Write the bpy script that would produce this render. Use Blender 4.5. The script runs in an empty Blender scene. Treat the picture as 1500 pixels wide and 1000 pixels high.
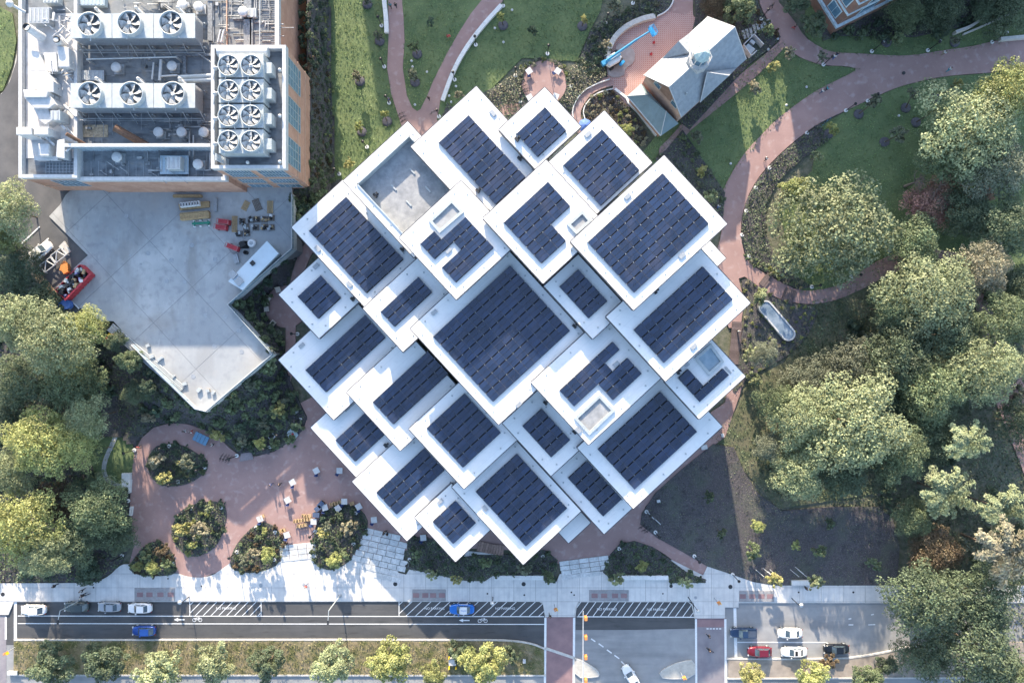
import bpy, bmesh, math, random
import numpy as np
from mathutils import Vector, Matrix
random.seed(7)
RNG = np.random.default_rng(7)
SC = bpy.context.scene
COL = SC.collection
# ---------------------------------------------------------------- camera, sky, sun, exposure
CAM_H = 128.0            # metres above the ground
FPX = 998.4              # focal length in photograph pixels (1500 wide)
cam_data = bpy.data.cameras.new('camera')
cam_data.sensor_width = 36.0
cam_data.lens = 36.0 * FPX / 1500.0
cam_data.clip_start = 1.0
cam_data.clip_end = 3000.0
cam = bpy.data.objects.new('camera', cam_data)
COL.objects.link(cam)
cam.location = (0, 0, CAM_H)
cam.rotation_euler = (0, 0, 0)
SC.camera = cam
SUN_EL = math.radians(19.0)
SH = (0.16, -1.0)        # direction in which shadows fall on the ground
_n = math.hypot(*SH)
SHX, SHY = SH[0] / _n, SH[1] / _n
light_dir = Vector((SHX * math.cos(SUN_EL), SHY * math.cos(SUN_EL), -math.sin(SUN_EL)))
world = bpy.data.worlds.new('World')
SC.world = world
world.use_nodes = True
wn = world.node_tree
sky = wn.nodes.new('ShaderNodeTexSky')
sky.sky_type = 'NISHITA'
sky.sun_disc = False
sky.sun_elevation = SUN_EL
sky.sun_rotation = math.atan2(-SHX, -SHY)
sky.air_density = 1.0
sky.dust_density = 1.3
bg = wn.nodes['Background']
bg.inputs[1].default_value = 0.12
wn.links.new(sky.outputs[0], bg.inputs[0])
sun_data = bpy.data.lights.new('sun', 'SUN')
sun_data.energy = 2.9
sun_data.angle = math.radians(0.6)
sun_data.color = (1.0, 0.84, 0.64)
sun = bpy.data.objects.new('sun', sun_data)
COL.objects.link(sun)
sun.rotation_euler = light_dir.to_track_quat('-Z', 'Y').to_euler()
SC.view_settings.view_transform = 'Standard'
SC.view_settings.look = 'None'
SC.view_settings.gamma = 1.0
SC.view_settings.use_curve_mapping = False
SC.view_settings.exposure = 2.2

# ---------------------------------------------------------------- helpers
def W(px, py, z=0.0):
    """point of the place that the photograph shows at pixel px,py when it lies at height z"""
    k = (CAM_H - z) / FPX
    return ((px - 750.0) * k, (500.0 - py) * k)

def tag(o, label=None, cat=None, group=None, kind=None):
    if label: o['label'] = label
    if cat: o['category'] = cat
    if group: o['group'] = group
    if kind: o['kind'] = kind
    return o

REG = []   # things whose labels get a place phrase at the end: (object, base label, px, py)

def thing(name, loc, label, cat, group=None, rz=0.0, px=None):
    o = bpy.data.objects.new(name, None)
    o.empty_display_size = 0.3
    COL.objects.link(o)
    o.location = loc
    o.rotation_euler = (0, 0, rz)
    tag(o, label, cat, group)
    if px is not None: REG.append((o, label, px[0], px[1]))
    return o

class MB:
    """collects faces for one mesh object; origin is subtracted so that the object sits on its parent"""
    def __init__(s, origin=(0, 0, 0)):
        s.v = []; s.f = []; s.m = []; s.o = origin; s.sm = []
    def add(s, verts, faces, mi=0, smooth=False):
        b = len(s.v)
        ox, oy, oz = s.o
        s.v += [(x - ox, y - oy, z - oz) for x, y, z in verts]
        for f in faces:
            s.f.append([b + i for i in f]); s.m.append(mi); s.sm.append(smooth)
    def prism(s, pts, z0, z1, mi=0, bottom=False, top=True):
        n = len(pts)
        a = 0
        for i in range(n):
            x0, y0 = pts[i][:2]; x1, y1 = pts[(i + 1) % n][:2]
            a += x0 * y1 - x1 * y0
        if a < 0: pts = pts[::-1]
        v = [(p[0], p[1], z1) for p in pts] + [(p[0], p[1], z0) for p in pts]
        f = []
        if top: f.append(list(range(n)))
        for i in range(n):
            j = (i + 1) % n
            f.append([i, i + n, j + n, j])
        if bottom: f.append([2 * n - 1 - i for i in range(n)])
        s.add(v, f, mi)
    def box(s, cx, cy, z0, z1, sx, sy, rz=0.0, mi=0, bottom=True):
        c, q = math.cos(rz), math.sin(rz)
        P = []
        for x, y in ((-sx / 2, -sy / 2), (sx / 2, -sy / 2), (sx / 2, sy / 2), (-sx / 2, sy / 2)):
            P.append((cx + x * c - y * q, cy + x * q + y * c))
        s.prism(P, z0, z1, mi, bottom)
    def tube(s, a, b, r0, r1=None, n=8, mi=0, caps=True, smooth=True):
        if r1 is None: r1 = r0
        a = Vector(a); b = Vector(b); d = (b - a)
        if d.length < 1e-6: return
        d.normalize()
        t = Vector((0, 0, 1)) if abs(d.z) < 0.9 else Vector((1, 0, 0))
        u = d.cross(t).normalized(); w = d.cross(u)
        v = []
        for P, r in ((a, r0), (b, r1)):
            for i in range(n):
                g = 2 * math.pi * i / n
                q = P + u * (r * math.cos(g)) + w * (r * math.sin(g))
                v.append(tuple(q))
        f = [[i, (i + 1) % n, n + (i + 1) % n, n + i] for i in range(n)]
        s.add(v, f, mi, smooth)
        if caps:
            s.add(v[:n], [list(range(n))[::-1]], mi); s.add(v[n:], [list(range(n))], mi)
    def lathe(s, cx, cy, prof, n=16, mi=0, smooth=True):
        v = []; f = []
        for r, z in prof:
            for i in range(n):
                g = 2 * math.pi * i / n
                v.append((cx + r * math.cos(g), cy + r * math.sin(g), z))
        for k in range(len(prof) - 1):
            for i in range(n):
                j = (i + 1) % n
                f.append([k * n + i, k * n + j, (k + 1) * n + j, (k + 1) * n + i])
        s.add(v, f, mi, smooth)
        if prof[-1][0] > 0.01: s.add(v[-n:], [list(range(n))], mi)
    def mesh(s, name):
        me = bpy.data.meshes.new(name)
        me.from_pydata(s.v, [], s.f)
        for p, m, sm in zip(me.polygons, s.m, s.sm):
            p.material_index = m; p.use_smooth = sm
        me.update()
        return me
    def build(s, name, mats, parent=None, loc=None):
        me = s.mesh(name)
        if not isinstance(mats, (list, tuple)): mats = [mats]
        for m in mats: me.materials.append(m)
        o = bpy.data.objects.new(name, me)
        COL.objects.link(o)
        if parent is not None: o.parent = parent
        if loc is not None: o.location = loc
        return o

def link(name, me, parent=None, loc=(0, 0, 0), rz=0.0, sc=(1, 1, 1)):
    o = bpy.data.objects.new(name, me)
    COL.objects.link(o)
    if parent is not None: o.parent = parent
    o.location = loc; o.rotation_euler = (0, 0, rz); o.scale = sc
    return o

KIDS = {}
def copy_tree(o, loc=None, rz=None, sc=None, parent=None):
    c = o.copy(); COL.objects.link(c)
    if parent is not None: c.parent = parent
    if loc is not None: c.location = loc
    if rz is not None: c.rotation_euler = (c.rotation_euler[0], c.rotation_euler[1], rz)
    if sc is not None: c.scale = sc
    for ch in list(o.children):
        copy_tree(ch, parent=c)
    return c

# ---------------------------------------------------------------- materials
AUR = math.radians(47.35)
MATS = {}
def mat(name, color, rough=0.7, var=0.12, scale=4.0, bump=0.0, bscale=20.0, metal=0.0, objvar=0.0, col2=None, detail=6.0, coat=0.0, spec=0.4, mix=(0.35, 0.65), island=None):
    if name in MATS: return MATS[name]
    m = bpy.data.materials.new(name); m.use_nodes = True
    nt = m.node_tree; N = nt.nodes; L = nt.links
    b = N['Principled BSDF']
    b.inputs['Roughness'].default_value = rough
    b.inputs['Metallic'].default_value = metal
    b.inputs['Specular IOR Level'].default_value = spec
    if coat: b.inputs['Coat Weight'].default_value = coat
    geo = N.new('ShaderNodeNewGeometry')
    no = N.new('ShaderNodeTexNoise'); no.inputs['Scale'].default_value = scale
    no.inputs['Detail'].default_value = detail
    no.inputs['Roughness'].default_value = 0.62
    L.new(geo.outputs['Position'], no.inputs['Vector'])
    cr = N.new('ShaderNodeValToRGB')
    c = np.array(color)
    if col2 is None:
        lo = np.clip(c * (1 - var), 0, 1); hi = np.clip(c * (1 + var), 0, 1)
    else:
        lo = c; hi = np.array(col2)
    cr.color_ramp.elements[0].color = (*lo, 1); cr.color_ramp.elements[0].position = mix[0]
    cr.color_ramp.elements[1].color = (*hi, 1); cr.color_ramp.elements[1].position = mix[1]
    L.new(no.outputs['Fac'], cr.inputs['Fac'])
    out = cr.outputs['Color']
    if objvar:
        oi = N.new('ShaderNodeObjectInfo')
        mr = N.new('ShaderNodeMapRange')
        mr.inputs['To Min'].default_value = 1 - objvar; mr.inputs['To Max'].default_value = 1 + objvar
        L.new(oi.outputs['Random'], mr.inputs['Value'])
        mx = N.new('ShaderNodeMix'); mx.data_type = 'RGBA'; mx.blend_type = 'MULTIPLY'; mx.inputs[0].default_value = 1
        L.new(out, mx.inputs[6]); L.new(mr.outputs[0], mx.inputs[7]); out = mx.outputs[2]
    L.new(out, b.inputs['Base Color'])
    if bump:
        n2 = N.new('ShaderNodeTexNoise'); n2.inputs['Scale'].default_value = bscale; n2.inputs['Detail'].default_value = 4
        L.new(geo.outputs['Position'], n2.inputs['Vector'])
        bp = N.new('ShaderNodeBump'); bp.inputs['Strength'].default_value = bump; bp.inputs['Distance'].default_value = 0.1
        L.new(n2.outputs['Fac'], bp.inputs['Height']); L.new(bp.outputs[0], b.inputs['Normal'])
    MATS[name] = m
    m['ramp'] = cr.name
    return m

def overlay(m, kind, scale, color, fac, rot=0.0, thr=(0.5, 0.6), vecscale=(1, 1, 1), detail=3.0, mortar=0.03):
    """adds a second pattern (stains, scoring lines) over a material's base colour"""
    nt = m.node_tree; N = nt.nodes; L = nt.links
    b = N['Principled BSDF']
    src = b.inputs['Base Color'].links[0].from_socket
    geo = N.new('ShaderNodeNewGeometry'); mp = N.new('ShaderNodeMapping')
    mp.inputs['Rotation'].default_value = (0, 0, rot); mp.inputs['Scale'].default_value = vecscale
    L.new(geo.outputs['Position'], mp.inputs['Vector'])
    if kind == 'noise':
        t = N.new('ShaderNodeTexNoise'); t.inputs['Detail'].default_value = detail; o = t.outputs['Fac']
        t.inputs['Scale'].default_value = scale
    elif kind == 'wave':
        t = N.new('ShaderNodeTexWave'); t.wave_type = 'BANDS'; t.bands_direction = 'X'; t.inputs['Scale'].default_value = scale
        t.inputs['Distortion'].default_value = 0.0; o = t.outputs['Fac']
    elif kind == 'brick':
        t = N.new('ShaderNodeTexBrick'); t.inputs['Scale'].default_value = scale
        t.inputs['Mortar Size'].default_value = mortar; t.inputs['Color1'].default_value = (0, 0, 0, 1); t.inputs['Color2'].default_value = (0.35, 0.35, 0.35, 1)
        t.inputs['Mortar'].default_value = (1, 1, 1, 1); o = t.outputs['Color']
    elif kind == 'voronoi':
        t = N.new('ShaderNodeTexVoronoi'); t.feature = 'DISTANCE_TO_EDGE'; t.inputs['Scale'].default_value = scale; o = t.outputs['Distance']
    L.new(mp.outputs[0], t.inputs['Vector'])
    mr = N.new('ShaderNodeMapRange'); mr.inputs['From Min'].default_value = thr[0]; mr.inputs['From Max'].default_value = thr[1]
    mr.inputs['To Max'].default_value = fac
    L.new(o, mr.inputs['Value'])
    mx = N.new('ShaderNodeMix'); mx.data_type = 'RGBA'
    L.new(mr.outputs[0], mx.inputs[0]); L.new(src, mx.inputs[6]); mx.inputs[7].default_value = (*color, 1)
    L.new(mx.outputs[2], b.inputs['Base Color'])
    return m

def leafmat(name, color, hue=0.03, val=0.5, trans=0.22):
    if name in MATS: return MATS[name]
    m = bpy.data.materials.new(name); m.use_nodes = True
    nt = m.node_tree; N = nt.nodes; L = nt.links
    b = N['Principled BSDF']; b.inputs['Roughness'].default_value = 0.55; b.inputs['Specular IOR Level'].default_value = 0.35
    at = N.new('ShaderNodeAttribute'); at.attribute_name = 'tone'
    oi = N.new('ShaderNodeObjectInfo')
    sep = N.new('ShaderNodeSeparateColor'); L.new(at.outputs['Color'], sep.inputs[0])
    hs = N.new('ShaderNodeHueSaturation'); hs.inputs['Color'].default_value = (*color, 1)
    m1 = N.new('ShaderNodeMapRange'); m1.inputs['To Min'].default_value = 0.5 - hue; m1.inputs['To Max'].default_value = 0.5 + hue * 0.6
    L.new(sep.outputs[1], m1.inputs['Value']); L.new(m1.outputs[0], hs.inputs['Hue'])
    m2 = N.new('ShaderNodeMapRange'); m2.inputs['To Min'].default_value = 1 - val; m2.inputs['To Max'].default_value = 1 + val
    L.new(sep.outputs[0], m2.inputs['Value'])
    m3 = N.new('ShaderNodeMapRange'); m3.inputs['To Min'].default_value = 0.8; m3.inputs['To Max'].default_value = 1.2
    L.new(oi.outputs['Random'], m3.inputs['Value'])
    mu = N.new('ShaderNodeMath'); mu.operation = 'MULTIPLY'; L.new(m2.outputs[0], mu.inputs[0]); L.new(m3.outputs[0], mu.inputs[1])
    L.new(mu.outputs[0], hs.inputs['Value'])
    L.new(hs.outputs[0], b.inputs['Base Color'])
    tr = N.new('ShaderNodeBsdfTranslucent'); L.new(hs.outputs[0], tr.inputs['Color'])
    mx = N.new('ShaderNodeMixShader'); mx.inputs[0].default_value = trans
    L.new(b.outputs[0], mx.inputs[1]); L.new(tr.outputs[0], mx.inputs[2])
    L.new(mx.outputs[0], N['Material Output'].inputs['Surface'])
    MATS[name] = m
    return m

M_ground = mat('forest_floor', (0.08, 0.095, 0.06), 0.95, scale=1.2, col2=(0.16, 0.155, 0.12), bump=0.8, bscale=6)
M_lawn = mat('lawn', (0.085, 0.130, 0.058), 0.9, scale=0.25, col2=(0.15, 0.19, 0.085), bump=0.5, bscale=18, detail=9)
overlay(M_lawn, 'noise', 2.6, (0.13, 0.19, 0.08), 0.6, thr=(0.5, 0.7))
M_drygrass = mat('dry_grass', (0.10, 0.11, 0.045), 0.95, scale=0.5, col2=(0.24, 0.20, 0.13), bump=0.5, bscale=14, detail=8, mix=(0.4, 0.6))
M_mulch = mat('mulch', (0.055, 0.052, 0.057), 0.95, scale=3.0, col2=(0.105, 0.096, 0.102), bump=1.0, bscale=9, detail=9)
overlay(M_mulch, 'noise', 9.0, (0.26, 0.24, 0.24), 0.8, thr=(0.62, 0.68))
overlay(M_mulch, 'noise', 0.25, (0.095, 0.105, 0.085), 0.7, thr=(0.48, 0.66), detail=9)
overlay(M_mulch, 'noise', 0.7, (0.035, 0.034, 0.038), 0.6, thr=(0.55, 0.68), detail=9)
M_brickpave = mat('brick_paving', (0.29, 0.185, 0.170), 0.85, scale=0.25, col2=(0.36, 0.235, 0.215), bump=0.2, bscale=20, detail=8)
overlay(M_brickpave, 'brick', 4.2, (0.25, 0.18, 0.175), 0.55, rot=0.5, thr=(0.1, 1.0))
overlay(M_brickpave, 'noise', 0.9, (0.44, 0.35, 0.335), 0.55, thr=(0.55, 0.72), detail=9)
M_redpave = mat('red_brick_crossing', (0.20, 0.13, 0.14), 0.85, scale=0.4, col2=(0.27, 0.175, 0.18))
M_cobble = mat('cobble_paving', (0.30, 0.14, 0.115), 0.85, scale=0.6, col2=(0.36, 0.19, 0.16), bump=0.3, bscale=10)
overlay(M_cobble, 'brick', 0.95, (0.50, 0.42, 0.40), 0.75, rot=0.75, thr=(0.45, 0.8), mortar=0.05)
M_concrete = mat('sidewalk_concrete', (0.49, 0.49, 0.49), 0.85, scale=0.7, col2=(0.59, 0.58, 0.565), objvar=0.05, bump=0.1, bscale=30)
overlay(M_concrete, 'wave', 0.32, (0.42, 0.42, 0.42), 0.35, thr=(0.88, 1.0))
overlay(M_concrete, 'noise', 1.5, (0.3, 0.3, 0.31), 0.3, thr=(0.58, 0.75), vecscale=(1, 0.2, 1))
M_joint = mat('joint_concrete', (0.22, 0.22, 0.23), 0.9)
M_terrace = mat('terrace_concrete', (0.34, 0.355, 0.365), 0.85, scale=0.16, col2=(0.47, 0.475, 0.47), objvar=0.04, bump=0.1, bscale=30, detail=10)
overlay(M_terrace, 'noise', 0.9, (0.20, 0.205, 0.22), 0.55, thr=(0.52, 0.75), detail=9)
overlay(M_terrace, 'noise', 2.2, (0.52, 0.52, 0.51), 0.5, thr=(0.58, 0.72), detail=9, rot=.8, vecscale=(1, .3, 1))
overlay(M_terrace, 'noise', 0.22, (0.24, 0.225, 0.21), 0.55, thr=(0.54, 0.66), detail=10, rot=.8, vecscale=(1, .35, 1))
overlay(M_terrace, 'noise', 0.05, (0.26, 0.28, 0.30), 0.6, thr=(0.42, 0.62), detail=7)
overlay(M_terrace, 'noise', 0.12, (0.33, 0.30, 0.27), 0.5, thr=(0.56, 0.7), detail=9)
M_asphalt = mat('new_asphalt', (0.062, 0.065, 0.070), 0.85, scale=0.3, col2=(0.080, 0.082, 0.086), bump=0.1, bscale=40, detail=9)
overlay(M_asphalt, 'noise', 0.5, (0.12, 0.12, 0.125), 0.6, thr=(0.52, 0.75), vecscale=(0.12, 1, 1), detail=9)
overlay(M_asphalt, 'noise', 1.4, (0.03, 0.03, 0.033), 0.5, thr=(0.58, 0.7), vecscale=(0.2, 1, 1), detail=9)
M_oldasphalt = mat('old_asphalt', (0.23, 0.235, 0.245), 0.85, scale=0.4, col2=(0.29, 0.295, 0.30), bump=0.1, bscale=40, detail=9)
overlay(M_oldasphalt, 'noise', 0.35, (0.155, 0.16, 0.17), 0.7, thr=(0.5, 0.68), vecscale=(0.1, 1, 1), detail=9)
overlay(M_oldasphalt, 'noise', 1.1, (0.28, 0.28, 0.28), 0.6, thr=(0.56, 0.72), vecscale=(0.3, 1, 1), detail=9)
M_drive = mat('driveway_asphalt', (0.075, 0.078, 0.085), 0.85, scale=0.3, col2=(0.115, 0.115, 0.12), detail=9)
M_paint = mat('road_paint', (0.68, 0.69, 0.70), 0.6, scale=5, var=0.1)
M_kerb = mat('kerb_concrete', (0.46, 0.45, 0.43), 0.8, scale=2)
M_stone = mat('marble_slab', (0.42, 0.44, 0.45), 0.6, scale=1.4, col2=(0.62, 0.63, 0.63), objvar=0.1, detail=10)
overlay(M_stone, 'noise', 3.5, (0.27, 0.30, 0.32), 0.6, thr=(0.5, 0.72), detail=9)
M_whiteroof = mat('white_membrane', (0.70, 0.70, 0.70), 0.55, scale=0.35, var=0.035, detail=8)
overlay(M_whiteroof, 'noise', 0.8, (0.60, 0.61, 0.63), 0.35, thr=(0.54, 0.8), detail=9)
overlay(M_whiteroof, 'noise', 3.0, (0.45, 0.46, 0.48), 0.3, thr=(0.6, 0.75), detail=9, rot=AUR, vecscale=(.25, 1, 1))
overlay(M_whiteroof, 'wave', 0.17, (0.55, 0.56, 0.58), 0.35, rot=AUR, thr=(0.985, 1.0))
M_fascia = mat('roof_edge_metal', (0.09, 0.09, 0.10), 0.5, metal=0.3)
M_white = mat('white_metal', (0.47, 0.48, 0.49), 0.5, var=0.10, scale=2)
M_whitestone = mat('white_stone', (0.62, 0.62, 0.61), 0.7, var=0.08, objvar=0.06)
M_greymetal = mat('grey_metal', (0.35, 0.37, 0.39), 0.45, metal=0.3, var=0.12)
M_lightmetal = mat('light_grey_metal', (0.39, 0.425, 0.44), 0.5, metal=0.1, var=0.10, scale=1.5)
M_dark = mat('dark_metal', (0.03, 0.031, 0.034), 0.5)
M_black = mat('black_metal', (0.015, 0.015, 0.017), 0.45)
M_glass = mat('dark_glass', (0.05, 0.075, 0.095), 0.08, spec=0.9, var=0.2)
M_winglass = mat('window_glass', (0.10, 0.19, 0.27), 0.12, spec=0.9, var=0.15, scale=0.8, objvar=0.12)
M_skyglass = mat('skylight_glass', (0.22, 0.30, 0.36), 0.1, spec=0.9, scale=1.1, col2=(0.30, 0.38, 0.44), detail=5)
M_gravel = mat('roof_gravel', (0.24, 0.25, 0.265), 0.9, scale=0.8, col2=(0.36, 0.37, 0.38), bump=0.3, detail=9)
overlay(M_gravel, 'noise', 0.7, (0.19, 0.20, 0.215), 0.6, thr=(0.52, 0.7), detail=8)
M_oldroof = mat('weathered_roof', (0.15, 0.17, 0.19), 0.85, scale=0.5, col2=(0.24, 0.255, 0.27), detail=10)
overlay(M_oldroof, 'noise', 1.2, (0.085, 0.09, 0.10), 0.75, thr=(0.5, 0.68), vecscale=(0.35, 1, 1), detail=9)
overlay(M_oldroof, 'noise', 0.5, (0.28, 0.25, 0.21), 0.5, thr=(0.58, 0.7), detail=7)
M_panel = mat('solar_panel_glass', (0.014, 0.026, 0.062), 0.2, var=0.25, scale=0.3, objvar=0.22, spec=0.95)
overlay(M_panel, 'noise', 0.45, (0.062, 0.064, 0.095), 0.45, thr=(0.5, 0.75), rot=0.74, vecscale=(1, 0.45, 1), detail=7)
M_panelback = mat('panel_frame', (0.05, 0.055, 0.075), 0.4)
M_brickwall = mat('brick_wall', (0.40, 0.225, 0.16), 0.85, scale=0.5, col2=(0.50, 0.30, 0.22), bump=0.15)
overlay(M_brickwall, 'noise', 1.6, (0.32, 0.17, 0.12), 0.5, thr=(0.5, 0.75))
M_rust = mat('rusty_steel', (0.13, 0.075, 0.05), 0.8, var=0.3)
M_wood = mat('timber', (0.36, 0.24, 0.12), 0.8, var=0.2, scale=2, objvar=0.15)
M_deck = mat('deck_boards', (0.27, 0.18, 0.15), 0.8, var=0.2, objvar=0.18)
M_slate = mat('slate_roof', (0.26, 0.29, 0.32), 0.5, scale=1.5, var=0.12, objvar=0.05, detail=9)
overlay(M_slate, 'noise', 0.9, (0.34, 0.36, 0.38), 0.6, thr=(0.52, 0.72), detail=9)
M_coppergreen = mat('seamed_metal_roof', (0.17, 0.235, 0.26), 0.5, scale=0.6, var=0.08, objvar=0.06)
M_water = mat('basin_glass', (0.10, 0.15, 0.21), 0.08, spec=1.0, scale=0.5, col2=(0.24, 0.30, 0.37), detail=6)
M_red = mat('red_paint', (0.42, 0.045, 0.06), 0.5, var=0.15)
M_blue = mat('blue_paint', (0.02, 0.25, 0.52), 0.45, var=0.15)
M_navy = mat('navy_fabric', (0.025, 0.05, 0.16), 0.8, var=0.2)
M_green = mat('green_paint', (0.02, 0.20, 0.13), 0.5)
M_yellow = mat('yellow_paint', (0.75, 0.5, 0.03), 0.5)
M_orange = mat('orange_paint', (0.55, 0.22, 0.06), 0.6)
M_tan = mat('tan_material', (0.42, 0.30, 0.17), 0.8, var=0.2, objvar=0.15)
M_trunk = mat('bark', (0.10, 0.075, 0.055), 0.9, var=0.3, scale=6)
M_bare = mat('bare_branches', (0.22, 0.17, 0.14), 0.9, var=0.2)
M_skin = mat('skin', (0.32, 0.22, 0.17), 0.6)
M_hair = mat('hair', (0.03, 0.02, 0.015), 0.6)
M_cloth_dark = mat('dark_cloth', (0.03, 0.032, 0.04), 0.85)
M_cloth_white = mat('white_cloth', (0.7, 0.7, 0.7), 0.85)
M_cloth_blue = mat('blue_cloth', (0.06, 0.13, 0.35), 0.85)
M_cloth_red = mat('red_cloth', (0.45, 0.06, 0.06), 0.85)
M_cloth_teal = mat('teal_cloth', (0.05, 0.30, 0.38), 0.85)
M_cloth_denim = mat('denim', (0.06, 0.09, 0.16), 0.85)
M_cloth_khaki = mat('khaki', (0.35, 0.29, 0.2), 0.85)

L_light = leafmat('leaves_light', (0.25, 0.29, 0.160))
L_mid = leafmat('leaves_mid', (0.155, 0.20, 0.105))
L_dark = leafmat('leaves_dark', (0.112, 0.150, 0.088))
L_vdark = leafmat('leaves_deep_green', (0.082, 0.122, 0.078))
L_yellow = leafmat('leaves_yellow', (0.33, 0.325, 0.13))
L_ygreen = leafmat('leaves_yellow_green', (0.28, 0.31, 0.12))
L_tan = leafmat('leaves_tan', (0.29, 0.275, 0.185))
L_red = leafmat('leaves_rust', (0.32, 0.19, 0.14))
L_grey = leafmat('leaves_grey_green', (0.16, 0.18, 0.125))
L_brown = leafmat('leaves_brown', (0.13, 0.10, 0.06))
L_grass = leafmat('grass_blades', (0.160, 0.225, 0.095), trans=0.3)
L_dry = leafmat('dry_blades', (0.23, 0.22, 0.11), trans=0.3)
L_ground = leafmat('ground_cover_leaves', (0.115, 0.152, 0.090), hue=0.05, val=0.6)
L_mulchbit = leafmat('mulch_bits', (0.10, 0.09, 0.09), hue=0.05, val=0.7, trans=0.0)

# ---------------------------------------------------------------- polygon clipping (for slabs)
def clip_convex(poly, win):
    a = 0
    n = len(win)
    for i in range(n):
        a += win[i][0] * win[(i + 1) % n][1] - win[(i + 1) % n][0] * win[i][1]
    if a < 0: win = win[::-1]
    out = list(poly)
    for i in range(n):
        ax, ay = win[i]; bx, by = win[(i + 1) % n]
        def inside(p): return (bx - ax) * (p[1] - ay) - (by - ay) * (p[0] - ax) >= -1e-9
        res = []
        for k in range(len(out)):
            p = out[k]; q = out[(k + 1) % len(out)]
            ip, iq = inside(p), inside(q)
            if ip: res.append(p)
            if ip != iq:
                d1 = (bx - ax) * (p[1] - ay) - (by - ay) * (p[0] - ax)
                d2 = (bx - ax) * (q[1] - ay) - (by - ay) * (q[0] - ax)
                t = d1 / (d1 - d2)
                res.append((p[0] + (q[0] - p[0]) * t, p[1] + (q[1] - p[1]) * t))
        out = res
        if len(out) < 3: return []
    # drop duplicates
    o2 = []
    for p in out:
        if not o2 or math.dist(p, o2[-1]) > 1e-4: o2.append(p)
    if len(o2) > 1 and math.dist(o2[0], o2[-1]) < 1e-4: o2.pop()
    return o2 if len(o2) >= 3 else []

def area(p):
    return abs(sum(p[i][0] * p[(i + 1) % len(p)][1] - p[(i + 1) % len(p)][0] * p[i][1] for i in range(len(p)))) / 2

def smooth_poly(pts, it=2):
    for _ in range(it):
        o = []
        n = len(pts)
        for i in range(n):
            a, b = pts[i], pts[(i + 1) % n]
            o.append((a[0] * .75 + b[0] * .25, a[1] * .75 + b[1] * .25))
            o.append((a[0] * .25 + b[0] * .75, a[1] * .25 + b[1] * .75))
        pts = o
    return pts

def smooth_line(pts, it=2):
    for _ in range(it):
        o = [pts[0]]
        for i in range(len(pts) - 1):
            a, b = pts[i], pts[i + 1]
            o.append((a[0] * .75 + b[0] * .25, a[1] * .75 + b[1] * .25))
            o.append((a[0] * .25 + b[0] * .75, a[1] * .25 + b[1] * .75))
        o.append(pts[-1])
        pts = o
    return pts

def strip(pts, w, closed=False):
    """outline polygon of a band of width w along pts (any unit)"""
    n = len(pts); L = []; R = []
    for i in range(n):
        a = pts[max(i - 1, 0)]; b = pts[min(i + 1, n - 1)]
        dx, dy = b[0] - a[0], b[1] - a[1]; d = math.hypot(dx, dy) or 1
        nx, ny = -dy / d * w / 2, dx / d * w / 2
        L.append((pts[i][0] + nx, pts[i][1] + ny)); R.append((pts[i][0] - nx, pts[i][1] - ny))
    return L + R[::-1]

LAY = [0]
TOPZ = {}
def flat(name, pxpoly, m, base=0.0, smooth=0, kind='structure', parent=None, label=None):
    """a raised sheet of the ground; each one lies 4 mm above the one before"""
    LAY[0] += 1
    z = base + 0.004 * LAY[0]
    if smooth: pxpoly = smooth_poly(pxpoly, smooth)
    P = [W(x, y, z) for x, y in pxpoly]
    b = MB(); b.prism(P, -0.06, z)
    o = b.build(name, m, parent)
    if kind and parent is None: o['kind'] = kind
    o['pz'] = z
    return o, P, z

def inpoly(x, y, poly):
    c = False; n = len(poly); j = n - 1
    for i in range(n):
        xi, yi = poly[i]; xj, yj = poly[j]
        if (yi > y) != (yj > y) and x < (xj - xi) * (y - yi) / (yj - yi) + xi: c = not c
        j = i
    return c

def inpoly_np(X, Y, poly):
    c = np.zeros(X.shape, bool); n = len(poly); j = n - 1
    for i in range(n):
        xi, yi = poly[i]; xj, yj = poly[j]
        if yj != yi:
            k = ((yi > Y) != (yj > Y)) & (X < (xj - xi) * (Y - yi) / (yj - yi) + xi)
            c ^= k
        j = i
    return c

def slabs(parent, P, z, cw, ch, rot, m, name='concrete_slab', gap=0.05, th=0.03, ox=0.0, oy=0.0, minarea=0.4):
    """cells of a rotated grid clipped to polygon P (world units), each its own object"""
    c, s = math.cos(rot), math.sin(rot)
    loc = [((x * c + y * s), (-x * s + y * c)) for x, y in P]
    x0 = min(p[0] for p in loc); x1 = max(p[0] for p in loc); y0 = min(p[1] for p in loc); y1 = max(p[1] for p in loc)
    i0 = math.floor((x0 - ox) / cw); i1 = math.ceil((x1 - ox) / cw)
    j0 = math.floor((y0 - oy) / ch); j1 = math.ceil((y1 - oy) / ch)
    out = []
    for i in range(i0, i1):
        for j in range(j0, j1):
            a, b_ = ox + i * cw + gap / 2, oy + j * ch + gap / 2
            win = [(a, b_), (a + cw - gap, b_), (a + cw - gap, b_ + ch - gap), (a, b_ + ch - gap)]
            q = clip_convex(loc, win)
            if len(q) < 3 or area(q) < minarea: continue
            cx = sum(p[0] for p in q) / len(q); cy = sum(p[1] for p in q) / len(q)
            wx, wy = cx * c - cy * s, cx * s + cy * c
            qq = [(p[0] * c - p[1] * s - wx, p[0] * s + p[1] * c - wy) for p in q]
            mb = MB(); mb.prism(qq, -0.02, th)
            out.append(mb.build(name, m, parent, (wx, wy, z)))
    return out
# ================================================================ THE GROUND
g = MB(); g.prism([(-700, -700), (700, -700), (700, 700), (-700, 700)], -1.0, -0.08)
tag(g.build('ground', M_ground), kind='structure')

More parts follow.
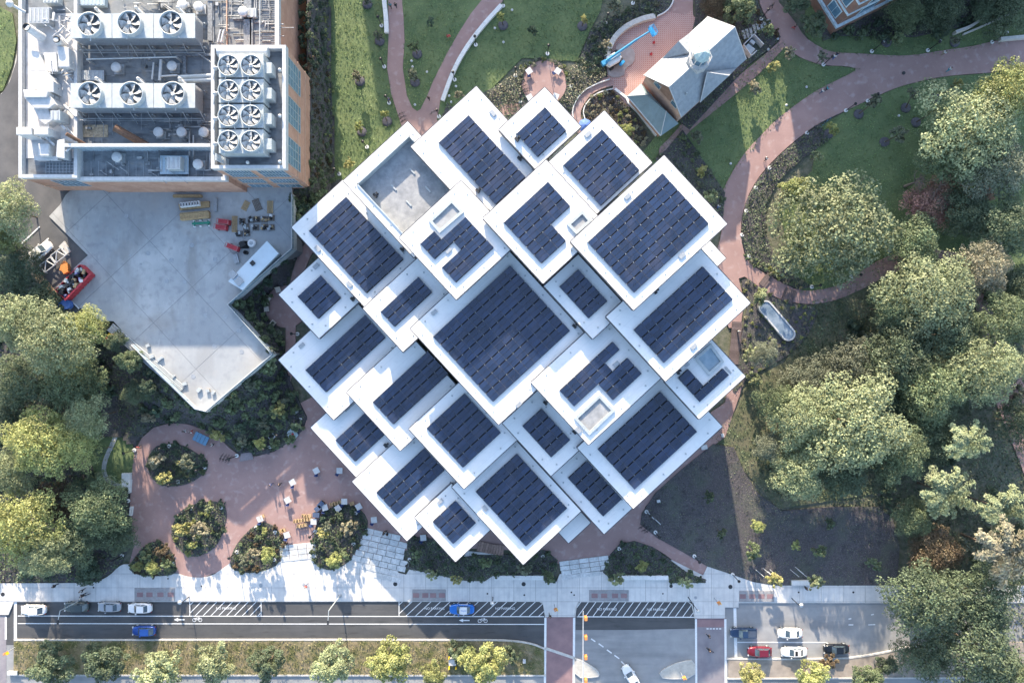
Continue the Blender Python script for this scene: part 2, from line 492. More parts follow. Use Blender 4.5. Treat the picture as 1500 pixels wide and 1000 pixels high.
# roads -----------------------------------------------------------
road, _, RZ = flat('road', [(-320, 880), (1900, 880), (1900, 1240), (-320, 1240)], M_oldasphalt)
new1, _, _ = flat('road', [(22, 879), (799, 879), (799, 950), (760, 944), (20, 944)], M_asphalt)
new2, _, _ = flat('road', [(-320, 881), (22, 881), (22, 944), (-320, 944)], M_asphalt)
new3, _, _ = flat('road', [(843, 876), (1018, 876), (1018, 920), (930, 922), (843, 922)], M_asphalt)
drive, _, _ = flat('driveway', [(-160, 150), (2, 138), (14, 120), (24, 90), (27, 40), (29, -60), (80, -60), (90, 262), (110, 300), (135, 385), (110, 430), (118, 455), (95, 462), (60, 420), (22, 372), (10, 345), (-160, 345)], M_drive, 6.1)
cross1, P1_, z1 = flat('crosswalk', [(798, 903), (842, 903), (842, 1240), (798, 1240)], M_redpave)
cross2, P2_, z2 = flat('crosswalk', [(1019, 905), (1064, 905), (1064, 918), (1019, 918)], M_redpave)
cross3, _, _ = flat('crosswalk', [(1019, 918), (1064, 918), (1064, 1240), (1019, 1240)], mat('lavender_asphalt', (0.19, 0.175, 0.20), 0.85, scale=0.4, col2=(0.25, 0.235, 0.25), detail=8))
cross4, _, _ = flat('crosswalk', [(-60, 901), (9, 901), (9, 1000), (-60, 1000)], mat('lavender_asphalt', (0.14, 0.13, 0.15)))

# road markings (flat print, one mesh per run)
LAY[0] += 1
MZ = 0.004 * LAY[0] + 0.006
def line(mb, a, b, w, z=None):
    z = MZ if z is None else z
    A = W(a[0], a[1], z); B = W(b[0], b[1], z)
    dx, dy = B[0] - A[0], B[1] - A[1]; d = math.hypot(dx, dy)
    nx, ny = -dy / d * w / 2, dx / d * w / 2
    mb.prism([(A[0] + nx, A[1] + ny), (B[0] + nx, B[1] + ny), (B[0] - nx, B[1] - ny), (A[0] - nx, A[1] - ny)], z - 0.004, z)
def marking(name, segs, parent=road):
    b = MB()
    for k, s in enumerate(segs): line(b, s[0], s[1], s[2], MZ + 0.0015 * (k % 3))
    return b.build(name, M_paint, parent)
marking('lane_line', [((26, 901.5), (797, 902.5), 0.16)])
marking('lane_line', [((26, 912.6), (797, 913.8), 0.16)])
marking('stop_line', [((22.5, 881), (22.5, 936), 0.55)])
marking('stop_line', [((8.5, 903), (8.5, 936), 0.35)])
marking('lane_line', [((845, 902.6), (1017, 903.4), 0.18)])
marking('crosswalk_line', [((799, 904), (797.5, 1100), 0.42)])
marking('crosswalk_line', [((841, 904), (840, 1100), 0.42)])
marking('crosswalk_line', [((1019.5, 906), (1020.5, 1100), 0.38)])
marking('crosswalk_line', [((1062.5, 906), (1064, 1100), 0.42)])
marking('stop_line', [((1076.5, 890), (1078, 962), 0.55)])
marking('lane_line', [((1080, 940), (1212, 940.4), 0.2)])
for a, b_ in (((866, 935), (872, 939)), ((877, 942), (884, 947)), ((889, 951), (896, 956)), ((900, 959), (907, 964)), ((910, 968), (916, 974))):
    marking('lane_dash', [(a, b_, 0.22)])
for a, b_ in (((1243, 914.5), (1250, 914.5)), ((1272, 914.5), (1282, 914)), ((1243, 906), (1247, 905.5)), ((1276, 900), (1280, 899))):
    marking('lane_dash', [(a, b_, 0.2)])
for k in range(5): marking('lane_dash', [((1035 + k * 4.6, 920.3), (1038 + k * 4.6, 920.3), 0.2)])
def hatch(x0, x1, step, lean, yt, yb, ends=True):
    if ends:
        marking('parking_line', [((x0, yt), (x0, yb), 0.14)])
        marking('parking_line', [((x1, yt), (x1, yb), 0.14)])
    h = yb - yt
    x = x0 - lean + 6
    while x < x1 - 1:
        a, b_ = (x, yb), (x + lean, yt)
        if a[0] < x0: a = (x0, yb - h * (x0 - x) / lean)
        if b_[0] > x1: b_ = (x1, yb - h * (x1 - x) / lean)
        if b_[0] - a[0] > 1.5: marking('hatch_line', [(a, b_, 0.13)])
        x += step
hatch(278, 382.5, 11.5, 21, 880, 901.2)
hatch(584.5, 797, 13.9, 24, 880, 902, ends=False)
marking('parking_line', [((584.5, 880), (584.5, 902), 0.14)])
hatch(845, 1016, 11.0, 16, 881, 903, ends=False)
def word(text, px, py, size, parent=road, m=M_paint, z=MZ + 0.01, rz=0.0, name='lettering'):
    cu = bpy.data.curves.new('lettering', 'FONT'); cu.body = text; cu.size = size; cu.align_x = 'CENTER'; cu.align_y = 'CENTER'
    cu.extrude = 0.002
    t = bpy.data.objects.new('lettering', cu); COL.objects.link(t)
    bpy.context.view_layer.update()
    me = bpy.data.meshes.new_from_object(t.evaluated_get(bpy.context.evaluated_depsgraph_get()))
    bpy.data.objects.remove(t)
    me.materials.clear(); me.materials.append(m)
    x, y = W(px, py, z)
    return link(name, me, parent, (x, y, z), rz)
for x, y in ((331, 890.5), (636.5, 890.8), (740, 890.8), (889, 891.8), (962, 892.3)):
    word('NO PARKING', x, y, 0.62)
def arrow(px, py):
    b = MB(); x, y = W(px, py, MZ)
    b.prism([(x - 1.0, y), (x - 0.2, y + 0.34), (x - 0.2, y - 0.34)], MZ, MZ + 0.004)
    b.prism([(x - 0.2, y - 0.11), (x + 1.0, y - 0.11), (x + 1.0, y + 0.11), (x - 0.2, y + 0.11)], MZ, MZ + 0.0045)
    b.build('arrow_marking', M_paint, road)
def bikemark(px, py):
    x, y = W(px, py, MZ); b = MB()
    for dx in (-0.55, 0.55):
        for k in range(14):
            a0, a1 = 2 * math.pi * k / 14, 2 * math.pi * (k + 1) / 14
            cx = x + dx; r = 0.36
            b.prism([(cx + r * math.cos(a0), y + r * math.sin(a0) - .1), (cx + r * math.cos(a1), y + r * math.sin(a1) - .1),
                     (cx + (r - .09) * math.cos(a1), y + (r - .09) * math.sin(a1) - .1), (cx + (r - .09) * math.cos(a0), y + (r - .09) * math.sin(a0) - .1)], MZ, MZ + 0.004)
    def seg(p, q, w=0.08):
        d = math.dist(p, q); nx, ny = -(q[1] - p[1]) / d * w / 2, (q[0] - p[0]) / d * w / 2
        b.prism([(x + p[0] + nx, y + p[1] + ny), (x + q[0] + nx, y + q[1] + ny), (x + q[0] - nx, y + q[1] - ny), (x + p[0] - nx, y + p[1] - ny)], MZ, MZ + 0.006)
    seg((-.55, -.1), (-.2, .3)); seg((-.2, .3), (.35, .28)); seg((.35, .28), (0, -.1)); seg((0, -.1), (-.2, .3)); seg((.35, .28), (.55, -.1)); seg((.2, .42), (.45, .42))
    b.build('bicycle_marking', M_paint, road)
for x in (262.5, 680): arrow(x, 907 if x < 300 else 908)
for x in (289, 707): bikemark(x, 906.6 if x < 300 else 908)

# lawns -----------------------------------------------------------
SOFT = []   # (polygon in pixels, kind of blades)
def lawn(poly, name='lawn', m=M_lawn, smooth=0, base=0.05):
    o, P, z = flat(name, poly, m, base, smooth)
    return P, z
lawnA = [(478, -140), (905, -140), (880, 15), (862, 50), (845, 90), (765, 85), (720, 130), (640, 260), (480, 340), (487, 200), (483, 80)]
lawn(lawnA)
lawnB = [(1146, 62), (1175, 86), (1205, 97), (1240, 97), (1262, 101), (1240, 113), (1180, 145), (1120, 200), (1080, 246), (1062, 280), (1060, 340), (940, 225), (960, 200), (1030, 150), (1100, 94)]
lawn(lawnB)
lawnC = [(1640, 85), (1470, 106), (1385, 112), (1320, 126), (1250, 157), (1200, 185), (1190, 250), (1140, 300), (1170, 430), (1300, 420), (1640, 380)]
lawn(lawnC)
lawnD = [(1180, 50), (1192, 70), (1225, 80), (1330, 85), (1400, 76), (1470, 66), (1640, 40), (1640, -100), (1180, -60)]
lawn(lawnD)
lawnE = [(1080, 600), (1095, 560), (1150, 530), (1190, 440), (1400, 380), (1420, 600), (1300, 720), (1140, 745), (1100, 700), (1040, 640)]
lawn(lawnE, m=mat('muted_grass', (0.075, 0.095, 0.05), .95, scale=.3, col2=(0.15, 0.14, 0.095), bump=.4, bscale=12, detail=9))  # lawn colour toned down to stand in for shade on this side
lawnF = [(-60, 20), (0, 10), (18, 20), (24, 60), (18, 95), (4, 133), (-60, 150)]
lawn(lawnF)
lawnG = [(150, 560), (200, 560), (195, 700), (178, 716), (140, 700), (120, 640)]
lawn(lawnG)
medA = [(20, 938), (700, 937.5), (752, 938.5), (780, 943), (797, 951), (797, 988), (20, 988)]
lawn(medA, 'grass', M_drygrass, base=0.12)
medB = [(1067, 965), (1230, 966), (1290, 957), (1330, 948), (1500, 940), (1500, 990), (1067, 993)]
lawn(medB, 'dirt', mat('packed_dirt', (0.22, 0.19, 0.165), 0.95, scale=0.5, col2=(0.33, 0.29, 0.25), detail=9, bump=0.3), base=0.12)

# brick paving -----------------------------------------------------
BZ = 0.10
plaza = [(188, 830), (196, 800), (190, 745), (192, 700), (197, 660), (208, 641), (225, 626), (250, 619), (275, 621), (300, 630), (322, 642), (335, 655), (352, 668), (376, 668), (402, 661), (430, 643), (445, 628), (450, 610), (440, 590), (500, 560), (640, 600), (850, 640), (960, 660), (1062, 590), (1072, 540), (1090, 560), (1062, 640), (1000, 686), (945, 742), (940, 765), (962, 787), (1000, 808), (1040, 828), (1030, 842), (1000, 832), (975, 812), (955, 800), (930, 793), (908, 797), (893, 812), (880, 830), (815, 825), (790, 806), (740, 805), (690, 803), (650, 790), (600, 805), (540, 812), (400, 840), (325, 835), (290, 848), (255, 840), (240, 845)]
flat('brick_plaza', plaza, M_brickpave, BZ)
circ = [(419 + 31 * math.cos(a), 449 + 31 * math.sin(a)) for a in np.linspace(0, 6.28, 40)[:-1]]
flat('brick_patio', circ, M_brickpave, BZ)
flat('path', [(437, 372), (450, 352), (470, 352), (455, 375), (440, 410), (433, 440), (433, 530), (425, 560), (418, 530), (419, 440), (428, 400)], M_brickpave, BZ)
patio = [(797 + 33 * math.cos(a), 122 + 33 * math.sin(a)) for a in np.linspace(0, 6.28, 40)[:-1]]
flat('path', [(568, -60), (590, -60), (589, 5), (591, 25), (592.6, 60), (590, 100), (596, 140), (604, 158), (611, 163), (616, 160), (626, 140), (635, 118), (655, 78), (672, 48), (690, 20), (706, 0), (740, -45), (775, -45), (733, 6), (700, 41), (676, 75), (660, 105), (645, 147), (640, 176), (700, 240), (600, 240), (590, 190), (583, 168), (573, 138), (567, 100), (569, 60), (569, 30)], M_brickpave, BZ)
flat('path', strip(smooth_line([(900, 118), (882, 122), (862, 132), (848, 150), (842, 168), (850, 190), (870, 210)]), 14), M_brickpave, BZ)
flat('path', strip([(770, 158), (745, 161), (722, 166)], 17), M_brickpave, BZ)
court = [(985, -50), (1013, -50), (1015, 22), (1030, 40), (1010, 60), (945, 140), (918, 160), (897, 130), (900, 120), (890, 112), (888, 90), (893, 68), (905, 48), (925, 33), (950, 26), (975, 20), (985, 5)]
flat('cobble_court', court, M_cobble, BZ)
flat('path', [(986, -50), (1015, -50), (1015, 14), (1004, 22), (980, 18), (990, 0)], M_brickpave, BZ)
prom = smooth_line([(1108, -50), (1111, 0), (1120, 22), (1132, 40), (1146, 57), (1128, 73), (1100, 97), (1060, 127), (1030, 155), (1000, 179), (985, 198), (960, 222), (980, 240), (1000, 200), (1050, 160), (1086, 131), (1120, 101), (1150, 69)], 1) + \
       smooth_line([(1172, 84), (1192, 92), (1212, 96), (1240, 97), (1257, 101), (1240, 111), (1200, 130), (1170, 150), (1134, 178), (1120, 193), (1094, 220), (1076, 246), (1062, 272), (1055, 292), (1056, 310), (1060, 335), (1040, 400), (1070, 440), (1062, 480), (1085, 480), (1090, 440), (1082, 408)], 1) + \
       smooth_line([(1091, 405), (1108, 417), (1124, 429), (1146, 439), (1174, 445), (1200, 445), (1230, 438), (1266, 422), (1300, 404), (1340, 387), (1400, 386), (1440, 392), (1440, 378), (1400, 369), (1360, 364), (1320, 367), (1290, 380), (1266, 393), (1250, 407), (1230, 418), (1200, 425), (1170, 426), (1140, 411), (1109, 394), (1092, 378), (1085, 348), (1086, 320), (1094, 290), (1108, 264), (1124, 244), (1148, 220), (1176, 197), (1200, 180), (1250, 157), (1290, 138), (1320, 126), (1364, 115), (1400, 110), (1458, 106), (1540, 98), (1700, 80), (1700, 30), (1540, 48), (1466, 58), (1420, 69), (1380, 74), (1340, 81), (1312, 82), (1250, 78), (1220, 77), (1200, 69), (1178, 54), (1166, 34), (1150, 14), (1138, 0), (1134, -50)], 1)
flat('promenade', prom, M_brickpave, BZ + 0.03)
flat('path', smooth_poly([(1455, 580), (1480, 640), (1510, 720), (1560, 760), (1560, 640), (1500, 570), (1475, 500), (1445, 430), (1425, 430), (1440, 500)], 1), M_brickpave, BZ)

# white garden path at the left
flat('garden_path', strip(smooth_line([(136, 562), (150, 562), (163, 578), (173, 600), (174, 622), (167, 645), (154, 672), (151, 690), (157, 703), (172, 711), (182, 712)]), 6.2), mat('pale_path', (0.36, 0.37, 0.38), 0.85, scale=2), BZ)
flat('garden_path', strip([(18, 718), (60, 708), (104, 697), (130, 690)], 6), mat('pale_path', (0.36, 0.37, 0.38)), BZ)
flat('garden_path', strip(smooth_line([(1395, 32), (1412, 24), (1424, 12), (1434, -6)]), 14), mat('pale_path', (0.36, 0.37, 0.38)), BZ)

# sidewalk ----------------------------------------------------------
side = smooth_line([(-320, 854), (120, 853.5), (142, 852), (160, 843), (174, 829), (181, 826)], 1) + [(188, 826), (200, 826), (200, 838), (250, 840), (256, 837)] + smooth_line([(256, 837), (270, 843), (290, 846), (310, 843), (325, 833), (337, 824)], 1) + \
       [(345, 800), (400, 800), (410, 822), (462, 812), (516, 815), (558, 832), (595, 841), (620, 800), (770, 815), (815, 852), (820, 840), (888, 836), (893, 812), (985, 820), (1030, 842), (1036, 829)] + smooth_line([(1036, 829), (1075, 842), (1104, 852), (1135, 857), (1160, 857)], 1) + \
       [(1330, 857), (1900, 857), (1900, 882), (1329, 882), (1082, 882), (1082, 889), (1062, 889), (1062, 905), (1018, 905), (1016, 882), (1008, 880), (848, 880), (843, 890), (841, 903), (799, 903), (795, 882), (790, 880), (-320, 880)]
sidewalk, SP, SZ = flat('sidewalk', side, M_joint, 0.09)
sl = slabs(sidewalk, SP, SZ, 4.12, 2.6, 0.0, M_concrete, gap=0.05, ox=0.3, oy=-48.7)
ramp, rp, rz_ = flat('sidewalk', [(0 - 60, 881), (20, 881), (12, 900), (-60, 900)], M_concrete, 0.08)
# kerbs
def kerb(pts, w=0.18, z=0.17, parent=None, name='kerb', sm=1):
    P = smooth_line(pts, sm) if sm else pts
    P = [W(x, y, z) for x, y in P]
    b = MB(); b.prism(strip(P, w), -0.05, z)
    o = b.build(name, M_kerb, parent); 
    if parent is None: o['kind'] = 'structure'
    return o
kerb([(-60, 880.4), (290, 880.4), (585, 880.2), (790, 880.2), (796, 884), (799, 903.5)], sm=0, z=0.21)
kerb([(842, 903.5), (844, 890), (849, 880.6), (1008, 880.6), (1014, 886), (1018, 905)], sm=0, z=0.212)
kerb([(1064, 889), (1064, 882.2), (1900, 882.4)], sm=0, z=0.214)
kerb([(20, 937), (700, 936.8), (752, 938), (780, 942.5), (799, 950.5)], w=0.28, z=0.26)
kerb([(799, 949), (842, 963.5)], w=0.5, z=0.1, sm=0)
kerb([(20, 988.5), (799, 989)], w=0.28, z=0.262)
kerb([(1064, 964.5), (1230, 965.5), (1290, 957), (1330, 947), (1400, 940)], w=0.28, z=0.264)
kerb([(1066, 993.5), (1500, 992)], w=0.28, z=0.266)
kerb([(0, 140), (10, 130), (20, 105), (26, 75)], w=0.2, z=0.22)
for poly in ([(842, 964), (853, 968), (872, 979), (878, 986), (876, 991.5), (842, 992)], [(967, 987), (970, 982), (985, 974), (1000, 969), (1018, 967), (1018, 993), (972, 994)]):
    flat('traffic_island', poly, mat('island_concrete', (0.42, 0.40, 0.36), 0.85, scale=2), 0.14, 1)
    kerb(poly + [poly[0]], w=0.16, z=0.30 + poly[0][0] * 1e-5)

# planting beds ------------------------------------------------------
BEDS = {}
def bed(key, poly, m=M_mulch, smooth=1, base=0.12, name='planting_bed'):
    o, P, z = flat(name, poly, m, base, smooth)
    BEDS[key] = (smooth_poly(poly, smooth) if smooth else poly, z, o)
bed('islandA', [(226, 654), (240, 650), (258, 649), (275, 655), (296, 669), (306, 684), (296, 696), (280, 707), (256, 713), (232, 710), (219, 695), (214, 674)])
bed('islandB', [(254, 764), (268, 744), (290, 736), (312, 733), (328, 738), (333, 752), (328, 776), (320, 794), (312, 804), (298, 812), (284, 816), (268, 809), (256, 795), (250, 780)])
bed('islandC', [(187, 832), (200, 812), (214, 796), (234, 791), (252, 806), (258, 826), (258, 841), (230, 844), (200, 842)])
bed('islandD', [(344, 800), (356, 785), (370, 771), (386, 763), (402, 770), (412, 782), (418, 800), (409, 826), (390, 835), (362, 840), (338, 833), (337, 820)])
bed('islandE', [(460, 784), (465, 760), (488, 740), (510, 736), (532, 748), (541, 768), (530, 792), (518, 812), (508, 826), (484, 836), (464, 829), (454, 815), (458, 800)])
bed('front', [(597, 785), (650, 790), (680, 815), (700, 812), (760, 812), (780, 803), (800, 806), (817, 820), (814, 842), (811, 853), (799, 853), (794, 843), (722, 843), (710, 851), (680, 850), (655, 845), (625, 838), (596, 833)], smooth=0)
bed('frontright', [(893, 813), (908, 796), (930, 792), (957, 801), (985, 822), (1008, 839), (1034, 848), (1034, 853), (981, 853.5), (979, 843), (903, 843), (899, 850), (883, 838)], smooth=0)
bed('mulch', [(940, 752), (960, 722), (1000, 686), (1045, 650), (1075, 655), (1090, 690), (1110, 722), (1145, 748), (1220, 742), (1290, 742), (1308, 760), (1318, 800), (1314, 857), (1160, 857), (1135, 857), (1104, 852), (1075, 842), (1036, 829), (1000, 808), (962, 787), (938, 768)], smooth=0)
bed('basin', [(1084, 412), (1096, 407), (1110, 420), (1146, 442), (1200, 449), (1194, 470), (1178, 500), (1150, 524), (1110, 545), (1086, 562), (1074, 580), (1072, 548), (1082, 520), (1090, 470), (1096, 448)])
bed('hedge', [(1200, 181), (1176, 199), (1148, 222), (1124, 246), (1108, 266), (1094, 292), (1087, 320), (1086, 348), (1093, 377), (1110, 392), (1140, 409), (1170, 424), (1190, 420), (1160, 400), (1132, 370), (1122, 340), (1122, 300), (1140, 265), (1176, 232), (1215, 205)], smooth=0)
bed('northeast', [(766, 96), (790, 84), (815, 88), (835, 104), (848, 90), (856, 68), (866, 44), (884, 28), (915, 17), (945, 0), (960, -50), (985, -50), (984, 4), (974, 18), (950, 24), (925, 31), (903, 47), (891, 67), (886, 90), (888, 112), (870, 124), (850, 140), (838, 162), (812, 150), (700, 210), (700, 140), (740, 120), (762, 112)], smooth=0)
bed('northgarden', [(872, 134), (896, 130), (918, 154), (940, 180), (952, 204), (945, 214), (930, 210), (880, 180), (856, 178), (852, 160)], smooth=1)
bed('chapelnorth', [(1015, -50), (1108, -50), (1110, 2), (1118, 22), (1130, 38), (1144, 54), (1128, 71), (1100, 92), (1010, 190), (985, 170), (1020, 20)], smooth=0)
bed('westshrubs', [(430, -140), (474, -140), (480, 0), (483, 80), (488, 200), (488, 262), (440, 330), (410, 300)], smooth=0)
bed('terracegarden', [(424, 280), (470, 270), (500, 262), (436, 345), (410, 386), (386, 420), (386, 470), (412, 490), (417, 540), (438, 588), (449, 612), (443, 630), (428, 645), (400, 660), (374, 666), (350, 664), (330, 645), (300, 630), (275, 620), (250, 617), (225, 624), (200, 640), (150, 640), (140, 500), (170, 470), (230, 540), (300, 620)], smooth=0)
bed('westwoods', [(-60, 420), (60, 420), (170, 490), (170, 560), (120, 640), (140, 700), (188, 720), (190, 800), (176, 826), (160, 840), (142, 850), (120, 852), (-60, 852)], smooth=0)
bed('promleft', [(700, 195), (655, 150), (650, 165), (644, 172), (650, 200)], smooth=0)
bed('eastpath', [(1000, 190), (1062, 282), (1058, 330), (1040, 345), (960, 232), (975, 220)], smooth=0)
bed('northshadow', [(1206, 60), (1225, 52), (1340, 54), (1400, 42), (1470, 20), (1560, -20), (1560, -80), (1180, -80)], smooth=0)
flat('brick_patio', patio, M_brickpave, 0.16)
# mulch rings are added with the young trees

# stone entry slabs --------------------------------------------------
def stone_steps(poly, rot, cw, ch, label):
    o, P, z = flat('stone_paving', poly, M_joint, 0.16)
    slabs(o, P, z, cw, ch, rot, M_stone, name='stone_slab', gap=0.07, th=0.05)
ROT = -0.22
def slabrows(name, x0, y0, ang, rows, sw, sh, thk=0.14):
    """rows of staggered marble slabs; rows = (offset, count)"""
    t = bpy.data.objects.new(name, None); COL.objects.link(t); t['kind'] = 'structure'
    c, s = math.cos(ang), math.sin(ang)
    for r, (off, cnt) in enumerate(rows):
        for k in range(cnt):
            u = off + k * sw + sw / 2; v = r * sh + sh / 2
            X, Y = W(x0 + u * c - v * s, y0 + u * s + v * c, 0.3)
            b = MB(); zz = 0.30 + random.uniform(-.02, .03)
            ww, hh = sw / 7.8 - 0.09, sh / 7.8 - 0.09
            b.box(0, 0, -0.25, zz - 0.3 + random.uniform(0, .03), ww, hh)
            b.build('stone_slab', M_stone, t, (X, Y, 0.3)).rotation_euler = (0, 0, -ang)
slabrows('stone_paving', 535, 772, 0.225, [(0, 4), (-1, 5), (-3, 5), (-2, 5), (-6, 6), (-9, 6), (-5, 5), (28, 3)], 13.4, 8.6)
slabrows('stone_paving', 409, 799, -0.11, [(0, 4), (0, 4), (0, 4)], 13.2, 8.0)
slabrows('stone_paving', 819, 822, -0.13, [(0, 5), (0, 5), (1, 5), (0, 4)], 14.5, 7.0)

# tree pits
for (x0, x1, y0, y1, sq) in ((197, 256, 861, 880, (205, 219, 235, 250)), (604, 653, 863, 880, (609.5, 623, 634.5, 647.5)), (863, 921, 864, 880, (871, 885, 901, 914)), (1083, 1134, 865, 881, (1088, 1102, 1115.5, 1128))):
    o, P, z = flat('paving_strip', [(x0, y0), (x1, y0), (x1, y1), (x0, y1)], mat('grey_paving', (0.26, 0.26, 0.27), 0.85, scale=2), 0.10)
    for x in sq:
        X, Y = W(x, (y0 + y1) / 2, z)
        b = MB(); b.box(0, 0, -.02, 0.02, 1.15, 0.85)
        b.build('brick_panel', M_redpave, o, (X, Y, z))
# manhole covers and drains
def cover(px, py, r, m, name='manhole_cover', label='round dark manhole cover in the pale sidewalk', z=0.27):
    b = MB((*W(px, py, z), z)); x, y = W(px, py, z)
    b.lathe(x, y, [(r, z - .05), (r, z), (r * .8, z + .004), (r * .8, z + 0.01), (0.02, z + .01)], 14, smooth=False)
    o = b.build(name, m, loc=(x, y, z))
    tag(o, label, 'manhole', 'covers in the paving'); REG.append((o, label, px, py))
for (x, y, r) in ((4, 870, .38), (579, 855, .4), (767, 855, .4), (983, 858, .32), (1070, 859, .4), (382, 857, .36), (445, 856, .3), (1019, 875, .3), (1324, 107, .32), (137, 860, .16), (246, 847, .15), (295, 858, .15), (714, 869, .17), (768, 871, .17), (837, 867, .17), (841, 871, .16), (971, 869, .15), (1170, 867, .18), (1250, 867, .2)):
    cover(x, y, r, M_greymetal if r in (.36, .3) else M_dark, z=0.27 if y > 200 else 0.35, label='round manhole cover set in the pale sidewalk' if y > 200 else 'round manhole cover in the brick promenade')
# ================================================================ THE MUSEUM OF WHITE STEPPED ROOFS
AU = math.radians(47.35)
UX, UY = math.cos(AU), math.sin(AU)          # down-right in the photograph
VX, VY = UY, -UX                             # up-right
ROTW = -AU                                   # world rotation of the u axis
def uv(L, s, t): return (L[0] + s * UX + t * VX, L[1] + s * UY + t * VY)
mus = thing('building', (0, 0, 0), 'white roofed building of many stepped square blocks turned diagonally, with solar panels', 'building')
M_glasswall = mat('curtain_wall_glass', (0.22, 0.29, 0.34), 0.15, spec=0.9, var=0.2)
# name: (L corner px, length along u, length along v, z)
BX = {
 'courtroof': ((503, 265), 152, 128, 19.6), 'west': ((427, 333), 159, 102, 13.4), 'small': ((532, 451.6), 86, 108, 15.6),
 'long': ((602, 215), 152, 130, 20.6), 'north': ((731, 190), 78, 91, 21.8), 'northeast': ((803, 238.5), 103, 112, 22.6),
 'upper': ((707.6, 319.6), 129.7, 125.7, 22.8), 'big': ((836, 354), 136, 186, 24.0), 'hatch': ((585, 348), 123, 123, 21.6),
 'centre': ((601, 481), 191, 183, 17.4), 'slot': ((797, 419), 105, 68, 19.4), 'east': ((888, 464), 128, 169, 20.8),
 'corner': ((936, 373), 90, 90, 10.0), 'fareast': ((974, 559), 74, 92, 17.4), 'hatcheast': ((778, 560), 124, 144, 17.9),
 'southeast': ((845.7, 655.5), 121, 177, 13.2), 'midsouth': ((736, 619.5), 105, 70, 12.4), 'lowmid': ((599, 628), 119, 106, 11.4),
 'westmid': ((507.6, 574.4), 116, 125, 9.4), 'tiny': ((408.4, 431.4), 87, 79, 10.6), 'westlong': ((408, 527), 119, 141, 8.2),
 'southwest': ((455, 626), 99, 100, 6.8), 'southlong': ((516, 705), 118, 112, 7.2), 'south': ((607.6, 757.6), 88, 73, 8.2),
 'southbig': ((662, 713), 154, 115, 9.4), 'lowcorner': ((784, 742), 72, 44, 6.6), 'southnarrow': ((807, 697), 115, 60, 9.0),
}
ZR = {}
def quad(L, a, b, z):
    return [W(*uv(L, s, t), z) for s, t in ((0, 0), (a, 0), (a, b), (0, b))]
def shrink(Q, d):
    cx = sum(p[0] for p in Q) / 4; cy = sum(p[1] for p in Q) / 4
    o = []
    n = 4
    for i in range(4):
        p = Q[i]; a = Q[i - 1]; b = Q[(i + 1) % 4]
        da = math.dist(p, a); db = math.dist(p, b)
        o.append((p[0] + (a[0] - p[0]) / da * d + (b[0] - p[0]) / db * d, p[1] + (a[1] - p[1]) / da * d + (b[1] - p[1]) / db * d))
    return o
for key, (L, a, b, z) in BX.items():
    Q = quad(L, a, b, z)
    if key == 'courtroof':
        # a ring of roof round a sunken gravel court
        r = MB()
        L2 = (522.6, 270)
        ins = [W(*uv(L2, s, t), z) for s, t in ((0, 0), (150, 0), (150, 104), (0, 104))]
        # NW bar, SW bar, NE bar
        def band(s0, s1, t0, t1): return [W(*uv(L, s, t), z) for s, t in ((s0, t0), (s1, t0), (s1, t1), (s0, t1))]
        # local coordinates of the court corner inside the block
        dx, dy = L2[0] - L[0], L2[1] - L[1]; s0 = dx * UX + dy * UY; t0 = dx * VX + dy * VY
        r.prism(band(0, s0, 0, 128), z - .75, z); r.prism(band(s0, 152, 0, t0), z - .75, z); r.prism(band(s0, 152, t0 + 105, 128), z - .75, z)
        r.build('roof', M_whiteroof, mus)
        f = MB(); f.prism(band(s0 - 1, 150, t0 - 1, t0 + 106), z - 2.2, z - 1.45); f.build('sunken_court', M_gravel, mus)
        e = MB()
        for (sa, sb, ta, tb) in ((s0, s0 + 1.6, t0, t0 + 105), (s0, 150, t0, t0 + 1.6), (s0, 150, t0 + 103.4, t0 + 105)):
            e.prism(band(sa, sb, ta, tb), z - 1.6, z + 0.25)
        e.build('court_coping', M_lightmetal, mus)
    else:
        r = MB(); r.prism(Q, z - 0.75, z); r.build('roof', M_whiteroof, mus)
    # thin dark metal drip edge standing proud under the white slab edge
    e = MB()
    for i in range(4):
        p, q = Q[i], Q[(i + 1) % 4]
        d = math.dist(p, q); nx, ny = -(q[1] - p[1]) / d, (q[0] - p[0]) / d
        A = sum((Q[k][0] * Q[(k + 1) % 4][1] - Q[(k + 1) % 4][0] * Q[k][1]) for k in range(4))
        sg = -1 if A > 0 else 1
        w = 0.14
        e.prism([(p[0], p[1]), (q[0], q[1]), (q[0] + nx * w * sg, q[1] + ny * w * sg), (p[0] + nx * w * sg, p[1] + ny * w * sg)], z - 0.85, z - 0.02 + 0.002 * i)
    e.build('roof_edge', M_fascia, mus)
    Wq = shrink(Q, 1.3)
    w = MB(); w.prism(Wq, 0.0, z - 0.75, top=(key == 'courtroof' and False)); wl = w.build('glass_wall', M_glasswall, mus)
    m = MB()
    for i in range(4):
        p, q = Wq[i], Wq[(i + 1) % 4]
        n = max(2, int(math.dist(p, q) / 2.4))
        for k in range(n + 1):
            x = p[0] + (q[0] - p[0]) * k / n; y = p[1] + (q[1] - p[1]) * k / n
            m.box(x, y, 0.05, z - 0.76, 0.14, 0.14, ROTW)
        for zz in (0.15, z * .5, z - 1.2):
            dx, dy = q[0] - p[0], q[1] - p[1]
            m.box((p[0] + q[0]) / 2, (p[1] + q[1]) / 2, zz, zz + .18, math.hypot(dx, dy), 0.12, math.atan2(dy, dx))
    m.build('mullions', M_white, wl)['kind'] = 'stuff'

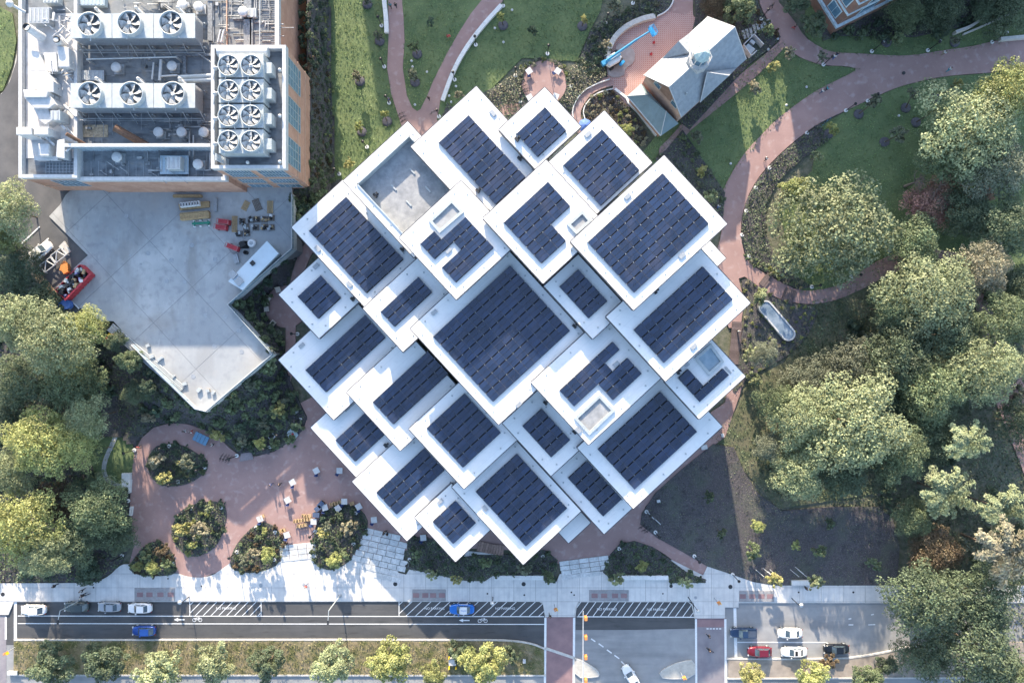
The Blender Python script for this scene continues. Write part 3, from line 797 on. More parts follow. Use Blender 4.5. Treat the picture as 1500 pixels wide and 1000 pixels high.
def rect_on(L4, z, name, parent, m_frame, m_in, h=0.35, wd=0.45):
    """framed rectangular well on a roof: L4 = four pixel corners"""
    Q = [W(x, y, z) for x, y in L4]
    inn = shrink(Q, wd)
    b = MB()
    for i in range(4):
        j = (i + 1) % 4
        b.prism([Q[i], Q[j], inn[j], inn[i]], z + 0.002 * i, z + h + 0.001 * i)
    fr = b.build(name, m_frame, parent)
    c = MB(); c.prism(inn, z, z + 0.06); c.build(name + '_floor', m_in, fr)
rect_on([(628, 324), (662, 292), (680, 311), (644, 342)], BX['hatch'][3], 'skylight', mus, M_lightmetal, M_gravel)
rect_on([(830, 329), (853, 308), (867, 324), (844, 344)], BX['upper'][3], 'skylight', mus, M_lightmetal, M_gravel)
rect_on([(1016.5, 524.5), (1041, 503), (1060, 529.5), (1038, 550)], BX['fareast'][3], 'skylight', mus, M_lightmetal, M_skyglass)
rect_on([(840.5, 612), (878, 577), (900.5, 601), (863, 637)], BX['hatcheast'][3], 'skylight', mus, M_lightmetal, M_gravel)
def roofz(px, py):
    best = 0
    for key, (L, a, b, z) in BX.items():
        dx, dy = px - L[0], py - L[1]; s = dx * UX + dy * UY; t = dx * VX + dy * VY
        if 0 <= s <= a and 0 <= t <= b: best = max(best, z)
    return best
# small grey roof vents, equipment and anchor posts
for (x, y) in ((465.5, 364.5), (512, 416), (463, 390), (442, 506), (636, 367.5), (657, 367), (861, 197), (919, 288), (999, 374.5), (1016, 507.5), (1005, 532), (902.5, 533), (760, 592), (846.5, 629.5), (645, 734), (710.5, 744), (722, 166), (636, 457.5)):
    z = roofz(x, y)
    if not z: continue
    X, Y = W(x, y, z); b = MB((X, Y, z))
    alt = x in (465.5, 512, 1005, 710.5, 722, 846.5)
    b.box(X, Y, z, z + 0.22, 1.05, 0.62, ROTW if alt else ROTW + math.pi / 2)
    o = b.build('roof_vent', M_greymetal, mus, (X, Y, z))
for (x, y) in ((589, 366), (516.5, 438.5), (841, 478), (798.5, 590), (959, 427.5), (992, 545), (841, 632.5), (761, 233), (700, 280), (565, 652), (550, 287), (757, 205)):
    z = roofz(x, y)
    if not z: continue
    if x == 550: z -= 1.45
    X, Y = W(x, y, z); b = MB((X, Y, z))
    b.box(X, Y, z, z + 0.5, 0.75, 0.4, ROTW); b.box(X + .35, Y + .3, z, z + 0.9, 0.3, 0.3, ROTW)
    b.build('roof_equipment', M_dark, mus, (X, Y, z))
for (x, y, r) in ((604, 251, 0), (577, 275, 0), (627, 277.5, 0), (599, 298, 0)):
    z = BX['courtroof'][3] - 1.45; X, Y = W(x, y, z); b = MB((X, Y, z)); b.box(X, Y, z, z + .15, 1.2, .22, ROTW); b.build('roof_light', M_lightmetal, mus, (X, Y, z))
# louvre slots by the walls
for (x, y, L_, v) in ((600, 507, 26, 1), (513, 596, 18, 1), (1066.5, 542, 11, 0), (644, 722, 42, 1)):
    z = roofz(x, y) or 6; X, Y = W(x, y, z); b = MB((X, Y, z))
    b.box(X, Y, z, z + 0.12, L_ / 7.8, .32, ROTW + (math.pi / 2 if v else 0)); b.build('louvre', M_greymetal, mus, (X, Y, z))
# anchor posts with little plates
an = MB(); an.box(0, 0, 0, .05, .25, .25); an.tube((0, 0, .05), (0, 0, .75), .035, n=6); anme = an.mesh('roof_anchor'); anme.materials.append(M_lightmetal)
for key, (L, a, b, z) in BX.items():
    na = max(2, int(a / 38)); nb = max(2, int(b / 38))
    for i in range(na):
        for side_ in (7, b - 7):
            p = uv(L, a * (i + .5) / na, side_)
            if roofz(*p) == z and z > 7: link('roof_anchor', anme, mus, (*W(*p, z), z))
    for i in range(nb):
        for side_ in (7, a - 7):
            p = uv(L, side_, b * (i + .5) / nb)
            if roofz(*p) == z and z > 7: link('roof_anchor', anme, mus, (*W(*p, z), z))

# solar arrays -------------------------------------------------------
ARR = [  # (roof key, L px, [(s0,s1,t0,t1)...], label)
 ('west', (452, 338), [(k * 15.6, k * 15.6 + 15.6, 0, 74.3) for k in range(8)], 'eight bands of dark solar panels on the westernmost large white roof'),
 ('tiny', (435.6, 434), [(k * 15, k * 15 + 15, 0, 46) for k in range(3)], 'small square of dark panels on the leftmost little white roof'),
 ('small', (557, 456.4), [(k * 15.3, k * 15.3 + 15.3, 0, 75.6) for k in range(2)], 'narrow two band strip of solar panels left of the big central roof'),
 ('hatch', (615, 357), [(0, 16, 0, 28), (16, 31.4, 0, 76), (31.4, 47, 38, 76), (47, 62.3, 0, 76), (62.3, 77.6, 0, 76)], 'notched group of solar panels beside the grey hatch left of centre'),
 ('long', (642, 209), [(k * 15.5, k * 15.5 + 15.5, 0, 60) for k in range(8)], 'long block of solar panels on the upper left white roof'),
 ('north', (755.6, 196), [(k * 15.6, k * 15.6 + 15.6, 0, 57.8) for k in range(3)], 'three band solar panels on the topmost small white roof'),
 ('northeast', (824.6, 242), [(k * 16.3, k * 16.3 + 16.3, 0, 77.7) for k in range(5)], 'five band square of solar panels on the upper right white roof'),
 ('upper', (737.4, 326), [(k * 16.3, k * 16.3 + 16.3, 0, 88.5) for k in range(3)] + [(k * 16.4, k * 16.4 + 16.4, 0, 49.5) for k in (3, 4)], 'stepped solar panels beside the small hatch above the centre roof'),
 ('big', (860.4, 355), [(k * 16.8, k * 16.8 + 16.8, 0, 149.5) for k in range(6)], 'wide field of solar panels on the largest right hand white roof'),
 ('slot', (819, 420), [(k * 15.9, k * 15.9 + 15.9, 0, 38) for k in range(4)], 'narrow shaded solar panels right of the big central roof'),
 ('east', (927.8, 483.5), [(k * 16.5, k * 16.5 + 16.5, 0, 138) for k in range(4)], 'long four band solar panels on the right hand roof facing the oval basin'),
 ('fareast', (992.7, 554), [(0, 17, 0, 20.5), (17, 34, 0, 20.5), (34, 48, 0, 58.6)], 'bent strip of solar panels round the blue skylight at the far right roof'),
 ('hatcheast', (819.3, 572), [(0, 16, 0, 106), (16, 32, 0, 77), (32, 48, 48, 106), (48, 64, 48, 106)], 'stepped solar panels above the grey hatch right of centre'),
 ('southeast', (875.3, 658), [(k * 16.1, k * 16.1 + 16.1, 0, 125) for k in range(5)], 'large block of solar panels on the lower right white roof'),
 ('midsouth', (765, 624), [(k * 15.7, k * 15.7 + 15.7, 0, 38.5) for k in range(4)], 'small shaded solar panels just below the big central roof'),
 ('centre', (634, 493), [(k * 16.25, k * 16.25 + 16.25, 0, 154) for k in range(8)], 'largest field of solar panels on the big central white roof'),
 ('westmid', (545.6, 588.6), [(k * 15, k * 15 + 15, 0, 110) for k in range(3)], 'long three band solar panels left below the central roof'),
 ('westlong', (447, 541.6), [(k * 15, k * 15 + 15, 0, 119) for k in range(3)], 'long three band solar panels on the left edge roof above the plaza'),
 ('southwest', (491, 644.4), [(k * 14.4, k * 14.4 + 14.4, 0, 62) for k in range(3)], 'small solar panels on the lowest left white roof by the plaza'),
 ('southlong', (551, 721), [(k * 14.7, k * 14.7 + 14.7, 0, 96) for k in range(3)], 'three band solar panels on the lower left roof by the stone slabs'),
 ('lowmid', (624.6, 627), [(k * 15.8, k * 15.8 + 15.8, 0, 76) for k in range(5)], 'five band square of solar panels below left of the central roof'),
 ('south', (633.6, 763.6), [(k * 15, k * 15 + 15, 0, 45.7) for k in range(3)], 'small square of solar panels on the bottom left corner roof'),
 ('southbig', (696.6, 720), [(k * 15.6, k * 15.6 + 15.6, 0, 82.6) for k in range(7)], 'seven band solar panels on the bottom pointed white roof'),
 ('southnarrow', (831.7, 700), [(k * 15.4, k * 15.4 + 15.4, 0, 38) for k in range(5)], 'narrow solar panels on the low roof at the bottom right'),
]
PMESH = {}
def panel_mesh(w, l):
    key = (round(w, 2), round(l, 2))
    if key in PMESH: return PMESH[key]
    b = MB()
    # frame slab, glass sheet standing 2 mm inside its rim
    b.box(0, 0, 0, 0.045, w, l, 0, 1)
    b.box(0, 0, 0.045, 0.052, w - 0.07, l - 0.07, 0, 0, bottom=False)
    me = b.mesh('solar_panel'); me.materials.append(M_panel); me.materials.append(M_panelback)
    PMESH[key] = me
    return me
npanel = 0
for key, L, bands, label in ARR:
    z = BX[key][3]; zp = z + 0.32
    k = (CAM_H - zp) / FPX
    X, Y = W(*L, zp)
    arr = thing('solar_array', (X, Y, z), label, 'solar panels', 'solar panel fields on the white roofs')
    rail = MB()
    for (s0, s1, t0, t1) in bands:
        cols = max(1, round((t1 - t0) / 14.6)); pl = (t1 - t0) / cols
        rw = (s1 - s0 - 1.5) / 2
        for r in range(2):
            for c in range(cols):
                s = s0 + 0.65 + rw * (r + .5); t = t0 + pl * (c + .5)
                wx = (s * UX + t * VX) * k; wy = -(s * UY + t * VY) * k
                me = panel_mesh(rw * k - 0.012, pl * k - 0.025)
                o = link('solar_panel', me, arr, (wx, wy, zp - z + (0.0 if r else 0.03)), ROTW)
                npanel += 1
        for c in range(cols + 1):
            t = t0 + pl * c
            if c in (0, cols): t += .6 if c == 0 else -.6
            s = (s0 + s1) / 2
            rail.box((s * UX + t * VX) * k, -(s * UY + t * VY) * k, 0.02, zp - z - 0.01, (s1 - s0) * k - .05, 0.06, ROTW)
            s = s0 + .1
            rail.box((s * UX + t * VX) * k, -(s * UY + t * VY) * k, 0.0, zp - z + 0.02, 0.13, 0.14, ROTW)
    rail.build('mounting_rails', M_greymetal, arr)
    base = MB()
    for (s0, s1, t0, t1) in bands:
        base.prism([((s * UX + t * VX) * k, -(s * UY + t * VY) * k) for s, t in ((s0, t0 + .8), (s1, t0 + .8), (s1, t1 - .8), (s0, t1 - .8))], 0.004, 0.016)
    base.build('ballast_mat', M_black, arr)
print('panels', npanel)

# ================================================================ LEFT PLANT BUILDING (brick, roof full of machines)
plant = thing('building', (0, 0, 0), 'orange brick building with cooling towers and ducts crowding its roof, top left', 'building')
GT = 6.0
ZM, ZPH, ZL = 15.4, 20.2, 16.2
def rectw(x0, y0, x1, y1, z): return [W(x0, y0, z), W(x1, y0, z), W(x1, y1, z), W(x0, y1, z)]
def block(x0, y0, x1, y1, z, parent, par=0.9, parw=0.55, wallm=M_brickwall, capm=M_white, roofm=M_oldroof, base=0.0):
    Q = rectw(x0, y0, x1, y1, z)
    inn = shrink(Q, parw)
    w = MB(); w.prism(shrink(Q, 0.12), base, z - 0.3, top=False); wo = w.build('brick_wall', wallm, parent)
    f = MB(); f.prism(inn, z - par - .2, z - par); f.build('roof', roofm, parent)
    c = MB(); 
    for i in range(4):
        j = (i + 1) % 4
        c.prism([Q[i], Q[j], inn[j], inn[i]], z - par - 0.1, z + 0.003 * i)
    c.build('parapet', capm, parent)
    return wo, Q
w1, Qm = None, rectw(112, -120, 331, 264, ZM)
LP_ = [W(x, y, ZM) for x, y in ((112, -120), (408, -120), (408, 72), (331, 72), (331, 264), (112, 264))]
b = MB(); b.prism([(x, y) for x, y in LP_], 0, ZM - .3, top=False); w1 = b.build('brick_wall', M_brickwall, plant)
b = MB(); b.prism([((x - LP_[0][0]) * .998 + LP_[0][0], y) for x, y in LP_], ZM - 1.1, ZM - .9); b.build('roof', M_oldroof, plant)
b = MB()
for k, (x0, y0, x1, y1) in enumerate(((111.5, -120, 117, 264.4), (117, 259, 331.5, 264.4), (326.5, 72, 331.5, 259), (402.5, -120, 408.5, 72))): b.prism(rectw(x0, y0, x1, y1, ZM), ZM - 1, ZM + .003 * k)
b.build('parapet', M_white, plant)
w2, Ql = block(27, -120, 113, 260.5, ZL, plant, capm=M_white)
w3, Qp = block(309, 66, 418.5, 247, ZPH, plant, par=1.2)
def window(wall, p, q, u0, u1, z0, z1, out, nx=3, ny=2, name='window'):
    """window in the wall running p->q (world xy) between fractions u0,u1; out = outward normal"""
    ax, ay = p[0] + (q[0] - p[0]) * u0, p[1] + (q[1] - p[1]) * u0
    bx, by = p[0] + (q[0] - p[0]) * u1, p[1] + (q[1] - p[1]) * u1
    cx, cy = (ax + bx) / 2, (ay + by) / 2; L_ = math.dist((ax, ay), (bx, by)); r = math.atan2(by - ay, bx - ax)
    o3 = (cx, cy, z0)
    b = MB(o3); b.box(cx + out[0] * .02, cy + out[1] * .02, z0, z1, L_, 0.10, r)
    fr = MB(o3)
    for k in range(nx + 1):
        t = k / nx; fr.box(ax + (bx - ax) * t + out[0] * .05, ay + (by - ay) * t + out[1] * .05, z0, z1, 0.07, 0.12, r)
    for k in range(ny + 1):
        zz = z0 + (z1 - z0) * k / ny; fr.box(cx + out[0] * .05, cy + out[1] * .05, zz - .035, zz + .035, L_ + .08, 0.13, r)
    wo = b.build(name, M_winglass, wall, o3)
    fo = fr.build('window_frame', M_lightmetal, wo)
def wallpts(Q, side):
    Q = shrink(Q, 0.12)   # Q order: NW, NE, SE, SW
    return {'S': (Q[3], Q[2], (0, -1)), 'E': (Q[2], Q[1], (1, 0)), 'W': (Q[0], Q[3], (-1, 0)), 'N': (Q[1], Q[0], (0, 1))}[side]
p, q, o_ = wallpts(Qp, 'S')
for z0, z1 in ((14.6, 18.8), (10.4, 13.0)):
    for u0, u1 in ((0.10, 0.46), (0.56, 0.93)): window(plant, p, q, u0, u1, z0, z1, o_, 8, 2)
for u0, u1 in ((0.12, 0.44), (0.56, 0.9)): window(plant, p, q, u0, u1, 7.0, 9.2, o_, 4, 1)
p, q, o_ = wallpts(Qp, 'E')
for u0, u1 in ((0.06, 0.28), (0.40, 0.62), (0.72, 0.94)):
    window(plant, p, q, u0, u1, 12.6, 19.0, o_, 3, 5)
p, q, o_ = wallpts(Qm, 'S')
for k in range(6):
    u0 = 0.15 + k * 0.148
    window(plant, p, q, u0, u0 + .075, 11.4, 14.2, o_, 3, 2); window(plant, p, q, u0, u0 + .075, 7.2, 9.6, o_, 3, 2)
p, q, o_ = wallpts(Ql, 'S')
window(plant, p, q, 0.40, 0.88, 10.2, 14.2, o_, 5, 2)
# brick string courses
for Q, zs, wl in ((Qp, (9.6, 13.6, 19.2), w3), (Qm, (10.4, 14.6), w1), (Ql, (9.8, 15.4), w2)):
    for zz in zs:
        b = MB(); Qs = shrink(Q, 0.04)
        for i in range(4):
            j = (i + 1) % 4; inn = shrink(Q, 0.2); b.prism([Qs[i], Qs[j], inn[j], inn[i]], zz, zz + .28 + .002 * i, bottom=True)
        b.build('string_course', mat('buff_stone', (0.45, 0.30, 0.22), 0.8), wl)

RM = ZM - 0.9   # roof floor of the middle block
def fan_blades(n=6, r=1.0, m=None):
    b = MB()
    for k in range(n):
        a = 2 * math.pi * k / n
        pts = []
        for (rr, da, zz) in ((.16, -.45, .10), (.55, -.52, .16), (.97, -.34, .18), (.97, .34, -.04), (.60, .22, -.08), (.16, .38, -.10)):
            pts.append((r * rr * math.cos(a + da), r * rr * math.sin(a + da), zz * r))
        b.add(pts, [[0, 1, 4, 5], [1, 2, 3, 4]], 0)
        b.add([(x, y, z - .03) for x, y, z in pts], [[5, 4, 1, 0], [4, 3, 2, 1]], 0)
    b.lathe(0, 0, [(r * .17, -.1 * r), (r * .17, .12 * r), (r * .10, .2 * r), (0.01, .22 * r)], 12)
    return b
def cooling_fan(px, py, z, R, label, h=0.9, n=6, group='cooling fans on the brick building'):
    X, Y = W(px, py, z + h)
    t = thing('cooling_fan', (X, Y, z), label, 'cooling fan', group, rz=random.uniform(0, 1), px=(px, py))
    b = MB(); b.lathe(0, 0, [(R * 1.03, 0), (R * .98, h * .5), (R * 1.02, h), (R * .95, h), (R * .93, h * .5), (R * .95, 0.02)], 32)
    b.build('fan_cylinder', M_lightmetal, t)
    d = MB(); d.lathe(0, 0, [(R * .94, 0.03), (0.01, 0.035)], 24); d.build('fan_floor', mat('fan_grille', (.20, .21, .22), .6, var=.2), t)
    f = fan_blades(n, R * .92).build('fan_blades', mat('dull_blade', (.36, .365, .36), .5, var=.2, scale=3), t); f.location = (0, 0, h * .55)
    g = MB()
    for k in range(16):
        a = 2 * math.pi * k / 16; g.tube((R * .2 * math.cos(a), R * .2 * math.sin(a), .1), (R * .94 * math.cos(a), R * .94 * math.sin(a), .1), .025, n=4)
    g.build('guard_spokes', M_lightmetal, t)
    c = MB(); c.tube((0, 0, h * .55), (-R * .5, -R * 1.25, h * .4), .07, n=6); c.box(0, 0, h * .6, h * .95, .5, .5); c.build('fan_motor', M_white, t)
    return t
def tower_row(x0, y0, x1, y1, zt, fans, label, order):
    zb = RM
    Q = rectw(x0, y0, x1, y1, zt)
    t = thing('cooling_tower', (*W((x0 + x1) / 2, (y0 + y1) / 2, zt), zb), label, 'cooling tower', 'cooling towers on the brick building')
    o3 = tuple(t.location)
    b = MB(o3); b.prism(shrink(Q, 0.25), zb + 0.9, zt - .15); b.build('casing', M_lightmetal, t)
    n = 3
    for k in range(n):
        a = x0 + (x1 - x0) * k / n; c = x0 + (x1 - x0) * (k + 1) / n
        q = rectw(a + .35, y0, c - .35, y1, zt); cx, cy = q[0]
        d = MB(o3); d.prism(q, zt - .15, zt); d.build('top_panel', M_lightmetal, t)
    l = MB(o3)
    for k in range(9):
        zz = zb + 1.1 + k * (zt - zb - 1.6) / 9
        Q2 = shrink(Q, 0.12)
        for i in range(4):
            j = (i + 1) % 4; inn = shrink(Q, .3); l.prism([Q2[i], Q2[j], inn[j], inn[i]], zz, zz + .12, bottom=True)
    l.build('louvres', M_greymetal, t)
    s = MB(o3)
    for i in range(8):
        f = i / 7
        for e in (0, 1):
            p, q = (Q[0], Q[1]) if e else (Q[3], Q[2])
            s.tube((p[0] + (q[0] - p[0]) * f, p[1], zb), (p[0] + (q[0] - p[0]) * f, p[1], zb + .9), .12, n=6)
        p, q = Q[3], Q[2]
        s.tube((p[0] + (q[0] - p[0]) * f, p[1] - .05, zb + 2.4), (p[0] + (q[0] - p[0]) * f, p[1] - 1.3, zb), .06, n=6)
    p, q = Q[3], Q[2]
    for zz in (zb + .9, zb + 1.9): s.tube((p[0], p[1] - 1.0, zz), (q[0], p[1] - 1.0, zz), .04, n=5)
    s.build('support_frame', M_lightmetal, t)
    for i, (fx, fy) in enumerate(fans):
        cooling_fan(fx, fy, zt, 1.88, '%s fan of the three on the %s cooling tower row' % (('left', 'middle', 'right')[i], order), group='cooling tower fans')
        # white inlet elbow behind each fan
        zz = zt - .3; X, Y = W(fx + 11, fy - 21.5, zz); e = MB((X, Y, zz)); e.tube((X, Y, zb), (X, Y, zz), .28, n=10); e.lathe(X, Y, [(.28, zz), (.26, zz + .18), (.15, zz + .32), (.01, zz + .36)], 10); e.tube((X, Y, zz), (X + .9, Y - .9, zz - .6), .2, n=8)
        e.build('elbow_pipe', M_white, t, (X - o3[0], Y - o3[1], zz - o3[2]))
    return t
tower_row(103, 20, 286, 56, RM + 4.1, [(130, 35), (188.6, 33), (249.6, 33)], 'long pale cooling tower block with three fans, the upper of two', 'upper')
tower_row(103, 122, 286, 158, RM + 4.1, [(130.5, 137), (191.5, 137), (252.5, 137)], 'long pale cooling tower block with three fans, the lower of two', 'lower')
# penthouse chillers: four units, two fans each
RP = ZPH - 1.2
for k, y in enumerate((96, 133, 170, 207)):
    zt = RP + 3.0
    Q = rectw(320, y - 17.6, 386.5, y + 17.8, zt)
    t = thing('chiller_unit', (*W(353, y, zt), RP), 'pale blue rooftop chiller with two fans, %s of the stack of four' % ('topmost', 'second from the top', 'third from the top', 'lowest')[k], 'chiller', 'four chillers in the walled roof pit')
    o3 = tuple(t.location)
    b = MB(o3); b.prism(shrink(Q, .06), RP + .3, zt); b.build('casing', M_lightmetal, t)
    f = MB(o3)
    for xx in (321, 385.5):
        for yy in (y - 15, y + 15): a = W(xx, yy, zt); f.box(a[0], a[1], RP, RP + .3, .4, .4)
    f.build('foot', M_greymetal, t)
    s = MB(o3); a = W(394, y + 5, RP + 2); s.box(a[0], a[1], RP + .2, RP + 2.4, 1.1, 1.7); s.build('side_cabinet', M_lightmetal, t)
    s = MB(o3); 
    for (dx, dy, dz) in ((-.3, .3, 1.6), (-.9, -.6, .6), (-1.3, -1.6, -.3)):
        pass
    a = W(315, y + 4, RP + 2.2); s.tube((a[0] + .8, a[1] + .3, RP + 2.2), (a[0], a[1], RP + 2.2), .16, n=8); s.tube((a[0], a[1], RP + 2.2), (a[0] - .9, a[1] - 1.6, RP + .8), .1, n=8); s.lathe(a[0], a[1], [(.3, RP + 1.9), (.3, RP + 2.5), (.05, RP + 2.6)], 10)
    s.build('pipework', M_white, t)
    for i, x in enumerate((334.2, 367.4)):
        cooling_fan(x, y - .5, zt, 1.62, '%s fan on the %s chiller' % (('left', 'right')[i], ('topmost', 'second', 'third', 'lowest')[k]), h=.6, n=7, group='chiller fans')
# duct inside top of the pit, stair at its corner
b = MB(); a, c = W(318, 75, RP + 1.6), W(392, 75, RP + 1.6); b.tube((*a, RP + 1.2), (*c, RP + 1.2), .8, n=16); b.build('roof_duct', M_white, plant)
b = MB()
for k in range(9):
    x, y = W(315 + k * 2.3, 229 + k * 1.1, RP + .3 + 2.2 - k * .25); b.box(x, y, RP + 2.1 - k * .25, RP + 2.2 - k * .25, .18, 1.1)
b.build('stair', M_lightmetal, plant)
for (x, y) in ((411, 104), (411, 171), (411, 238), (364, 239)):
    X, Y = W(x, y, ZPH); b = MB((X, Y, ZPH)); b.lathe(X, Y, [(.18, ZPH), (.22, ZPH + .3), (.3, ZPH + .35), (.22, ZPH + .6), (.02, ZPH + .65)], 10); b.build('parapet_lamp', M_white, plant, (X, Y, ZPH))
# corrugated screen wall across the roof
zt = RM + 3.2
t = thing('screen_wall', (*W(200, 213, zt), RM), 'white topped corrugated screen wall across the brick building roof', 'screen wall')
o3 = tuple(t.location)
A, B = W(94, 212.6, zt), W(308, 212.6, zt)
b = MB(o3); b.box((A[0] + B[0]) / 2, A[1], zt - .12, zt, B[0] - A[0], .55); b.build('coping', M_white, t)
n = 72
for k in range(n):
    x = A[0] + (B[0] - A[0]) * (k + .5) / n
    b = MB((x, A[1], RM)); b.box(x, A[1] + (-.06 if k % 2 else 0), RM, zt - .12, (B[0] - A[0]) / n, .12)
    b.build('wall_panel', mat('blue_grey_cladding', (0.36, 0.44, 0.50), 0.5, metal=.1, objvar=.06), t, (x - o3[0], A[1] - o3[1], 0))
# mushroom vents
def mushroom(px, py, zb, r=.82, h=1.5):
    X, Y = W(px, py, zb + h)
    t = thing('roof_exhaust', (X, Y, zb), 'round white capped exhaust vent on the grey roof', 'roof vent', 'mushroom vents on the plant roof', px=(px, py))
    b = MB(); b.lathe(0, 0, [(r, h - .35), (r, h - .1), (r * .85, h), (.01, h + .05)], 20); b.build('cap', M_white, t)
    c = MB(); c.lathe(0, 0, [(r * .8, h - .3), (r * .7, .4)], 16); c.box(0, 0, 0, .4, 2 * r, 2 * r); c.build('collar', M_greymetal, t)
for (x, y) in ((169, 98), (251, 96), (290, 9), (355, 16), (231, 193), (265, 193), (297.5, 193), (170, 229.5), (39 + 250, 240), (266, 196 - 190)): mushroom(x, y, RM)
# rooftop boxes, frames and pipes of the middle block
def roofbox(px0, py0, px1, py1, zb, h, m, name, label, cat, group=None, curb=True):
    Q = rectw(px0, py0, px1, py1, zb + h); c = (sum(p[0] for p in Q) / 4, sum(p[1] for p in Q) / 4)
    t = thing(name, (*c, zb), label, cat, group, px=((px0 + px1) / 2, (py0 + py1) / 2))
    o3 = tuple(t.location); b = MB(o3)
    sx, sy = abs(Q[1][0] - Q[0][0]), abs(Q[0][1] - Q[3][1])
    b.box(c[0], c[1], zb + .25, zb + h, sx, sy); b.build('casing', m, t)
    d = MB(o3); d.box(c[0], c[1], zb, zb + .25, sx * .94, sy * .94); d.build('curb', M_greymetal, t)
    e = MB(o3); 
    n = max(2, int(sx / .6))
    for k in range(n): e.box(c[0] - sx / 2 + sx * (k + .5) / n, c[1], zb + h, zb + h + .05, sx / n * .35, sy * .8)
    e.build('louvres', M_lightmetal if m is not M_lightmetal else M_greymetal, t)
    return t
roofbox(244, 229, 264, 248, RM, 2.0, M_lightmetal, 'roof_unit', 'pale boxy air unit on a grey platform on the plant roof', 'air unit')
roofbox(115, 103, 152, 118, RM, .6, M_greymetal, 'roof_hatch', 'flat grey hatch between the two cooling tower rows', 'roof hatch')
roofbox(115, -6, 153, 8, RM, 1.2, mat('blue_grey_cladding', (0.36, 0.44, 0.50)), 'roof_unit', 'blue grey box cut by the top edge of the plant roof', 'air unit')
roofbox(234, 228, 276, 255, RM, .5, mat('blue_grey_cladding', (0.36, 0.44, 0.50)), 'roof_platform', 'bluish platform carrying the pale boxy air unit', 'platform')
roofbox(362, 12, 375, 25, RM, .8, M_lightmetal, 'roof_unit', 'small grey box beside a white capped vent at the roof top', 'air unit')
for (x0, y0, x1, y1, r, z_, m, nm, lb) in ((168, 187, 212, 212, .62, 2.8, M_rust, 'flue_pipe', 'thick rusty brown flue lying over the plant roof'), (97, 196, 122, 211, .3, 3.6, M_rust, 'flue_pipe', 'thin dark leaning flue at the left end of the screen wall'),
        (225, 92, 225, 118, .14, 1.2, M_white, 'roof_pipe', 'white pipe running between the cooling towers'), (236, 88, 236, 120, .24, 1.2, M_white, 'roof_pipe', 'thicker white pipe running between the cooling towers'), (236, 112, 262, 112, .16, 1.2, M_white, 'roof_pipe', 'short white pipe below a round vent'),
        (262, 113.5, 318, 113.5, .35, 1.8, M_lightmetal, 'roof_pipe', 'upper of two fat pipes entering the chiller pit'), (262, 119.5, 318, 119.5, .35, 1.7, M_lightmetal, 'roof_pipe', 'lower of two fat pipes entering the chiller pit'),
        (127, 87, 262, 87, .1, 2.2, M_lightmetal, 'roof_pipe', 'thin rail between the two cooling tower rows'), (328, 44, 328, 66, .16, 2.6, M_white, 'roof_pipe', 'white pipe frame right of the upper tower'),
        (323, 44, 323, 66, .12, 2.6, M_white, 'roof_pipe', 'thinner white pipe right of the upper tower'), (381, -20, 381, 66, .08, .5, M_lightmetal, 'roof_pipe', 'long thin conduit near the right parapet')):
    a, c = W(x0, y0, RM + z_), W(x1, y1, RM + z_ * .6)
    t = thing(nm, (a[0], a[1], RM), lb, 'pipe'); o3 = tuple(t.location)
    b = MB(o3); b.tube((*a, RM + z_), (*c, RM + z_ * (.35 if nm == 'flue_pipe' else 1)), r, n=12); b.build('pipe', m, t)
    b = MB(o3); b.box(a[0], a[1], RM, RM + z_ - r * .5, .25, .25); b.box(c[0], c[1], RM, RM + z_ * (.35 if nm == 'flue_pipe' else 1) - r * .5, .25, .25); b.build('bracket', M_greymetal, t)
# grey service strips (roof walkway frames)
b = MB()
for (x0, y0, x1, y1) in ((357, -20, 368, 66), (304, -20, 311, 60), (340, 26, 372, 28), (366, 86 - 60, 370, 66), (268, 78, 310, 82), (268, 82, 272, 120)):
    Q = rectw(x0, y0, x1, y1, RM + .5); b.prism(Q, RM, RM + .5)
b.build('cable_tray', mat('cable_tray', (0.11, 0.12, 0.135), 0.7, scale=3, col2=(0.26, 0.28, 0.30), detail=8), plant)
b = MB(); b.prism(rectw(120, 183, 158, 201, RM + .08), RM, RM + .08); b.build('roof_walkway', mat('tan_grating', (0.42, 0.34, 0.24), 0.8, var=.3, scale=3), plant)
b = MB()
for k in range(26):
    y = -8 + k * 2.9; b.prism(rectw(383, y, 402, y + .5, RM + .08), RM, RM + .08)
for k in range(24):
    x = 122 + k * 11; 
    if x < 300: b.prism(rectw(x, 236, x + .6, 258, RM + .06), RM, RM + .06)
rs = b.build('roof_seams', mat('pale_seam', (0.34, 0.36, 0.38), 0.8), plant); rs['kind'] = 'stuff'

b = MB()
random.seed(5)
for k in range(120):
    x = random.uniform(118, 326); y = random.choice([random.uniform(-6, 14), random.uniform(62, 118), random.uniform(176, 206), random.uniform(228, 256)])
    a = W(x, y, RM + .5); L_ = random.uniform(.5, 4.5); ang = random.choice([0, math.pi / 2, 0, math.pi / 2, -.6]); zz = RM + random.uniform(.12, .9)
    b.tube((a[0], a[1], zz), (a[0] + L_ * math.cos(ang), a[1] + L_ * math.sin(ang), zz), random.choice([.04, .05, .08, .13]), n=5)
    if k % 3 == 0: b.box(a[0], a[1], RM, RM + random.uniform(.2, .7), random.uniform(.25, .9), random.uniform(.25, .7))
b.build('conduits', mat('grimy_metal', (0.12, 0.13, 0.14), 0.6, scale=.6, col2=(0.42, 0.43, 0.44), detail=3), plant)['kind'] = 'stuff'
b = MB()
for k in range(60):
    x = random.uniform(312, 400); y = random.uniform(-10, 62); a = W(x, y, RM + .3); L_ = random.uniform(.8, 4); ang = random.choice([0, math.pi / 2])
    b.tube((a[0], a[1], RM + .2), (a[0] + L_ * math.cos(ang), a[1] + L_ * math.sin(ang), RM + .2), random.choice([.04, .07, .1]), n=5)
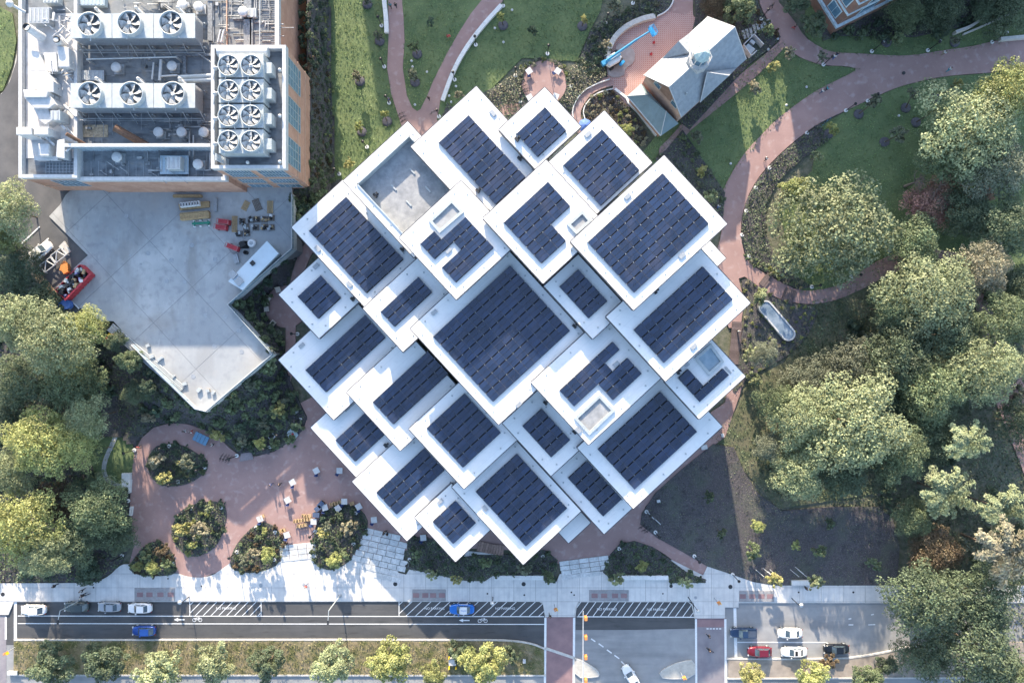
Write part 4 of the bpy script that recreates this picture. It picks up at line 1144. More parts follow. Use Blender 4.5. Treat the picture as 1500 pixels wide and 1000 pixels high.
b.build('conduits', MATS['grimy_metal'], plant)['kind'] = 'stuff'
# white ducts in the left part
RL = ZL - .9
def duct(pts, z0, z1, label, m=M_white):
    P = [W(x, y, z1) for x, y in pts]
    c = (sum(p[0] for p in P) / len(P), sum(p[1] for p in P) / len(P))
    px = (sum(p[0] for p in pts) / len(pts), sum(p[1] for p in pts) / len(pts))
    t = thing('air_duct', (*c, RL), label, 'air duct'); o3 = tuple(t.location)
    b = MB(o3); b.prism(P, z0, z1 - .1); b.build('duct', m, t)
    r = MB(o3); 
    f = MB(o3); Q = []
    for i in range(len(P)):
        j = (i + 1) % len(P); d = math.dist(P[i], P[j]) or 1
        f.tube((*P[i], z1 - .08), (*P[j], z1 - .08), .08, n=4)
    f.prism([((p[0] - c[0]) * .97 + c[0], (p[1] - c[1]) * .97 + c[1]) for p in P], z1 - .1, z1)
    f.build('duct_flange', M_white, t)
duct([(44, 74), (56, 76), (67, 104), (44, 104)], RL, RL + 2.2, 'tapering white air duct in the upper left of the plant roof')
duct([(64, 78), (82, 78), (84, 105), (68, 105)], RL, RL + 1.6, 'bluish white air duct between two others on the plant roof', M_lightmetal)
duct([(84, 68), (100, 70), (101, 98), (86, 98)], RL, RL + 2.6, 'square white duct beside the upper cooling tower row')
duct([(44, 105), (68, 105), (78, 119), (78, 135), (46, 130)], RL, RL + 2.4, 'large cream white duct elbow at the left parapet')
duct([(34, 132), (70, 134), (68, 142), (36, 142)], RL, RL + 3.0, 'wide white duct transition above the funnel shaped duct')
duct([(36, 143), (74, 142), (80, 152), (72, 158), (50, 158)], RL, RL + 2.6, 'funnel shaped white duct at the left parapet')
duct([(50, 159), (70, 159), (76, 176), (66, 182), (58, 176)], RL, RL + 2.0, 'narrow curved white duct below the funnel')
duct([(50, 187), (70, 187), (70, 197), (50, 197)], RL, RL + 3.2, 'small bright white cross duct on the plant roof')
duct([(24, 187), (45, 187), (46, 197), (24, 197)], RL, RL + 3.4, 'bright white duct overhanging the left parapet')
duct([(56, 211), (71, 211), (71, 228), (56, 228)], RL, RL + 2.2, 'square white duct in the lower left of the plant roof')
duct([(84, 206), (94, 204), (94, 232), (82, 230)], RL, RL + 2.0, 'upright white duct beside the screen wall')
duct([(50, 229), (84, 229), (84, 234), (50, 234)], RL, RL + 1.2, 'low flat white duct under the square duct')
roofbox(42, 11, 72, 34, RL, 1.6, M_greymetal, 'roof_unit', 'grey gridded air unit at the upper left roof corner', 'air unit')
roofbox(74, 162, 88, 176, RL, 2.6, M_lightmetal, 'roof_unit', 'small square blue grey unit among the white ducts', 'air unit')
roofbox(63, -8, 85, 4, RL, 1.4, M_lightmetal, 'roof_unit', 'cream box cut by the top edge above the grey gridded unit', 'air unit')
for (x0, y0, x1, y1, r, lb) in ((39, 40, 62, 55, .95, 'open ended white exhaust stack leaning over the left roof'), (83, 58, 92, 68, .85, 'round white stack with a dark rim on the left roof')):
    a, c = W(x0, y0, RL + 3.4), W(x1, y1, RL + 1.0)
    t = thing('exhaust_stack', (a[0], a[1], RL), lb, 'stack'); o3 = tuple(t.location)
    b = MB(o3); b.tube((*a, RL + 3.4), (*c, RL + .8), r * .62, r * .75, n=18); b.build('stack', M_white, t)
    b = MB(o3); b.lathe(a[0], a[1], [(r * .66, RL + 3.4), (r * .66, RL + 3.5), (r * .5, RL + 3.5), (r * .5, RL + 3.35), (.01, RL + 3.34)], 18); b.build('stack_rim', M_black, t)
b = MB()
for k in range(70):
    x = random.uniform(60, 106); y = random.choice([random.uniform(8, 60), random.uniform(98, 135), random.uniform(135, 235)])
    a = W(x, y, RL + 1); L_ = random.uniform(.6, 3.0); ang = random.choice([0, math.pi / 2, -.75, .75])
    zz = RL + random.uniform(.3, 1.8)
    b.tube((a[0], a[1], zz), (a[0] + L_ * math.cos(ang), a[1] + L_ * math.sin(ang), zz + random.uniform(-.3, .3)), random.choice([.06, .08, .12, .2]), n=6)
b.build('pipework', mat('mixed_pipe', (0.2, 0.22, 0.25), 0.6, scale=.8, col2=(0.7, 0.7, 0.7), detail=3), plant)['kind'] = 'stuff'
b = MB(); b.prism(rectw(38, 20, 108, 232, RL + .05), RL, RL + .05); b.build('roof_walkway', mat('pale_deck', (0.45, 0.43, 0.42), 0.8, scale=.5, col2=(0.68, 0.66, 0.64), detail=9), plant)
b = MB()
for k in range(9): b.prism(rectw(67 + k * 5, 236, 67.7 + k * 5, 254, RL + .12), RL, RL + .12)
for k in range(4): b.prism(rectw(67, 238 + k * 4.5, 108, 238.6 + k * 4.5, RL + .10), RL, RL + .10)
b.build('grating', M_greymetal, plant)
a, c = W(34, 16, RL + 3), W(18, 8, RL + 3.4)
b = MB(); b.tube((*a, RL + 2.5), (*c, RL + 4), .22, n=8); b.lathe(c[0], c[1], [(.02, RL + 4.5), (.5, RL + 4.2), (.6, RL + 3.9), (.4, RL + 3.6)][::-1], 14); b.build('corner_lamp', M_white, plant)
# ================================================================ CHAPEL
chap = thing('building', (*W(1015, 100, 6), 0), 'small brick chapel with pale slate gabled roof and glazed cupola', 'chapel')
co = tuple(chap.location)
ZE, ZRG = 6.2, 11.0
def w3(px, py, z): return (*W(px, py, z), z)
A0, A1 = w3(943, 110, ZE), w3(1036, 25, ZE)        # left (north-west) eave
R0, R1 = w3(980, 127.5, ZRG), w3(1076, 40, ZRG)    # ridge
E0, E1 = w3(998, 172, ZE), w3(1093, 87, ZE)        # right eave
def slab3(mb, pts, th=.25, mi=0):
    n = len(pts); lo = [(x, y, z - th) for x, y, z in pts]
    a = sum(pts[i][0] * pts[(i + 1) % n][1] - pts[(i + 1) % n][0] * pts[i][1] for i in range(n))
    if a < 0: pts = pts[::-1]; lo = lo[::-1]
    v = pts + lo
    mb.add(v, [list(range(n)), [2 * n - 1 - i for i in range(n)]] + [[i, i + n, (i + 1) % n + n, (i + 1) % n] for i in range(n)], mi)
def lerp3(a, b, t): return tuple(a[i] + (b[i] - a[i]) * t for i in range(3))
def quadgrid(parent, name, p00, p10, p11, p01, nu, nv, m, th=.06, gap=.02, lift=.0):
    """courses of pieces over a sloping quad: one object per piece"""
    for i in range(nu):
        for j in range(nv):
            def P(u, v): return lerp3(lerp3(p00, p10, u), lerp3(p01, p11, u), v)
            u0, u1 = i / nu, (i + 1) / nu; v0, v1 = j / nv, (j + 1) / nv
            q = [P(u0 + gap / nu, v0), P(u1 - gap / nu, v0), P(u1 - gap / nu, v1), P(u0 + gap / nu, v1)]
            zz = lift + random.uniform(0, .015)
            q = [(q[0][0], q[0][1], q[0][2] + zz + .03), (q[1][0], q[1][1], q[1][2] + zz + .03), (q[2][0], q[2][1], q[2][2] + zz), (q[3][0], q[3][1], q[3][2] + zz)]
            c = tuple(sum(p[k] for p in q) / 4 for k in range(3))
            mb = MB(c); slab3(mb, q, th)
            pl = tuple(parent.location); mb.build(name, m, parent, tuple(c[k] for k in range(3)) if parent.parent else (c[0] - pl[0], c[1] - pl[1], c[2] - pl[2]))
b = MB(co); slab3(b, [A0, A1, R1, R0]); slab3(b, [R0, R1, E1, E0]); roofc = b.build('roof', M_slate, chap)
# slate courses as strips
for (p, q, r, s) in ((A0, A1, R1, R0), (E0, E1, R1, R0)):
    for j in range(10):
        a, b1, c1, d1 = lerp3(p, s, j / 10), lerp3(q, r, j / 10), lerp3(q, r, (j + .98) / 10), lerp3(p, s, (j + .98) / 10)
        a = (a[0], a[1], a[2] + .06); b1 = (b1[0], b1[1], b1[2] + .06); c1 = (c1[0], c1[1], c1[2] + .02); d1 = (d1[0], d1[1], d1[2] + .02)
        mb = MB(co); slab3(mb, [a, b1, c1, d1], .05); mb.build('slate_course', M_slate, roofc)
b = MB(co); b.tube((R0[0], R0[1], R0[2] + .05), (R1[0], R1[1], R1[2] + .05), .13, n=6)
for p, q in ((R0, E0), (R0, A0), (R1, E1), (R1, A1)): b.tube((p[0], p[1], p[2] + .04), (q[0], q[1], q[2] + .04), .1, n=5)
b.build('ridge_trim', M_white, chap)
# walls
def inset4(Q, d): return shrink(Q, d)
Qc = inset4([A0[:2], A1[:2], E1[:2], E0[:2]], .35)
b = MB(co); b.prism(Qc, 0, ZE - .1)
for (i, j, R) in ((0, 3, R0), (1, 2, R1)):
    r = (R[0] + (Qc[0][0] + Qc[1][0] + Qc[2][0] + Qc[3][0]) / 4 * 0, R[1], ZRG - .45)
    mx, my = (Qc[i][0] + Qc[j][0]) / 2, (Qc[i][1] + Qc[j][1]) / 2
    p = (Qc[i][0], Qc[i][1], ZE - .1); q = (Qc[j][0], Qc[j][1], ZE - .1); r = (mx, my, ZRG - .5)
    b.add([p, q, r], [[0, 1, 2]]); b.add([p, q, r], [[2, 1, 0]])
b.build('brick_wall', mat('pink_brick', (0.50, 0.34, 0.27), .85, scale=.8, var=.14), chap)
p, q = Qc[0], Qc[3]; dx, dy = q[0] - p[0], q[1] - p[1]; d_ = math.hypot(dx, dy); out = (dy / d_, -dx / d_)
cxm = (Qc[1][0] + Qc[2][0]) / 2 - (p[0] + q[0]) / 2; cym = (Qc[1][1] + Qc[2][1]) / 2 - (p[1] + q[1]) / 2
if out[0] * cxm + out[1] * cym > 0: out = (-out[0], -out[1])
def chapwin(p, q, u0, u1, z0, z1, out):
    ax, ay = p[0] + (q[0] - p[0]) * u0, p[1] + (q[1] - p[1]) * u0
    bx, by = p[0] + (q[0] - p[0]) * u1, p[1] + (q[1] - p[1]) * u1
    cx, cy = (ax + bx) / 2, (ay + by) / 2; L_ = math.dist((ax, ay), (bx, by)); r = math.atan2(by - ay, bx - ax)
    b = MB((cx, cy, z0)); b.box(cx + out[0] * .03, cy + out[1] * .03, z0 - .12, z1 + .12, L_ + .3, .14, r); wo = b.build('window', M_white, chap, (cx - co[0], cy - co[1], z0 - co[2]))
    b = MB((cx, cy, z0)); b.box(cx + out[0] * .08, cy + out[1] * .08, z0, z1, L_, .1, r); b.build('pane', M_winglass, wo)
chapwin(p, q, .70, .84, 6.6 - .3, 7.6, out); chapwin(p, q, .22, .36, 6.4, 7.6, out)
# cross gable: ridge over the nave, gable ends at both eaves
CZ = 9.6
m0 = w3(1024, 90, CZ + .4)
for (tip, ea, eb) in ((w3(995, 63, CZ), w3(970, 86, ZE + .1), w3(1008, 51, ZE + .1)), (w3(1068, 112, ZE + .3), w3(1026, 151, ZE + .1), w3(1070, 110, ZE + .1))):
    pass
nwp = [w3(1009, 77, 9.6), w3(994, 60.5, ZE + .1), w3(970, 86, ZE + .1)]
b = MB(co); slab3(b, [w3(1009, 77, 9.75), w3(994, 60.5, 9.5), w3(969, 87, 6.2)], .5); slab3(b, [w3(1009, 77, 9.75), w3(1011, 48, 6.2), w3(994, 60.5, 9.5)], .5); b.build('cross_gable', M_slate, chap)
b = MB(co); slab3(b, [w3(1036, 106, 9.9), w3(1068, 111, 9.5), w3(1026, 150, 6.3)], .3); slab3(b, [w3(1036, 106, 9.9), w3(1079, 100, 6.3), w3(1068, 111, 9.5)], .3); b.build('cross_gable', M_slate, chap)
b = MB(co); b.tube(w3(1036, 106, 10.0), w3(1068, 111, 9.6), .1, n=5); b.tube(w3(1036, 106, 10.0), w3(1026, 150, 6.5), .1, n=5); b.build('ridge_trim', M_white, chap)
# cupola: railed octagonal platform with glazed lantern
cx, cy = W(1026, 84, ZRG + 1.2)
b = MB(co); b.lathe(cx, cy, [(1.9, ZRG - 1.6), (1.9, ZRG + .2), (2.0, ZRG + .25), (2.0, ZRG + .4), (.02, ZRG + .4)], 8, smooth=False); cu = b.build('cupola', M_white, chap)
b = MB(co); lx, ly = cx, cy
b.lathe(lx, ly, [(1.25, ZRG + .4), (1.25, ZRG + 2.1)], 8, smooth=False); b.build('lantern_glass', M_winglass, cu)
b = MB(co); b.lathe(lx, ly, [(1.4, ZRG + 2.1), (1.4, ZRG + 2.25), (.95, ZRG + 2.8), (.3, ZRG + 3.3), (.02, ZRG + 3.5)], 8, smooth=False); b.build('dome', mat('verdigris', (0.36, 0.46, 0.46), 0.45, var=.15, scale=2), cu)
b = MB(co)
for k in range(8):
    a0, a1 = 2 * math.pi * k / 8, 2 * math.pi * (k + 1) / 8
    p0 = (cx + 1.9 * math.cos(a0), cy + 1.9 * math.sin(a0)); p1 = (cx + 1.9 * math.cos(a1), cy + 1.9 * math.sin(a1))
    b.tube((*p0, ZRG + .4), (*p0, ZRG + 1.4), .09, n=5); b.tube((*p0, ZRG + 1.35), (*p1, ZRG + 1.35), .07, n=5); b.tube((*p0, ZRG + .8), (*p1, ZRG + .8), .04, n=4)
    q0 = (lx + 1.28 * math.cos(a0), ly + 1.28 * math.sin(a0)); b.tube((*q0, ZRG + .4), (*q0, ZRG + 2.15), .1, n=5)
b.build('balustrade', M_white, cu)
for k, (x, y) in enumerate(((1005, 138), (985, 131))):
    X, Y, Z = w3(x, y, 8.6 if k == 0 else 9.9); b = MB((X, Y, Z)); b.tube((X, Y, Z - .6), (X, Y, Z + .6), .13, n=8); b.build('vent_pipe', M_lightmetal, chap, (X - co[0], Y - co[1], Z - co[2]))
# porch with seamed metal roof at the south-west gable
PE, PR = 3.2, 5.3
O1, O2 = w3(919, 141, PE), w3(968, 199, PE); I1, I2 = w3(939, 122.5, PE), w3(994, 181, PE)
H1, H2 = w3(947, 139, PR), w3(976, 163, PR)
b = MB(co); slab3(b, [O1, I1, H1], .15); slab3(b, [O2, I2, H2], .15); slab3(b, [I1, I2, H2, H1], .15); slab3(b, [O1, O2, H2, H1], .15); pr = b.build('porch_roof', M_coppergreen, chap)
for k in range(16):
    u0, u1 = k / 16, (k + 1) / 16
    q = [lerp3(O1, O2, u0), lerp3(O1, O2, u1), lerp3(H1, H2, u1), lerp3(H1, H2, u0)]
    c = tuple(sum(p[i] for p in q) / 4 for i in range(3))
    q = [tuple((p[i] - c[i]) * (.965 if i < 2 else 1) + c[i] + (.05 if i == 2 else 0) for i in range(3)) for p in q]
    mb = MB(co); slab3(mb, q, .05); mb.build('seamed_panel', M_coppergreen, pr)
b = MB(co); b.prism(inset4([O1[:2], I1[:2], I2[:2], O2[:2]], .5), 0, PE - .1); b.build('porch_wall', M_brickwall, chap)
b = MB(co); b.tube((O1[0], O1[1], PE - .05), (O2[0], O2[1], PE - .05), .13, n=6); b.tube((H1[0], H1[1], PR + .08), (O1[0], O1[1], PE + .06), .08, n=5); b.tube((H2[0], H2[1], PR + .08), (O2[0], O2[1], PE + .06), .08, n=5); b.build('gutter', M_white, chap)
# fenced equipment pen beside the chapel
X, Y = W(1100, 72, 1)
t = thing('enclosure', (X, Y, 0.3), 'white fenced pen holding two pale machines beside the chapel', 'enclosure'); o3 = tuple(t.location)
b = MB(o3); pts = [W(1089, 66, 1.6), W(1104, 51, 1.6), W(1118, 66, 1.6)]; pts2 = [W(1089, 66, 1.6), W(1100, 82, 1.6), W(1108, 75, 1.6)]
for P in (pts, pts2):
    for i in range(len(P) - 1):
        dx, dy = P[i + 1][0] - P[i][0], P[i + 1][1] - P[i][1]
        b.box((P[i][0] + P[i + 1][0]) / 2, (P[i][1] + P[i + 1][1]) / 2, .3, 1.9, math.hypot(dx, dy), .14, math.atan2(dy, dx))
b.build('fence_panel', M_white, t)
for (x, y, sx, sy) in ((1098, 72, 1.7, 1.3), (1102.5, 61.5, 1.0, .6)):
    x, y = W(x, y, 1.4); b = MB(o3); b.box(x, y, .35, 1.4, sx, sy, .9 + math.pi / 2); b.build('machine', M_lightmetal, t)
# stepping slabs path
for k in range(7):
    x, y = W(1112 + k * 2.6, 40 - k * 1.6, .3)
    pass
stp = bpy.data.objects.new('stone_paving', None); COL.objects.link(stp); stp['kind'] = 'structure'
for k in range(8):
    x, y = W(1090 + k * 5.2, 48 - k * 1.8 + (3 if k < 3 else 0), .35); b = MB(); b.box(0, 0, -.2, .06, .5, 1.7); b.build('stone_slab', M_stone, stp, (x, y, .32)).rotation_euler = (0, 0, .3)

# ================================================================ BRICK BUILDING AT THE TOP RIGHT (runs out of the picture)
bb = thing('building', (0, 0, 0), 'brick building with pale blue stone trim, cut by the top right edge', 'building')
c0 = W(1215, 52, 0); cW = W(1182, 0, 0); cE = W(1345, -13, 0)
dw = Vector((cW[0] - c0[0], cW[1] - c0[1])).normalized(); de = Vector((cE[0] - c0[0], cE[1] - c0[1])).normalized()
pW = (c0[0] + dw[0] * 26, c0[1] + dw[1] * 26); pE = (c0[0] + de[0] * 62, c0[1] + de[1] * 62)
pC = (pW[0] + de[0] * 62, pW[1] + de[1] * 62)
Qb = [pW, c0, pE, pC]
b = MB(); b.prism(Qb, 0, 2.4); b.build('stone_base', mat('brown_brick', (0.22, 0.13, 0.10), 0.85, scale=.6, var=.2), bb)
Qi = shrink(Qb, .5)
b = MB(); b.prism(Qi, 2.4, 19); b.build('brick_wall', mat('brown_brick', (0.22, 0.13, 0.10)), bb)
M_trim = mat('pale_blue_stone', (0.45, 0.55, 0.60), 0.7, scale=2, var=.2)
for zz, hh in ((2.4, .5), (6.6, .35), (10.6, .35), (14.6, .35), (18.6, .6)):
    b = MB(); Qo = shrink(Qb, .05 if zz < 3 else .3); Qn = shrink(Qb, .9)
    for i in range(4):
        j = (i + 1) % 4; b.prism([Qo[i], Qo[j], Qn[j], Qn[i]], zz, zz + hh + .002 * i, bottom=True)
    b.build('stone_band', M_trim, bb)
def bwin(p, q, u0, u1, z0, z1):
    ax, ay = p[0] + (q[0] - p[0]) * u0, p[1] + (q[1] - p[1]) * u0
    bx, by = p[0] + (q[0] - p[0]) * u1, p[1] + (q[1] - p[1]) * u1
    cx, cy = (ax + bx) / 2, (ay + by) / 2; L_ = math.dist((ax, ay), (bx, by)); r = math.atan2(by - ay, bx - ax)
    b = MB((cx, cy, z0)); b.box(cx, cy, z0 - .15, z1 + .15, L_ + .3, .16, r); wo = b.build('window', M_trim, bb, (cx, cy, z0))
    b = MB((cx, cy, z0)); 
    for k in range(2):
        uu = (k + .5) / 2; b.box(ax + (bx - ax) * uu, ay + (by - ay) * uu, z0 + .05, z1 - .05, L_ / 2 - .1, .22, r)
    b.build('pane', M_winglass, wo)
for zz in (3.4, 7.5, 11.5, 15.4):
    for k in range(9):
        bwin(Qi[1], Qi[2], .06 + k * .1, .11 + k * .1, zz, zz + 2.4)
    for k in range(5): bwin(Qi[0], Qi[1], 1 - (.15 + k * .19), 1 - (.05 + k * .19), zz, zz + 2.4)
b = MB(); b.prism(Qi, 19, 19.2); b.build('roof', M_oldroof, bb)
# curved grey garden wall near it
gp = [W(x, y, 1.2) for x, y in smooth_line([(1400, 47), (1425, 38), (1445, 22), (1456, 4), (1460, -12)])]
b = MB(); b.prism(strip(gp, .5), 0, 1.3); tag(b.build('garden_wall', M_kerb), 'curved low grey garden wall under the trees at the top right', 'wall')
gp = [W(x, y, .6) for x, y in smooth_line([(1412, 50), (1440, 38), (1468, 26), (1500, 10)])]
b = MB(); b.prism(strip(gp, .3), 0, .6); tag(b.build('garden_wall', M_kerb), 'thin pale kerb wall between the top right lawn and shrubs', 'wall')
gp = [W(x, y, 1) for x, y in [(1466, 57), (1540, 50)]]
b = MB(); b.prism(strip(gp, .6), 0, 1.1); tag(b.build('retaining_wall', M_kerb), 'straight low wall where the promenade leaves at the right edge', 'wall')

# ================================================================ UNSEEN TALL BLOCKS NORTH OF THE PICTURE (added, sized for the shade they cast on the lawns)
def north(px0, px1, py, z, depth, label):
    Y = W(0, py, 0)[1]; x0 = W(px0, 0, 0)[0]; x1 = W(px1, 0, 0)[0]
    t = thing('building', ((x0 + x1) / 2, Y, 0), label, 'building', 'unseen shade blocks beyond the top edge'); o3 = tuple(t.location)
    Q = [(x0, Y + depth), (x1, Y + depth), (x1, Y), (x0, Y)]
    b = MB(o3); b.prism(Q, 0, z); b.build('brick_wall', M_brickwall, t)
    b = MB(o3); b.prism(shrink(Q, -.4), z, z + .5, bottom=True); b.build('roof', M_oldroof, t)
    n = int((x1 - x0) / 4)
    wp = MB(); wp.box(0, 0, 0, 2.0, 1.6, .2); me = wp.mesh('window'); me.materials.append(M_winglass)
    for k in range(n):
        for f in range(int(z / 4)):
            link('window', me, t, (x0 + (x1 - x0) * (k + .5) / n - o3[0], -.08, 1.4 + f * 4))
north(446, 600, -520, 31.0, 18, 'tall unseen brick block added for shade beyond the top edge, the western one')
north(600, 700, -520, 27.6, 14, 'lower unseen brick block added for shade beyond the top edge, between two taller ones')
north(700, 770, -520, 26.6, 16, 'narrow unseen brick block added for shade beyond the top edge, east of the lower one')
north(770, 1072, -520, 27.8, 20, 'long unseen brick block added for shade beyond the top edge, north of the chapel')
north(1072, 1330, -520, 33.0, 20, 'highest unseen brick block added for shade beyond the top edge, the eastern one')

# ================================================================ TERRACE (deck over the garage)
TZ = 6.35
tp = [(72, 317), (88, 300), (96, 286), (112, 270), (428, 270), (428, 364), (409, 380), (334, 446), (399, 519), (302, 602), (286, 598), (236, 549), (193, 505), (186, 509), (176, 498), (183, 489), (166, 470), (148, 470), (100, 440), (83, 420), (94, 410), (109, 398), (108, 393), (129, 374)]
ter, TP, tz = flat('terrace', tp, M_joint, TZ - .25)
TT = tz + .03
tl = slabs(ter, TP, tz, 9.4, 11.2, ROTW + math.pi / 2, M_terrace, name='concrete_slab', gap=.06, ox=2.2, oy=1.0)
def segdist(x, y, P, closed=True):
    best = 1e9; n = len(P)
    for i in range(n if closed else n - 1):
        ax, ay = P[i]; bx, by = P[(i + 1) % n]; dx, dy = bx - ax, by - ay; L2 = dx * dx + dy * dy or 1
        t = max(0, min(1, ((x - ax) * dx + (y - ay) * dy) / L2)); best = min(best, math.hypot(x - ax - dx * t, y - ay - dy * t))
    return best
HIGH = [[(428, 283), (428, 364), (409, 380), (334, 446), (399, 519), (302, 602), (286, 598), (236, 549), (193, 505), (176, 498)], [(453, -140), (453, 80), (456, 272), (428, 283)]]
LOW = [[(196, 800), (190, 745), (192, 700), (197, 660), (208, 641), (225, 626), (250, 617), (275, 618), (300, 626), (322, 640), (352, 664), (376, 666), (402, 659), (430, 641), (445, 626), (448, 610), (438, 590)],
       [(438, 590), (425, 565), (418, 535), (412, 480), (392, 468), (386, 450), (390, 432), (405, 420), (419, 416), (424, 400), (436, 372), (446, 352), (470, 320), (489, 265), (486, 200), (484, 80), (480, 0), (476, -140)], [(150, 560), (173, 600), (174, 622), (160, 660)]]
def bankz(x, y, top=5.9):
    dh = min(segdist(x, y, P, False) for P in HIGH); dl = min(segdist(x, y, P, False) for P in LOW)
    if x > 446 and y < 285: top = 7.0
    return .12 + (top - .12) * max(0, min(1, dl / (dh + dl + .01))) ** 1.15
bankpoly = [(428, 270), (440, 270), (452, 262), (452, -140), (478, -140), (482, 0), (486, 80), (488, 200), (489, 262), (470, 322), (448, 350), (437, 372), (424, 402), (420, 416), (404, 421), (388, 434), (387, 452), (393, 470), (412, 482), (418, 535), (426, 566), (438, 590), (448, 611), (444, 628), (430, 642), (402, 660), (376, 667), (352, 664), (322, 640), (300, 628), (275, 620), (250, 617), (225, 624), (208, 640), (196, 655), (178, 640), (172, 590), (160, 560), (172, 520), (180, 500)]
def inbank(x, y): return inpoly(x, y, bankpoly) and not inpoly(x, y, tp)
vid = {}; V = []; F = []; ST = 5
for gx in range(150, 495, ST):
    for gy in range(-145, 670, ST):
        if inpoly(gx + 2.5, gy + 2.5, bankpoly):
            q = []
            for (a, c) in ((gx, gy), (gx, gy + ST), (gx + ST, gy + ST), (gx + ST, gy)):
                if (a, c) not in vid:
                    z = bankz(a, c) if not inpoly(a, c, tp) else 5.6
                    z += .15 * math.sin(a * .31) * math.sin(c * .27)
                    vid[(a, c)] = len(V); V.append((*W(a, c, z), z))
                q.append(vid[(a, c)])
            F.append(q)
b = MB(); b.add(V, F, 0, True); b.build('slope', M_mulch)['kind'] = 'structure'
b = MB()
edge = [(428, 285), (428, 364), (409, 380), (334, 446), (399, 519), (302, 602), (286, 598), (236, 549), (193, 505)]
P = [W(x, y, TT + .4) for x, y in edge]
b.prism(strip(P, .45), TT - 1.5, TT + .45)
tag(b.build('parapet_wall', mat('terrace_kerb', (0.42, 0.44, 0.45), 0.8, scale=2)), 'low pale parapet running round the concrete terrace edge', 'wall')
t = thing('railing', (*W(399, 519, TT), TT), 'thin metal and glass railing along the terrace edge', 'railing'); o3 = tuple(t.location)
P = [W(x, y, TT + 1.3) for x, y in edge]
for i in range(len(P) - 1):
    p, q = P[i], P[i + 1]; L_ = math.dist(p, q); n = max(1, round(L_ / 1.9))
    for k in range(n):
        a = (p[0] + (q[0] - p[0]) * k / n, p[1] + (q[1] - p[1]) * k / n); c = (p[0] + (q[0] - p[0]) * (k + 1) / n, p[1] + (q[1] - p[1]) * (k + 1) / n)
        m = MB(o3); m.box((a[0] + c[0]) / 2, (a[1] + c[1]) / 2, TT + .55, TT + 1.45, L_ / n - .15, .04, math.atan2(q[1] - p[1], q[0] - p[0])); m.build('glass_panel', M_skyglass, t)
        m = MB(o3); m.box(a[0], a[1], TT + .4, TT + 1.55, .09, .09); m.build('post', M_lightmetal, t)
m = MB(o3)
for i in range(len(P) - 1): m.tube((*P[i], TT + 1.55), (*P[i + 1], TT + 1.55), .05, n=5)
m.build('handrail', M_white, t)
for (x, y) in ((281, 359), (251, 381), (315, 380), (217, 371), (244, 412), (270, 413), (301, 462), (331, 463), (350, 484), (314, 507), (354, 515), (283, 551), (185, 316), (112, 335), (191, 374), (206, 387)):
    X, Y = W(x, y, TT); r = .42 if x not in (112, 191, 206) else .18
    b = MB(); b.lathe(0, 0, [(r, -.02), (r, .03), (r * .72, .035), (r * .7, .02), (.02, .02)], 14, smooth=False)
    o = b.build('drain_cover', M_greymetal, loc=(X, Y, TT)); tag(o, 'round drain cover in the concrete terrace', 'drain', 'drain covers in the terrace'); REG.append((o, o['label'], x, y))
# long pale roof of the stair house on the terrace
Q = [W(x, y, TT + 2.6) for x, y in ((391, 353), (408, 371), (355, 425), (334, 412))]
t = thing('stair_house', (*W(370, 390, TT), TT), 'long pale blue flat roofed shed on the right side of the terrace', 'shed'); o3 = tuple(t.location)
b = MB(o3); b.prism(shrink(Q, .2), TT, TT + 2.3); b.build('shed_wall', M_lightmetal, t)
b = MB(o3); b.prism(Q, TT + 2.3, TT + 2.6); b.build('shed_roof', mat('pale_blue_roof', (0.50, 0.58, 0.64), 0.5, scale=.5, var=.06), t)
X, Y = W(370, 385.5, TT + 2.7); b = MB(o3); b.box(X, Y, TT + 2.6, TT + 2.8, .75, .75, ROTW); b.build('roof_hatch', M_dark, t)
for k, (x, y) in enumerate(((341, 402), (350, 412))):
    X, Y = W(x, y, TT + 2.8); b = MB(o3); b.box(X, Y, TT + 2.6, TT + 2.9, 1.25, 1.25, ROTW); b.build('skylight', M_greymetal, t)
def tobj(name, px, py, z, label, cat, group=None, rz=0.0): return thing(name, (*W(px, py, z), z), label, cat, group, rz, px=(px, py))
M_plank = mat('plank', (0.40, 0.28, 0.15), 0.8, var=.25, scale=3, objvar=.2)
def pile(px, py, L_, w_, h, rz, m, label, n=5, cat='timber stack'):
    t = tobj('timber_stack', px, py, TT + h / 2, label, cat, rz=rz); t.location.z = TT
    for k in range(n):
        b = MB(); b.box(0, (k - (n - 1) / 2) * w_ / n, 0, h + random.uniform(-.08, .08), L_ - random.uniform(0, .3), w_ / n * .9); b.build('plank', m, t)
    return t
pile(286, 316, 5.3, 1.3, .7, .09, M_plank, 'broad flat stack of tan timber on the terrace, the lower of two')
pile(285, 301.5, 5.4, 1.1, .5, .10, M_plank, 'timber stack carrying a row of pale crates, the upper of two')
for k in range(7):
    X, Y = W(266 + k * 4.1, 302.5 - k * .45 - 2, TT + 1); t = thing('crate', (X, Y, TT + .52), 'pale upright crate standing on the upper timber stack', 'crate', 'crates on the timber stack', .1, px=(266 + k * 4.1, 301))
    b = MB(); b.box(0, 0, 0, .7, .38, .8); b.build('crate_side', M_cloth_white, t); b = MB(); b.box(0, 0, .7, .72, .2, .5); b.build('crate_opening', M_dark, t)
pile(275, 287.5, 5.2, .5, .5, 0.0, M_plank, 'single row of planks lying against the brick wall', 3)
